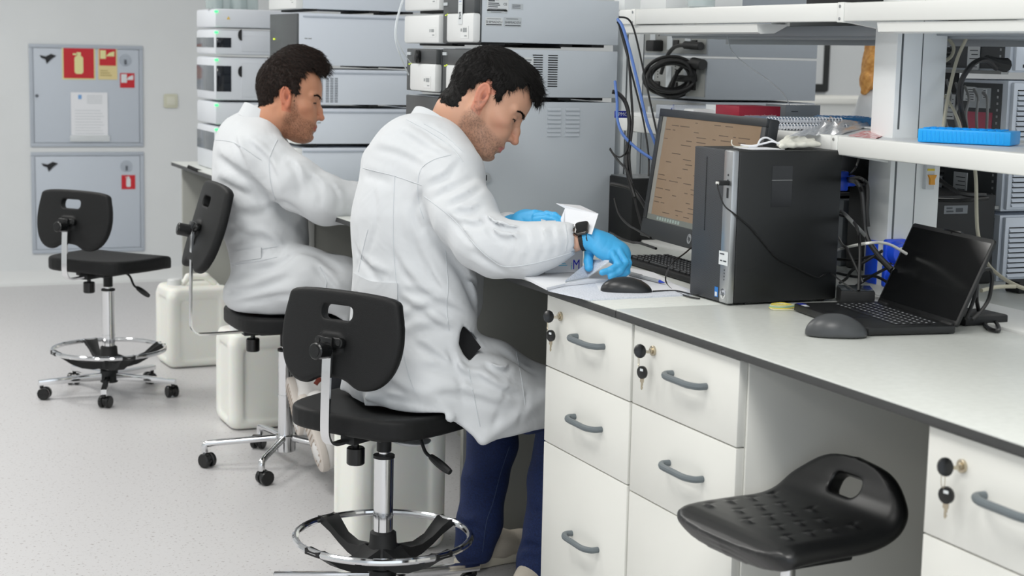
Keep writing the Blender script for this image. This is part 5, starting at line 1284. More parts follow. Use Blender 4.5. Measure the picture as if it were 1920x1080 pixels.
film('plastic_bag', 'crumpled clear plastic bag on the lower shelf behind the tower', 'plastic bag', (P_(1478, 256, ZS), P_(1575, 253, ZS), P_(1652, 232, ZS), P_(1556, 232, ZS)), ZS, .009, BAG)
film('red_packet', 'small clear packet with red print left of the wide post on the lower shelf', 'packet', (P_(1590, 256, ZS), P_(1640, 262, ZS), P_(1662, 252, ZS), P_(1620, 246, ZS)), ZS, .004, mat('red_film', (205, 110, 112), .3, noise=(70, (232, 215, 216), .4, .55)), 9, 6)
# face mask on the computer tower
t = thing('face_mask', 'crumpled white face mask with straps on top of the computer tower', 'mask')
S = Sculpt((1.9, 3.09, 1.235), (2.16, 3.27, 1.30), .0025)
S.tri((1.985, 3.12, 1.246), (2.085, 3.125, 1.250), (2.045, 3.19, 1.262), .006, .004); S.tri((2.0, 3.15, 1.248), (2.09, 3.16, 1.256), (2.05, 3.215, 1.25), .006, .004)
S.cone((2.02, 3.14, 1.258), (2.06, 3.15, 1.263), .006, .004, .008); S.groove([(2.0, 3.11, 1.254), (2.05, 3.16, 1.27)], .004, .004)
S.wobble(.0016, .03, 3); S.obj('cup', mat('mask_cloth', (226, 225, 214), .8), t)
zt = 1.242
MB().tube([(2.0, 3.16, 1.25), (1.975, 3.165, 1.262), (1.955, 3.16, 1.258), (1.94, 3.15, zt+.003), (1.92, 3.15, zt+.002)], .0022, 6, smooth=6).obj('strap', PAPER, t)
MB().tube([(1.995, 3.13, 1.247), (1.975, 3.14, 1.255), (1.965, 3.16, 1.25), (1.94, 3.17, zt+.002), (1.93, 3.2, zt+.002)], .0022, 6, smooth=6).obj('strap', PAPER, t)
MB().tube([(1.90, 3.19, 1.256), (1.897, 3.185, 1.248), (1.903, 3.18, zt), (1.93, 3.17, zt)], .0012, 6, smooth=6).obj('nose_wire', mat('mask_cloth', (0, 0, 0)), t)
o = box('paper_slip', (1.905, 3.115, 1.2388), (1.99, 3.19, 1.2398), PAPER, bev=0); tag(o, 'thin white paper slip on the tower under the mask straps', 'paper')
# upper shelf
ZU = 1.5605
t = thing('glass_jar', 'clear glass jar standing on the upper shelf, cut off by the top of the view', 'jar')
c = atz(1320, 14, ZU); mb = MB(); mb.lathe([(.03, 0), (.036, .003), (.036, .1), (.03, .115), (.031, .13), (.028, .13), (.027, .115), (.033, .1), (.033, .008), (.002, .007)], 28, Matrix.Translation((c[0]+.02, c[1]+.05, ZU))); mb.obj('glass', mat('jar_glass', (210, 222, 222), .04, alpha=.45), t)
o = box('white_module', (2.16, 4.0, ZU), (2.4, 4.15, ZU+.05), PLW, bev=.003); tag(o, 'small white box on the upper shelf beside the near stack', 'box')
o = box('dark_case', (2.2, 3.15, ZU+.003), (2.5, 3.38, ZU+.12), BLKM, bev=.003); tag(o, 'dark case on the upper shelf above the notebooks', 'case')
# paper at the far man's bench edge
sheet('paper_sheet', 'small white sheet sticking over the bench edge behind the near man\'s back', 'paper', [(1.575, 4.86), (1.57, 4.78), (1.72, 4.76), (1.72, 4.87)], ZT, .001, PAPER)
# ---------------------------------------------------------------- people
def sampleD(S, p):
    q = (p-S.lo)/S.h; i = np.floor(q).astype(int)
    if (i < 0).any() or (i >= S.n-1).any(): return None
    f = q-i; D = S.D[i[0]:i[0]+2, i[1]:i[1]+2, i[2]:i[2]+2]
    D = D[0]*(1-f[0])+D[1]*f[0]; D = D[0]*(1-f[1])+D[1]*f[1]; return D[0]*(1-f[2])+D[1]*f[2]
def hit(S, x, y, w0=3., w1=8.5, back=0):
    """first surface point of a sculpt along the sight line through (x, y)"""
    pw = None
    for w_ in np.arange(w0, w1, S.h*.7):
        d = sampleD(S, atw(x, y, w_))
        if d is not None and d < 0:
            a, b = (w_-S.h*.7, w_)
            for k in range(6):
                m_ = (a+b)/2; dm = sampleD(S, atw(x, y, m_))
                if dm is not None and dm < 0: b = m_
                else: a = m_
            return atw(x, y, b)+FW*back
    return None
def hits(S, pts, k=6, back=0):
    P = [Vector((a, b, 0)) for a, b in pts]
    if len(P) > 2: P = spline(P, k)
    else: P = [P[0].lerp(P[1], i/8) for i in range(9)]
    out = [hit(S, p.x, p.y) for p in P]; out = [q+FW*back for q in out if q is not None]
    res = []
    for q in out:      # drop jumps in depth
        if not res or np.linalg.norm(q-res[-1]) < .09: res.append(q)
    return res
def crease(S, pts, wd, dp):
    q = hits(S, pts, 3)
    if len(q) > 1: S.groove(q, wd, dp)
def folds(S, table):
    H_ = [(hits(S, p, 3), a, b) for p, a, b in table]
    for q, a, b in H_:
        if len(q) > 1:
            S.groove(q, a*.70, b*1.55)
            # a lit ridge rides beside each furrow
            off = UP*a*1.5+RT*a*.3; S.groove([v+off for v in q], a*.85, -b*1.1)
def seam(S, pts, parent, name='seam', r=.0011, mt=None):
    q = hits(S, pts, 6, -.0008)
    if len(q) > 2: return MB().tube(q, r, 5).obj(name, mt or mat('seam_thread', (206, 210, 214), .8), parent)
P3 = lambda x, y, w: atw(x, y, w)
def room(x0, y0, x1, y1, w0, w1, h, pad=.04):
    q = np.array([atw(x, y, w_) for x in (x0, x1) for y in (y0, y1) for w_ in (w0, w1)])
    return Sculpt(q.min(0)-pad, q.max(0)+pad, h)
def skin_mat(name, c): return mat(name, c, .48, vcol=True, sss=.12, spec=.4)
def hsh(V, s): 
    q = np.sin(V[:, 0]*12.9898*s+V[:, 1]*78.233*s+V[:, 2]*37.719*s)*43758.5453; return q-np.floor(q)
def lin3(c): return np.array(lin(c)[:3])
def build_head(person, M, skin, hairc, hairpoly, hair_ells, stub, stubc, neck, eye_down, lips=(178, 108, 98), jaw=1.0, strand=(.012, .0004), fringe=None, fx=0.):
    """local head frame: x forward, y to the person's left, z up, origin between the ears"""
    def wp(V):
        V = np.array(V, float); V[:, 0] += fx*np.maximum(V[:, 0]-.03, 0)*1.0; return V
    S = Sculpt((-.13, -.11, -.20), (.16, .11, .16), .0026)
    S.ell((-.002, 0, .042), (.099, .076, .090), .01)
    S.ell((.030, 0, .035), (.070, .066, .080), .02)
    S.ell((.040, 0, -.035), (.058, .056, .075), .03)
    for s in (-1, 1):
        S.cone((.005, .052*s, -.048), (.078, .018*s, -.100*jaw), .020, .020, .022)
        S.ell((.062, .046*s, -.014), (.028, .020, .020), .02)
        S.cone((.088, .018*s, .030), (.078, .050*s, .028), .0125, .010, .012)
        S.cone((-.0, .06*s, -.02), (.012, .056*s, -.05), .018, .018, .02)
    S.ell((.084, 0, -.104*jaw), (.022, .024, .017), .014)
    S.ell((.082, 0, -.070), (.026, .034, .030), .018)
    S.cone((.045, 0, -.09), (.0, 0, -.075), .038, .04, .03)
    for s in (-1, 1):
        S.ell((.106, .033*s, .009), (.022, .018, .0125), .012, mode='cut')
        S.ell((.0795, .032*s, .0085), (.0165, .0165, .0150), .004)
    for s in (-1, 1): S.ell((.080, .026*s, -.036), (.024, .022, .026), .014)
    # nose
    S.chain([((.094, 0, .012), .0085), ((.108, 0, -.012), .0088), ((.1185, 0, -.033), .0098)], .010)
    S.ell((.1185, 0, -.035), (.0105, .0095, .0085), .006)
    for s in (-1, 1):
        S.ell((.105, .0125*s, -.0365), (.0115, .0075, .0080), .006)
        S.ell((.112, .0065*s, -.046), (.006, .0032, .004), .002, mode='cut')
    # lips
    S.ell((.101, 0, -.066), (.0105, .022, .0062), .006); S.ell((.0985, 0, -.0785), (.0105, .019, .0065), .006)
    S.cone((.113, -.022, -.0728), (.113, .022, -.0728), .0024, k=.003, mode='cut')
    S.cone((.099, -.026, -.0735), (.107, -.016, -.0728), .0022, k=.004, mode='cut'); S.cone((.099, .026, -.0735), (.107, .016, -.0728), .0022, k=.004, mode='cut')
    S.cone((.113, 0, -.056), (.111, 0, -.062), .002, k=.004, mode='cut')
    S.ell((.106, 0, -.0905), (.008, .02, .005), .008, mode='cut')
    # eyelid slit
    for s in (-1, 1): S.groove([(.092, .043*s, .0065), (.0965, .032*s, .0035 if eye_down else .0055), (.0955, .021*s, .0055)], .0022, .0045); S.groove([(.089, .046*s, .013), (.096, .033*s, .0155), (.094, .02*s, .012)], .0022, .0022)
    bare = S.D.copy()
    # ears
    for s in (-1, 1):
        ax = np.array([[.94, 0, .33], [0, 1, 0], [-.33, 0, .94]]); ax[1] = (-.30*-s*0, 1, 0)
        S.ell((-.002, .077*s, .002), (.0175, .0075, .033), .004, M=ax)
        S.ell((.003, .0845*s, .002), (.0095, .0075, .0165), .003, M=ax, mode='cut')
        S.ell((.0005, .0845*s, .0165), (.009, .005, .009), .003, M=ax, mode='cut')
        S.cone((.010, .0785*s, -.008), (.011, .079*s, .003), .004, k=.003)
        hx = [(-.0+.0155*math.cos(a)*.94-(.031*math.sin(a))*.33-.002, .0815*s, .0155*math.cos(a)*.33+.031*math.sin(a)*.94+.002) for a in np.linspace(-2.5, -5.9, 10)]
        S.chain([(p, .0036) for p in hx], .003)
        S.ell((.009, .079*s, -.026), (.007, .005, .009), .005)
    # neck
    nb = neck
    NK = [((-.032, 0, -.02), .056), ((-.034, 0, -.07), .055), (nb, .060)]
    S.chain(NK, .02)
    _D = S.D; S.D = bare; S.chain(NK, .02); bare = S.D; S.D = _D
    for s in (-1, 1): S.cone((-.035, .045*s, -.035), (nb[0]+.03, .015*s, nb[2]-.02), .013, .012, .012)
    def col(V):
        base = lin3(skin); n = len(V); C_ = np.tile(base, (n, 1)); x, y, z = V.T
        def mixc(c, f): nonlocal C_; f = np.clip(f, 0, 1)[:, None]; C_ = C_*(1-f)+lin3(c)*f
        red = tuple(int(a*b) for a, b in zip(skin, (1.0, .80, .78)))
        mixc(red, .55*np.exp(-((x-.112)**2+y**2+(z+.035)**2)/.018**2)+.35*np.exp(-((x-.07)**2+(np.abs(y)-.05)**2+(z+.025)**2)/.02**2))
        mixc(red, .7*((np.abs(y) > .074) & (np.abs(x) < .03) & (np.abs(z) < .045)))
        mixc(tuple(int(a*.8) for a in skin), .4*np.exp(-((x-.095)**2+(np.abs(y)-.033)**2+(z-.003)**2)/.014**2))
        d = poly_sd(np.array(stub, np.float32), x.astype(np.float32), z.astype(np.float32))
        g = hsh(np.round(V/.0022), 1.0); nz = np.sin(x*210+y*130)*np.sin(z*190+y*160)
        mixc(stubc, np.clip(-d/.012+.1, 0, 1)*(.30+.34*(g > .62)+.06*nz)*(x > -.02))
        mixc(lips, 1.3*np.exp(-(((x-.107)/.012)**2+(y/.021)**2+((z+.0725)/.0095)**2)**2))
        mixc((58, 40, 34), .8*np.exp(-((z-.0055)/.0022)**2)*((np.abs(y) > .018) & (np.abs(y) < .047) & (x > .085)))
        mixc((120, 60, 52), .8*np.exp(-((x-.003)**2/.008**2+(z-.0)**2/.011**2))*(np.abs(y) > .070)*(np.abs(y) < .079))
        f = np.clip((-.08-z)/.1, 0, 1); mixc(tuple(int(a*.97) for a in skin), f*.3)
        return np.c_[C_, np.ones(n)]
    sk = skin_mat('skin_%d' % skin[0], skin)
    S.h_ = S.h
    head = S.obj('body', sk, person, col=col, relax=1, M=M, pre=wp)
    # eyes between the lids
    # hair shell
    Hs = Sculpt((-.15, -.115, -.20), (.16, .115, .22), .0026)
    o3 = np.round((S.lo-Hs.lo)/S.h).astype(int); n3 = np.minimum(S.n, Hs.n-o3)
    Hs.lo = S.lo-o3*S.h; Hs.ax = [(Hs.lo[i]+Hs.h*np.arange(Hs.n[i])).astype(np.float32) for i in range(3)]
    Hs.D[o3[0]:o3[0]+n3[0], o3[1]:o3[1]+n3[1], o3[2]:o3[2]+n3[2]] = bare[:n3[0], :n3[1], :n3[2]]-.0055
    for c, r in hair_ells: Hs.ell(c, r, .015)
    if fringe: Hs.chain(fringe, .025)
    sl, X, Y, Z = Hs.sub(Hs.lo, Hs.lo+Hs.h*Hs.n)
    wv = .0035*np.sin(X*260+Z*90)+.003*np.sin(Z*310-X*70+Y*80)
    # taper: thinner toward the hairline
    pd = poly_sd(np.array(hairpoly, np.float32), *[np.broadcast_to(q, Hs.D.shape) for q in (X, Z)])
    Hs.D += (.0045*np.clip(1+pd/.02, 0, 1)).astype(np.float32)
    Hs.D = np.maximum(Hs.D, pd+wv+.004)
    Hs.D += (.0011*np.sin((X*.35+Z)*430+6*np.sin(Y*60))*np.sin(Y*330+X*90)).astype(np.float32)
    hm = mat('hair_%d' % hairc[0], hairc, .62, spec=.22, noise=(140, tuple(max(0, int(c*.5)) for c in hairc), .35, .65))
    hr = Hs.obj('hair', hm, person, relax=1, M=M, pre=wp)
    # strands over the shell
    V = Hs.V; rg = np.random.RandomState(hairc[0]); sel = rg.choice(len(V), 9000); mb = MB(); vs = []; fs = []
    M3 = np.array(M)
    ctr = np.array((0, 0, .04))
    for i in sel:
        p = V[i]; out = (p-ctr); out /= np.linalg.norm(out)+1e-9
        if poly_sd(np.array(hairpoly, np.float32), np.float32([p[0]]), np.float32([p[2]]))[0] > -.002: 
            if rg.rand() < .3: continue
        u = p[0]/.1
        flow = np.array([.75 if p[2] > .08 or p[0] > .03 else -.15, 0, -.9 if p[2] < .09 else -.25]); 
        if fringe and p[0] > .0 and p[2] > .10: flow = np.array([1., 0, .25])
        flow += rg.normal(size=3)*.28; flow -= out*(flow@out)*.82; flow /= np.linalg.norm(flow)
        L = strand[0]*rg.uniform(.6, 1.5)*(1.5 if p[2] > .08 else .8 if p[2] > 0 else .55); sd = np.cross(flow, out); sd /= np.linalg.norm(sd)+1e-9; w_ = strand[1]*rg.uniform(.7, 1.4)
        n0 = len(vs)
        q0 = p-out*.001-flow*L*.3; q1 = p+out*.0016+flow*L*.3; q2 = p+flow*L*.9+out*.0012
        vs += [q0-sd*w_, q0+sd*w_, q1+sd*w_*.9, q1-sd*w_*.9, q2, q1+out*w_]
        fs += [(n0, n0+1, n0+5), (n0+1, n0+2, n0+5), (n0+3, n0, n0+5), (n0+3, n0+5, n0+4), (n0+5, n0+2, n0+4)]
    A = np.c_[wp(vs), np.ones(len(vs))] @ M3.T
    mb.add(A[:, :3].tolist(), fs); st = mb.obj('hair_strands', mat('hair_%d' % hairc[0], hairc), hr, smooth=0)
    # eyebrows
    def surf_x(y, z):
        for x in np.arange(.125, .04, -.0013):
            d = sampleD(S, np.array([x, y, z]))
            if d is not None and d < 0: return x
        return .09
    mb = MB()
    vs = []; fs = []
    for s in (-1, 1):
        for k in range(300):
            tt = rg.rand(); a = np.array([.104-.030*tt**1.6, s*(.012+.043*tt), .0235+.010*math.sin(tt*2.4)-.003*tt]); a += rg.normal(size=3)*(.0006, .0006, .0015*(1-.5*tt)); a[0] = surf_x(a[1], a[2])+.0004
            d_ = np.array([-.35*tt-.05, s*1., .35-.7*tt]); d_ += rg.normal(size=3)*.25; d_ /= np.linalg.norm(d_); n0 = len(vs); b = a+d_*.007
            vs += [a+(0, 0, .0007), a-(0, 0, .0007), b, a+np.array([.0012, 0, 0])]; fs += [(n0, n0+1, n0+3), (n0, n0+3, n0+2), (n0+1, n0+2, n0+3)]
    A = np.c_[wp(vs), np.ones(len(vs))] @ M3.T
    MB().add(A[:, :3].tolist(), fs).obj('eyebrows', mat('hair_%d' % hairc[0], hairc), person, smooth=0)
    mb = MB()
    for s in (-1, 1):
        zs = .0055 if eye_down else .0035
        p_ = [(y_*s, z_) for y_, z_ in ((.020, zs+.001), (.027, zs+.0022 if not eye_down else zs-.0015), (.034, zs+.0028 if not eye_down else zs-.0022), (.041, zs+.001), (.047, zs-.0012))]
        mb.tube([M @ Vector(wp([(surf_x(y_, z_)+.0004, y_, z_)])[0]) for y_, z_ in p_], .0019, 6, smooth=4, taper=lambda q: .5+.5*math.sin(3.14*q))
    mb.obj('eyelashes', mat('hair_%d' % hairc[0], hairc), person)
    for s in (-1, 1):
        mb = MB(); Me = M @ Matrix.Translation((.0775+fx*.05, .032*s, .0075)); mb.lathe([(.0002, -.0135), (.008, -.0105), (.0125, -.004), (.0132, 0), (.0125, .004), (.008, .0105), (.0002, .0135)], 16, Me)
        mb.obj('eye', mat('eye_white', (214, 208, 202), .2), person)
    return head
def merge_into(o, S, relax=1, colr=None):
    """adds another sculpt to a body mesh so that the body stays one mesh"""
    V, Fc = S.mesh(); me = o.data; b = bmesh.new(); b.from_mesh(me)
    lay = b.verts.layers.float_color.get('Col')
    vs = [b.verts.new(v) for v in V]
    if lay and colr is not None:
        c = (*lin(colr)[:3], 1)
        for v in vs: v[lay] = c
    for f in Fc:
        try: nf = b.faces.new([vs[i] for i in f]); nf.smooth = True
        except ValueError: pass
    b.to_mesh(me); b.free()
def head_matrix(ex, ey, w, tilt, turn, sc_=1.0):
    """ear at pixel (ex, ey); tilt = nose-down angle in the picture; turn > 0 turns the face away"""
    a = math.radians(tilt); f = RT*math.cos(a)-UP*math.sin(a)+FW*turn; f /= np.linalg.norm(f)
    l = FW-f*(FW@f); l /= np.linalg.norm(l); u = np.cross(f, l)
    o = atw(ex, ey, w)+l*.080*sc_
    M = Matrix.Identity(4)
    for i in range(3): M[i][0] = f[i]*sc_; M[i][1] = l[i]*sc_; M[i][2] = u[i]*sc_; M[i][3] = o[i]
    return M
def toloc(M, p): v = M.inverted() @ Vector(p); return (v.x, v.y, v.z)
def finger(S, pts, r, k=.004):
    S.chain([(p, r*(1-.07*i)) for i, p in enumerate(pts)], k)
DENIM = mat('blue_denim', (20, 42, 92), .8, noise=(260, (13, 30, 70), .35, .65), bump=(600, .4))
# =============== near man
man = thing('person', 'seated man in a white lab coat with blue gloves and a black watch', 'person', (1.357, 3.948, 0))
man.location = (0, 0, 0)
M1 = head_matrix(905, 181, 4.22, 38, -.02)
neck1 = toloc(M1, P3(828, 268, 4.33))
hp1 = [(.1067, .0658), (.086, .083), (.066, .090), (.058, .070), (.0433, .0425), (.042, .012), (.032, .004), (.0194, .018), (.004, .036), (-.014, .040), (-.030, .0183), (-.0357, -.0122), (-.036, -.0445), (-.038, -.0697), (-.064, -.076), (-.0855, -.0753), (-.13, -.06), (-.15, .1), (-.05, .19), (.1, .17), (.14, .09), (.122, .062)]
st1 = [(.022, .0), (.012, -.02), (.03, -.04), (.055, -.048), (.078, -.052), (.098, -.056), (.13, -.054), (.14, -.13), (.0, -.14), (-.02, -.06), (.0, .0)]
body1 = build_head(man, M1, (208, 160, 134), (21, 18, 17), hp1, [((-.003, 0, .046), (.110, .084, .098)), ((.016, 0, .07), (.088, .075, .074))], st1, (112, 90, 78), neck1, True, lips=(196, 122, 118), strand=(.015, .00045), fringe=[((.05, 0, .11), .03), ((.082, 0, .088), .022), ((.098, 0, .072), .010)], fx=.10)
g1 = np.array([.913, .407, 0]); l1 = np.array([-.407, .913, 0])
# lab coat
S = room(635, 190, 1110, 845, 3.88, 4.66, .0052, .02)
tk = dict(flat=g1, fs=1.5)
S.chain([(P3(768, 690, 4.27), .202), (P3(776, 560, 4.27), .186), (P3(776, 420, 4.27), .190), (P3(783, 345, 4.28), .178)], .03, **tk)
S.chain([(P3(835, 330, 4.16), .085), (P3(785, 305, 4.28), .10), (P3(735, 315, 4.42), .082)], .04)
S.chain([(P3(850, 325, 4.15), .076), (P3(828, 262, 4.27), .055)], .03); S.chain([(P3(735, 305, 4.44), .07), (P3(818, 258, 4.36), .055)], .03)
S.chain([(P3(785, 300, 4.28), .085), (P3(815, 275, 4.31), .062)], .03)
S.cone(P3(838, 380, 4.30), P3(840, 565, 4.30), .10, .090, .03)                                        # front of chest and belly
# right sleeve
S.chain([(P3(843, 345, 4.13), .082), (P3(872, 405, 4.06), .077), (P3(903, 450, 4.01), .070), (P3(930, 463, 3.98), .066)], .025)
S.chain([(P3(930, 463, 3.98), .062), (P3(985, 468, 3.955), .060), (P3(1030, 458, 3.94), .048), (P3(1062, 449, 3.93), .0395)], .03)
S.cone(P3(930, 488, 3.98), P3(985, 487, 3.96), .035, .032, .03)
# left sleeve, mostly hidden
S.chain([(P3(735, 320, 4.46), .07), (P3(830, 430, 4.42), .065), (P3(890, 450, 4.32), .06), (P3(950, 430, 4.18), .045)], .02)
# skirt over hips and thighs
S.cone(P3(768, 705, 4.25), P3(800, 735, 4.2), .150, .12, .04, flat=(0, 0, 1), fs=1.25)
S.chain([(P3(800, 715, 4.18), .098), (P3(905, 730, 4.2), .088), (P3(1010, 745, 4.28), .076), (P3(1060, 742, 4.36), .065)], .025)
S.chain([(P3(800, 690, 4.36), .10), (P3(905, 715, 4.58), .082)], .025)
S.tri(P3(800, 730, 4.11), P3(1020, 740, 4.2), P3(906, 824, 4.13), .011, .03); S.tri(P3(1020, 740, 4.2), P3(1030, 792, 4.24), P3(906, 824, 4.13), .011, .02)
S.tri(P3(690, 745, 4.14), P3(820, 745, 4.10), P3(842, 782, 4.10), .010, .02); S.tri(P3(690, 735, 4.16), P3(690, 764, 4.16), P3(842, 782, 4.10), .009, .015)
S.tri(P3(650, 700, 4.34), P3(640, 742, 4.34), P3(690, 752, 4.28), .009, .02)
S.tri(P3(905, 690, 4.5), P3(1020, 690, 4.5), P3(1025, 780, 4.4), .011, .03); S.tri(P3(905, 690, 4.5), P3(1025, 780, 4.4), P3(915, 810, 4.4), .01, .03)
S.chain([(P3(860, 655, 4.24), .06), (P3(930, 682, 4.28), .055), (P3(1015, 722, 4.33), .045)], .025)
# inside of the coat stays open: cuff, pocket slit
S.cone(P3(1058, 452, 3.935), P3(1120, 443, 3.92), .0325, .036, .003, 'cut')
# seat keeps its own space
S.op(lambda X, Y, Z: np.maximum(np.maximum(np.sqrt((X-1.357)**2+(Y-3.948)**2)-.225, Z-.552), .44-Z), (1.1, 3.7, .44), (1.6, 4.2, .552), .004, 'cut')
# backrest plane keeps clear
S0 = S
for p in ((725, 520), (700, 560)): pass
folds(S, [
    ([(700, 350), (706, 400), (700, 450)], .016, .004), ([(760, 360), (752, 410), (760, 460)], .014, .004), ([(668, 470), (690, 500), (730, 520)], .010, .006), ([(664, 450), (672, 480), (668, 505)], .010, .005),
    ([(655, 600), (700, 590), (745, 600)], .012, .005), ([(770, 640), (810, 665), (850, 690)], .013, .006), ([(800, 480), (812, 520), (842, 560)], .010, .006), ([(890, 700), (930, 730), (980, 745)], .012, .006),
    ([(672, 312), (690, 330), (735, 345)], .016, .004), ([(765, 225), (800, 245), (850, 285)], .012, .006), ([(745, 245), (790, 275), (840, 300)], .014, .006), ([(795, 230), (830, 255), (866, 292)], .010, .005),
    ([(700, 280), (745, 290), (800, 318)], .013, .004), ([(860, 300), (838, 330), (800, 350)], .013, .007), ([(890, 330), (850, 352), (810, 372)], .014, .007), ([(905, 350), (870, 372), (835, 388)], .012, .006),
    ([(790, 360), (780, 400), (792, 440)], .013, .009), ([(800, 415), (835, 470), (870, 520), (893, 580)], .014, .012), ([(820, 440), (860, 500), (896, 540)], .010, .008),
    ([(770, 430), (800, 520), (850, 590)], .018, .007), ([(735, 470), (770, 530), (830, 570), (880, 600)], .015, .007), ([(700, 430), (690, 500), (720, 535)], .016, .007), ([(668, 420), (676, 480), (700, 520)], .014, .006),
    ([(755, 545), (800, 560), (850, 600)], .013, .009), ([(745, 560), (790, 590), (840, 625)], .014, .008), ([(750, 610), (780, 585), (830, 575)], .014, .008), ([(752, 640), (800, 620), (850, 622)], .018, .007),
    ([(905, 405), (925, 425), (952, 432)], .010, .010), ([(912, 425), (935, 448), (968, 452)], .010, .010), ([(930, 415), (950, 430), (985, 432)], .008, .007), ([(880, 470), (915, 490), (950, 512)], .012, .007),
    ([(960, 430), (965, 460), (955, 495)], .009, .006), ([(985, 428), (992, 462), (980, 498)], .009, .006), ([(1010, 425), (1020, 455), (1010, 490)], .009, .006), ([(1035, 422), (1042, 452), (1036, 480)], .008, .005), ([(1058, 420), (1062, 450), (1058, 474)], .007, .004),
    ([(850, 395), (880, 400), (905, 385)], .011, .006), ([(855, 415), (885, 425), (915, 415)], .011, .006), ([(835, 400), (870, 440), (900, 475)], .010, .006),
    ([(780, 690), (850, 700), (930, 735)], .016, .007), ([(908, 680), (925, 694), (945, 698), (958, 688)], .010, .009), ([(935, 655), (970, 680), (1005, 700)], .014, .006), ([(800, 740), (870, 745), (960, 770)], .016, .006),
    ([(840, 655), (860, 700), (870, 760)], .016, .006), ([(955, 720), (940, 760), (925, 805)], .013, .005), ([(990, 720), (985, 760), (975, 795)], .013, .005), ([(700, 700), (760, 740), (830, 760)], .014, .007), ([(720, 745), (760, 752), (820, 768)], .010, .006)])
S.wobble(.0018, .16, 11)
# pocket slit with the dark shirt behind it
ps = [hit(S, x, y) for x, y in ((868, 608), (886, 630), (903, 654), (891, 665), (880, 677), (868, 664), (860, 646))]; ps = [p for p in ps if p is not None]
if len(ps) > 3:
    c = np.mean(ps, 0)
    wc_ = float((c-O0)@FW); poly = [((atw(x, y, wc_)-c)@RT, (atw(x, y, wc_)-c)@UP) for x, y in ((868, 609), (886, 628), (904, 652), (893, 664), (880, 678), (868, 664), (860, 646), (862, 626))]
    S.slab(poly, (RT, UP, FW, c), .06, .001, .002, 'cut')
coat = S.obj('lab_coat', COAT, man, relax=1)
# hem, seams, belt, collar, cuff stud
if len(ps) > 3:
    MB().prism([(a*1.0-.003, b*1.0) for a, b in poly], .016, .028, frame(c, RT, -UP) @ Matrix.Diagonal((1, -1, 1, 1))).obj('undershirt', mat('black_shirt', (10, 11, 14), .9), man)
for pts in ([(669, 312), (700, 320), (740, 330), (790, 347)], [(740, 331), (737, 400), (738, 470), (744, 540), (750, 575)], [(750, 590), (752, 640), (765, 700), (778, 735)],
            [(846, 290), (812, 300), (789, 318), (783, 350), (786, 385), (794, 410)], [(795, 368), (822, 388), (851, 412), (875, 440), (895, 464), (920, 486), (947, 500), (990, 496), (1032, 486), (1070, 474)],
            [(690, 430), (680, 470), (672, 510)], [(835, 470), (840, 530), (838, 580), (842, 620)], [(878, 690), (888, 740), (900, 800)], [(968, 660), (978, 710), (985, 760)], [(1060, 420), (1064, 450), (1060, 472)]):
    seam(S, pts, coat)
seam(S, [(762, 224), (800, 244), (842, 272), (868, 303)], coat, 'collar_seam', .0013)
seam(S, [(795, 232), (835, 255), (868, 284)], coat, 'collar_seam', .0010)
q0 = hits(S, [(652, 520), (672, 532), (700, 543), (745, 546)], 5, -.003)
def band(pts, half, th, name, mt_, parent, up=None):
    """flat strip along surface points"""
    V = []; Fc = []; u = Vector(UP if up is None else up)
    for p in pts:
        p = Vector(p); f = Vector(FW)*th
        V += [p-u*half-f*.5, p+u*half-f*.5, p+u*half+f*.5, p-u*half+f*.5]
    for i in range(len(pts)-1):
        for k in range(4): Fc.append((i*4+k, i*4+(k+1) % 4, i*4+4+(k+1) % 4, i*4+4+k))
    Fc += [(3, 2, 1, 0), tuple(len(V)-4+k for k in range(4))]
    return MB().add(V, Fc).obj(name, mt_, parent, smooth=45)
if len(q0) > 3: band(q0, .0205, .010, 'back_belt', COAT, coat)
# stand collar: an open band around the neck
def collar(name, ctr, tiltv, r0, r1, hgt, parent, a0=0, a1=360, axis_f=None, th=.0025, flare=.0):
    """ring around an axis; tiltv = axis direction (up along the neck)"""
    z = Vector(tiltv).normalized(); x = Vector(axis_f); x = (x-z*x.dot(z)).normalized(); y = z.cross(x); c = Vector(ctr)
    n = 40; V = []; Fc = []; rows = [(0, 0), (.35, .0), (.7, flare*.5), (1, flare)]
    for i in range(n+1):
        a = math.radians(a0+(a1-a0)*i/n)
        for (h_, fl) in rows: V.append(c+x*(r0+fl)*math.cos(a)+y*(r1+fl)*math.sin(a)+z*hgt*h_)
        for (h_, fl) in rows[::-1]: V.append(c+x*(r0+fl-th)*math.cos(a)+y*(r1+fl-th)*math.sin(a)+z*hgt*h_)
    m_ = 2*len(rows)
    for i in range(n):
        for k in range(m_): Fc.append((i*m_+k, i*m_+(k+1) % m_, (i+1)*m_+(k+1) % m_, (i+1)*m_+k))
    Fc += [tuple(range(m_)), tuple(n*m_+k for k in range(m_))]
    return MB().add(V, Fc).obj(name, COAT, parent, smooth=60)
A_ = RT*.63+UP*.77; ph = math.radians(17); ax1 = A_*math.cos(ph)+FW*math.sin(ph)
collar('collar', P3(829, 246, 4.315)-ax1*.046, ax1, .090, .078, .046, coat, axis_f=RT*.77-UP*.63, flare=.004, th=.003)
p = hit(S, 1076, 466)
if p is not None:
    mb = MB(); mb.tube([Vector(p)-Vector(FW)*.002+Vector(RT)*.0035*math.cos(a)+Vector(UP)*.0045*math.sin(a) for a in np.linspace(0, 6.283, 15)[:-1]], .0007, 5, close=True); mb.obj('cuff_stud', mat('stud', (90, 90, 92), .3, .6), coat)
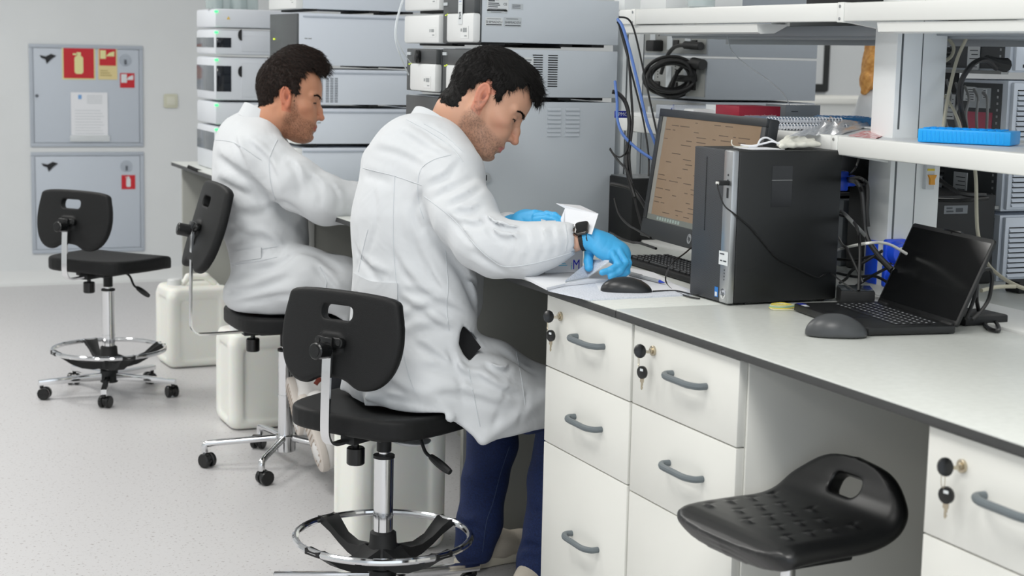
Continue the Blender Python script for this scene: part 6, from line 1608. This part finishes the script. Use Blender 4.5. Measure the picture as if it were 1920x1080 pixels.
# body inside the clothes, wrists and arms
B = Sculpt(S.lo, S.lo+S.h*S.n, .009)
B.chain([(P3(776, 690, 4.28), .13), (P3(780, 430, 4.28), .13), (P3(800, 320, 4.3), .09), (P3(828, 262, 4.32), .055)], .04, flat=g1, fs=1.4)
merge_into(body1, B, colr=(208, 160, 134))
B = room(1000, 420, 1130, 500, 3.86, 4.0, .0036)
B.chain([(P3(1020, 462, 3.95), .034), (P3(1075, 450, 3.932), .0275), (P3(1100, 443, 3.925), .0265), (P3(1120, 450, 3.92), .026)], .01, flat=UP*.5+RT*.2-FW*.6, fs=1.18)
merge_into(body1, B, colr=(216, 172, 148))
# right glove
G = room(1088, 430, 1190, 530, 3.83, 3.98, .0022, .02)
G.chain([(P3(1101, 447, 3.922), .0285), (P3(1118, 452, 3.918), .027)], .004)
hn = UP*.45+RT*.35-FW*.75
G.chain([(P3(1112, 449, 3.92), .030), (P3(1135, 462, 3.912), .036), (P3(1158, 474, 3.905), .034)], .01, flat=hn, fs=1.75)
fr = .0095
finger(G, [P3(1148, 476, 3.885), P3(1160, 496, 3.868), P3(1146, 506, 3.858), P3(1129, 511, 3.852)], fr)
finger(G, [P3(1160, 470, 3.893), P3(1173, 492, 3.88), P3(1163, 508, 3.865), P3(1145, 519, 3.855)], fr)
finger(G, [P3(1168, 468, 3.91), P3(1178, 493, 3.90), P3(1174, 510, 3.885), P3(1159, 521, 3.875)], fr*.97)
finger(G, [P3(1168, 468, 3.93), P3(1177, 494, 3.925), P3(1176, 510, 3.915), P3(1166, 520, 3.905)], fr*.85)
finger(G, [P3(1110, 456, 3.935), P3(1105, 474, 3.935), P3(1103, 490, 3.925), P3(1104, 502, 3.915)], .0125)
for a, b in (((1140, 448), (1128, 470)), ((1150, 455), (1138, 478)), ((1122, 442), (1112, 462)), ((1160, 462), (1150, 486))):
    q = hits(G, [a, ((a[0]+b[0])/2+2, (a[1]+b[1])/2), b], 3)
    if len(q) > 1: G.groove(q, .0022, .0016)
for a, b in (((1153, 492), (1168, 502)), ((1168, 490), (1182, 497)), ((1138, 503), (1144, 512)), ((1155, 512), (1160, 520))):
    q = hits(G, [a, b], 3)
    if len(q) > 1: G.groove(q, .002, .0018)
gl = G.obj('right_glove', GLOVE, man, relax=2)
# left glove
G = room(930, 385, 1060, 445, 3.97, 4.2, .0024, .03)
G.chain([(P3(940, 428, 4.17), .030), (P3(962, 420, 4.13), .0285), (P3(985, 414, 4.10), .034), (P3(1008, 413, 4.07), .032)], .012, flat=UP*.75-FW*.6, fs=1.5)
finger(G, [P3(1005, 406, 4.05), P3(1025, 402, 4.03), P3(1040, 404, 4.01), P3(1050, 411, 4.0)], .0098)
finger(G, [P3(1005, 412, 4.03), P3(1025, 409, 4.01), P3(1040, 412, 3.995), P3(1049, 419, 3.99)], .0098)
finger(G, [P3(1005, 418, 4.03), P3(1024, 417, 4.01), P3(1037, 421, 4.0), P3(1043, 428, 4.0)], .0095)
finger(G, [P3(1000, 424, 4.03), P3(1018, 427, 4.01), P3(1030, 433, 4.0)], .009)
finger(G, [P3(980, 405, 4.09), P3(1003, 401, 4.07), P3(1028, 406, 4.06), P3(1042, 412, 4.05)], .0112)
for a, b in (((1018, 396), (1022, 408)), ((1030, 397), (1033, 408)), ((1040, 400), (1042, 410)), ((975, 404), (985, 420))):
    q = hits(G, [a, b], 3)
    if len(q) > 1: G.groove(q, .0022, .0018)
G.obj('left_glove', GLOVE, man, relax=2)
# watch
wt = thing_w = bpy.data.objects.new('watch', None); C.objects.link(wt); wt.parent = man; wt.location = (0, 0, 0)
wa = Vector(P3(1088, 447, 3.929)); wb = Vector(P3(1106, 444, 3.922)); wd = (wb-wa).normalized()
wc = Vector(P3(1098, 446, 3.925)); up_ = Vector(UP*.62+RT*.35-FW*.70); up_ = (up_-wd*up_.dot(wd)).normalized(); sd_ = wd.cross(up_)
mb = MB(); pts = [wc+up_*.0262*math.cos(a)+sd_*.0295*math.sin(a) for a in np.linspace(0, 6.283, 33)[:-1]]
V = []; Fc = []
for p_ in pts:
    o_ = (p_-wc).normalized()
    V += [p_-wd*.011, p_+wd*.011, p_+wd*.011+o_*.0022, p_-wd*.011+o_*.0022]
n_ = len(pts)
for i in range(n_):
    j = (i+1) % n_
    for k in range(4): Fc.append((i*4+k, i*4+(k+1) % 4, j*4+(k+1) % 4, j*4+k))
bpy.data.objects.remove(wt)
mb.add(V, Fc); ws = mb.obj('watch', mat('watch_strap', (18, 19, 20), .5), man, smooth=50)
Mw = frame(wc+up_*.0275, wd, sd_); Mw = Mw if Mw.to_3x3().col[2].dot(up_) > 0 else frame(wc+up_*.0275, wd, -sd_)
mb = MB(); mb.prism(rrect(.034, .040, .009, 5), 0, .0088, Mw, bev=.002); cs = mb.obj('watch_case', mat('watch_steel', (92, 90, 88), .22, .9), ws)
mb = MB(); mb.prism(rrect(.029, .035, .007, 5), .0088, .0100, Mw, bev=.0004); mb.obj('watch_glass', mat('watch_glass', (12, 13, 14), .08), ws)
mb = MB(); mb.cyl(Mw @ Vector((-.017, .006, .0045)), Mw @ Vector((-.0205, .006, .0045)), .0035, 12); mb.box((-.0185, -.012, .003), (-.0165, -.002, .0055), 0, None, Mw); mb.obj('watch_crown', mat('watch_steel', (0, 0, 0)), ws)
# jeans
J = Sculpt((1.2, 3.5, .03), (2.15, 4.75, .70), .008)
kA = P3(915, 725, 4.6); J.chain([(P3(800, 700, 4.36), .088), (kA, .074)], .02)
J.chain([(kA, .074), (P3(924, 832, 4.6), .068), (P3(909, 900, 4.6), .062), (P3(899, 980, 4.6), .062), (P3(888, 1030, 4.6), .055)], .02)
kB = P3(1062, 742, 4.36); J.chain([(P3(815, 715, 4.2), .084), (P3(990, 762, 4.27), .068), (kB, .066)], .02)
J.chain([(kB, .066), (P3(1036, 900, 4.38), .064), (P3(1028, 990, 4.38), .062), (P3(1012, 1050, 4.38), .058), (P3(1005, 1085, 4.38), .054)], .02)
folds(J, [([(858, 1000), (885, 990), (915, 1000)], .010, .008), ([(856, 975), (875, 985), (900, 978)], .010, .008), ([(985, 940), (1000, 960), (1014, 955)], .010, .008), ([(968, 1035), (990, 1020), (1012, 1030)], .010, .009), ([(965, 1055), (990, 1045), (1012, 1052)], .010, .008), ([(870, 900), (900, 915), (940, 900)], .012, .005)])
jn = J.obj('jeans', DENIM, man, relax=2)
q = hits(J, [(955, 838), (938, 890), (925, 940), (912, 980), (905, 1035)], 6, -.001)
if len(q) > 3: MB().tube(q, .0012, 5).obj('side_seam', mat('denim_seam', (50, 66, 100), .8), jn)
# shoes
def shoe(name, heel, toe, parent, mt_up, mt_sole, ank=None, up=(0, 0, 1), wd=.046, L0=None):
    heel = np.array(heel, float); toe = np.array(toe, float); u = np.array(up, float); f = toe-heel; L = np.linalg.norm(f); f /= L; u = u-f*(u@f); u /= np.linalg.norm(u); s_ = np.cross(u, f)
    K = Sculpt(np.minimum(heel, toe)-.1, np.maximum(heel, toe)+.13, .004)
    at_ = lambda a, b, c: heel+f*L*a+s_*b+u*c
    K.chain([(at_(.12, 0, .055), .040), (at_(.45, 0, .050), .043), (at_(.75, 0, .036), .040), (at_(.88, 0, .030), .032)], .02)
    K.chain([(at_(.13, 0, .06), .038), (at_(.20, 0, .095), .040)], .02); K.cone(at_(.4, 0, .07), at_(.28, 0, .10), .03, .034, .02)
    K.op(lambda X, Y, Z: -(((X-heel[0])*u[0]+(Y-heel[1])*u[1]+(Z-heel[2])*u[2])-.022), heel-.5, heel+.5, .002, 'cut') if False else None
    K.cone(at_(.21, 0, .115), at_(.22, 0, .16), .028, .032, .004, 'cut')
    sh = bpy.data.objects.new(name, None); C.objects.link(sh); sh.parent = parent; bpy.data.objects.remove(sh)
    o_ = K.obj(name, mt_up, parent, relax=1)
    outl = [(L*.02+L*.96*t_, 0) for t_ in (0,)]
    pl_ = smooth_poly([(0, -.026), (L*.15, -.036), (L*.45, -.036), (L*.75, -.047), (L*.95, -.030), (L*1.02, 0), (L*.95, .032), (L*.75, .045), (L*.45, .033), (L*.15, .034), (0, .026), (-L*.025, 0)], 4)
    mb = MB(); Ms = frame(heel, f, s_); Ms = frame(heel, f, s_)
    zz = 1 if Vector(np.cross(f, s_)).dot(Vector(u)) > 0 else -1
    mb.prism(pl_, 0, .026*zz, Ms, bev=.005); so = mb.obj('sole', mt_sole, o_)
    return o_, so, Ms, L, zz
BEI = mat('beige_suede', (200, 192, 178), .85, bump=(300, .4)); SOL = mat('sole_cream', (214, 208, 192), .6)
h_ = atz(872, 1066, 0); t_ = atz(968, 1046, 0); dd = (t_-h_); dd /= np.linalg.norm(dd)
sh1 = shoe('shoe', h_-dd*.02+np.array([0, 0, .002]), h_+dd*.27+np.array([0, 0, .002]), man, BEI, SOL)
q1 = P3(1005, 1085, 4.38); b_ = np.array([q1[0], q1[1], .002]); shoe('shoe', b_-np.array([.06, .03, 0]), b_+np.array([.19, .08, 0]), man, BEI, SOL)
# =============== far man
man2 = thing('person', 'bearded seated man with a dark quiff in a white lab coat, farther back', 'person')
WZ = 5.50
M2 = head_matrix(537, 183, WZ, 12, .03, 1.035)
neck2 = toloc(M2, P3(503, 236, WZ+.10))
k_ = .975
hp2 = [(x*k_, z*k_) for x, z in [(.12, .1087), (.100, .098), (.08, .102), (.055, .109), (.044, .09), (.037, .06), (.036, .03), (.034, -.004), (.026, -.004), (.020, .015), (-.003, .034), (-.018, .03), (-.030, .0045), (-.041, -.027), (-.06, -.040), (-.082, -.045), (-.12, -.045), (-.15, .04), (-.12, .2), (.02, .24), (.14, .2), (.16, .12)]]
st2 = [(.034, .0), (.022, -.0), (.01, -.03), (.0, -.055), (-.005, -.12), (.14, -.14), (.14, -.05), (.098, -.055), (.085, -.050), (.065, -.048), (.05, -.035), (.042, -.01)]
body2 = build_head(man2, M2, (196, 140, 110), (46, 34, 29), hp2, [((-.004, 0, .05), (.112, .085, .104)), ((.0, 0, .085), (.088, .07, .096))], st2, (84, 54, 40), neck2, False, lips=(170, 92, 80), strand=(.015, .0006), fringe=[((.0, 0, .135), .040), ((.05, 0, .137), .034), ((.088, 0, .122), .020), ((.112, 0, .100), .007)], fx=-.05)
g2 = np.array([.985, -.17, 0]); l2 = np.array([.17, .985, 0])
S = room(360, 200, 740, 605, 5.25, 5.98, .0072, .03); S.rs = 1.03
W2 = WZ+.14
S.chain([(P3(508, 525, W2), .172), (P3(496, 455, W2), .165), (P3(474, 370, W2), .180), (P3(468, 310, W2), .175)], .03, flat=g2, fs=1.42)
S.chain([(P3(485, 292, W2-.15), .088), (P3(472, 275, W2), .10), (P3(462, 285, W2+.16), .085)], .04)
S.chain([(P3(490, 270, W2-.12), .06), (P3(500, 238, W2-.04), .05)], .03); S.chain([(P3(475, 270, W2+.12), .07), (P3(495, 238, W2+.03), .055)], .03)
S.chain([(P3(470, 262, W2), .09), (P3(492, 238, W2), .07)], .03)
S.chain([(P3(505, 305, W2-.17), .086), (P3(555, 345, W2-.22), .080), (P3(610, 376, W2-.24), .074), (P3(670, 382, W2-.2), .064), (P3(740, 380, W2-.12), .05)], .03)
S.chain([(P3(480, 300, W2+.17), .08), (P3(560, 370, W2+.2), .07), (P3(660, 375, W2+.1), .06), (P3(735, 372, W2), .045)], .02)
S.chain([(P3(500, 330, W2), .12), (P3(512, 440, W2), .12)], .04)
S.cone(P3(500, 552, W2), P3(520, 560, W2), .145, .14, .04, flat=(0, 0, 1), fs=1.7)
S.chain([(P3(495, 535, W2-.07), .100), (P3(570, 525, W2-.12), .100), (P3(640, 533, W2-.13), .085), (P3(690, 540, W2-.1), .07)], .04)
S.chain([(P3(495, 532, W2+.1), .100), (P3(570, 522, W2+.12), .098), (P3(640, 528, W2+.13), .08), (P3(690, 535, W2+.1), .07)], .04)
S.tri(P3(600, 540, W2-.15), P3(655, 520, W2-.15), P3(650, 600, W2-.14), .01, .03)
S.op(lambda X, Y, Z: np.maximum(np.maximum(np.sqrt((X-1.517)**2+(Y-5.463)**2)-.225, Z-.557), .44-Z), (1.25, 5.2, .44), (1.8, 5.7, .557), .004, 'cut')
folds(S, [([(395, 290), (430, 310), (480, 345), (520, 380)], .020, .012), ([(385, 330), (420, 345), (470, 370)], .018, .010), ([(460, 265), (500, 300), (520, 340)], .015, .009), ([(440, 260), (455, 300), (500, 400)], .016, .010),
          ([(400, 380), (440, 400), (500, 400)], .018, .009), ([(395, 425), (440, 430), (480, 455)], .018, .009), ([(420, 470), (450, 450), (490, 445), (530, 470)], .015, .011), ([(405, 500), (450, 510), (520, 500)], .018, .009),
          ([(420, 545), (470, 545), (540, 520)], .018, .010), ([(440, 570), (500, 560), (560, 550)], .015, .008), ([(560, 470), (600, 480), (640, 510)], .014, .011), ([(590, 500), (620, 530), (640, 560)], .014, .010),
          ([(540, 300), (560, 330), (560, 370)], .016, .008), ([(580, 330), (600, 350), (600, 385)], .014, .007), ([(620, 345), (635, 365), (632, 395)], .012, .007), ([(500, 390), (530, 380), (560, 395)], .014, .009), ([(520, 500), (560, 470), (585, 470)], .014, .010)])
S.wobble(.003, .15, 5)
coat2 = S.obj('lab_coat', COAT, man2, relax=1)
for pts in ([(400, 262), (440, 268), (490, 300)], [(520, 262), (505, 300), (508, 345), (520, 385)], [(425, 480), (470, 470), (520, 462)], [(425, 500), (470, 492), (520, 482)], [(600, 500), (612, 530), (600, 570)]): seam(S, pts, coat2, r=.0016)
q0 = hits(S, [(424, 486), (450, 480), (490, 474)], 5, -.003)
if len(q0) > 3: band(q0, .018, .011, 'back_belt', COAT, coat2)
A_ = RT*.57+UP*.82; ph = math.radians(12); ax2 = A_*math.cos(ph)+FW*math.sin(ph)
collar('collar', P3(500, 224, W2-.02)-ax2*.05, ax2, .090, .080, .05, coat2, axis_f=RT*.82-UP*.57, flare=.004, th=.003)
B = Sculpt(S.lo, S.lo+S.h*S.n, .010)
B.chain([(P3(487, 520, W2), .13), (P3(470, 350, W2), .13), (P3(485, 260, W2), .08), (P3(500, 240, W2), .055)], .04, flat=g2, fs=1.4)
B.chain([(P3(690, 382, W2-.2), .032), (P3(745, 380, W2-.12), .026), (P3(775, 384, W2-.1), .03), (P3(790, 392, W2-.1), .024)], .01)
merge_into(body2, B, colr=(196, 140, 110))
T = Sculpt((1.4, 5.0, .1), (2.2, 6.0, .72), .009)
DK = mat('dark_trousers', (34, 36, 42), .8)
T.chain([(P3(480, 550, W2-.07), .085), (P3(690, 545, W2-.1), .072), (P3(668, 650, W2-.05), .062), (P3(625, 735, W2-.0), .05)], .02)
T.chain([(P3(490, 545, W2+.1), .085), (P3(690, 540, W2+.12), .072), (P3(660, 640, W2+.1), .06), (P3(600, 715, W2+.15), .05)], .02)
T.obj('trousers', DK, man2, relax=1)
WSH = mat('white_sneaker', (222, 220, 218), .6); WSO = mat('sneaker_sole', (212, 204, 196), .6)
def tucked(heel, toe, up):
    o_, so, Ms, L, zz = shoe('shoe', heel, toe, man2, WSH, WSO, up=up)
    mb = MB()
    for k in range(12): mb.box((L*.12+L*.07*k, -.026, -.0016*zz), (L*.12+L*.07*k+.004, .028, .0004*zz), 0, None, Ms)
    mb.obj('tread', mat('tread_beige', (176, 160, 146), .7), so)
n_up = RT*.83+UP*.30+FW*.45
tucked(P3(558, 748, 5.46), P3(604, 882, 5.36), n_up)
tucked(P3(536, 715, 5.60), P3(560, 812, 5.50), n_up)
mb = MB(); mb.tube([P3(600, 712, 5.6), P3(590, 724, 5.58)], .014, 14); mb.obj('sock', mat('red_sock', (120, 52, 40), .8), man2)
# =============== woman beyond the shelves
man3 = thing('person', 'person with long ginger hair in a white coat, half hidden behind the wide shelf post', 'person')
W3 = 6.6
K = room(1590, 100, 1750, 400, 6.4, 6.8, .012, .1)
K.chain([(P3(1668, 330, W3), .16), (P3(1670, 230, W3), .15), (P3(1672, 180, W3), .12)], .03); K.chain([(P3(1640, 190, W3-.05), .06), (P3(1628, 260, W3-.05), .055), (P3(1622, 330, W3-.05), .05)], .03)
K.chain([(P3(1700, 190, W3+.05), .06), (P3(1720, 300, W3+.05), .05)], .03); K.wobble(.004, .12, 8)
K.obj('lab_coat', COAT, man3)
K = room(1630, 0, 1720, 180, 6.5, 6.7, .008, .06)
K.ell(P3(1672, 60, W3), (.078, .085, .12), .02); K.cone(P3(1672, 100, W3), P3(1672, 175, W3), .05, .06, .02)
K.obj('body', mat('skin_pale', (222, 178, 156), .5, sss=.1), man3)
K = room(1610, -20, 1710, 190, 6.45, 6.7, .006, .06)
K.ell(P3(1668, 48, W3-.01), (.095, .10, .125), .02)
K.chain([(P3(1650, 70, W3-.06), .055), (P3(1640, 120, W3-.08), .045), (P3(1628, 150, W3-.09), .030), (P3(1620, 172, W3-.09), .014)], .02)
K.chain([(P3(1660, 90, W3-.08), .05), (P3(1655, 150, W3-.09), .04), (P3(1648, 180, W3-.08), .02)], .02)
K.ell(P3(1690, 70, W3+.01), (.05, .05, .09), .01, mode='cut')
sl, X, Y, Z = K.sub(K.lo, K.lo+K.h*K.n); K.D += (.003*np.sin(X*240+Y*180+Z*25)).astype(np.float32)
K.obj('hair', mat('ginger_hair', (222, 166, 92), .5, noise=(60, (190, 128, 60), .35, .65)), man3)
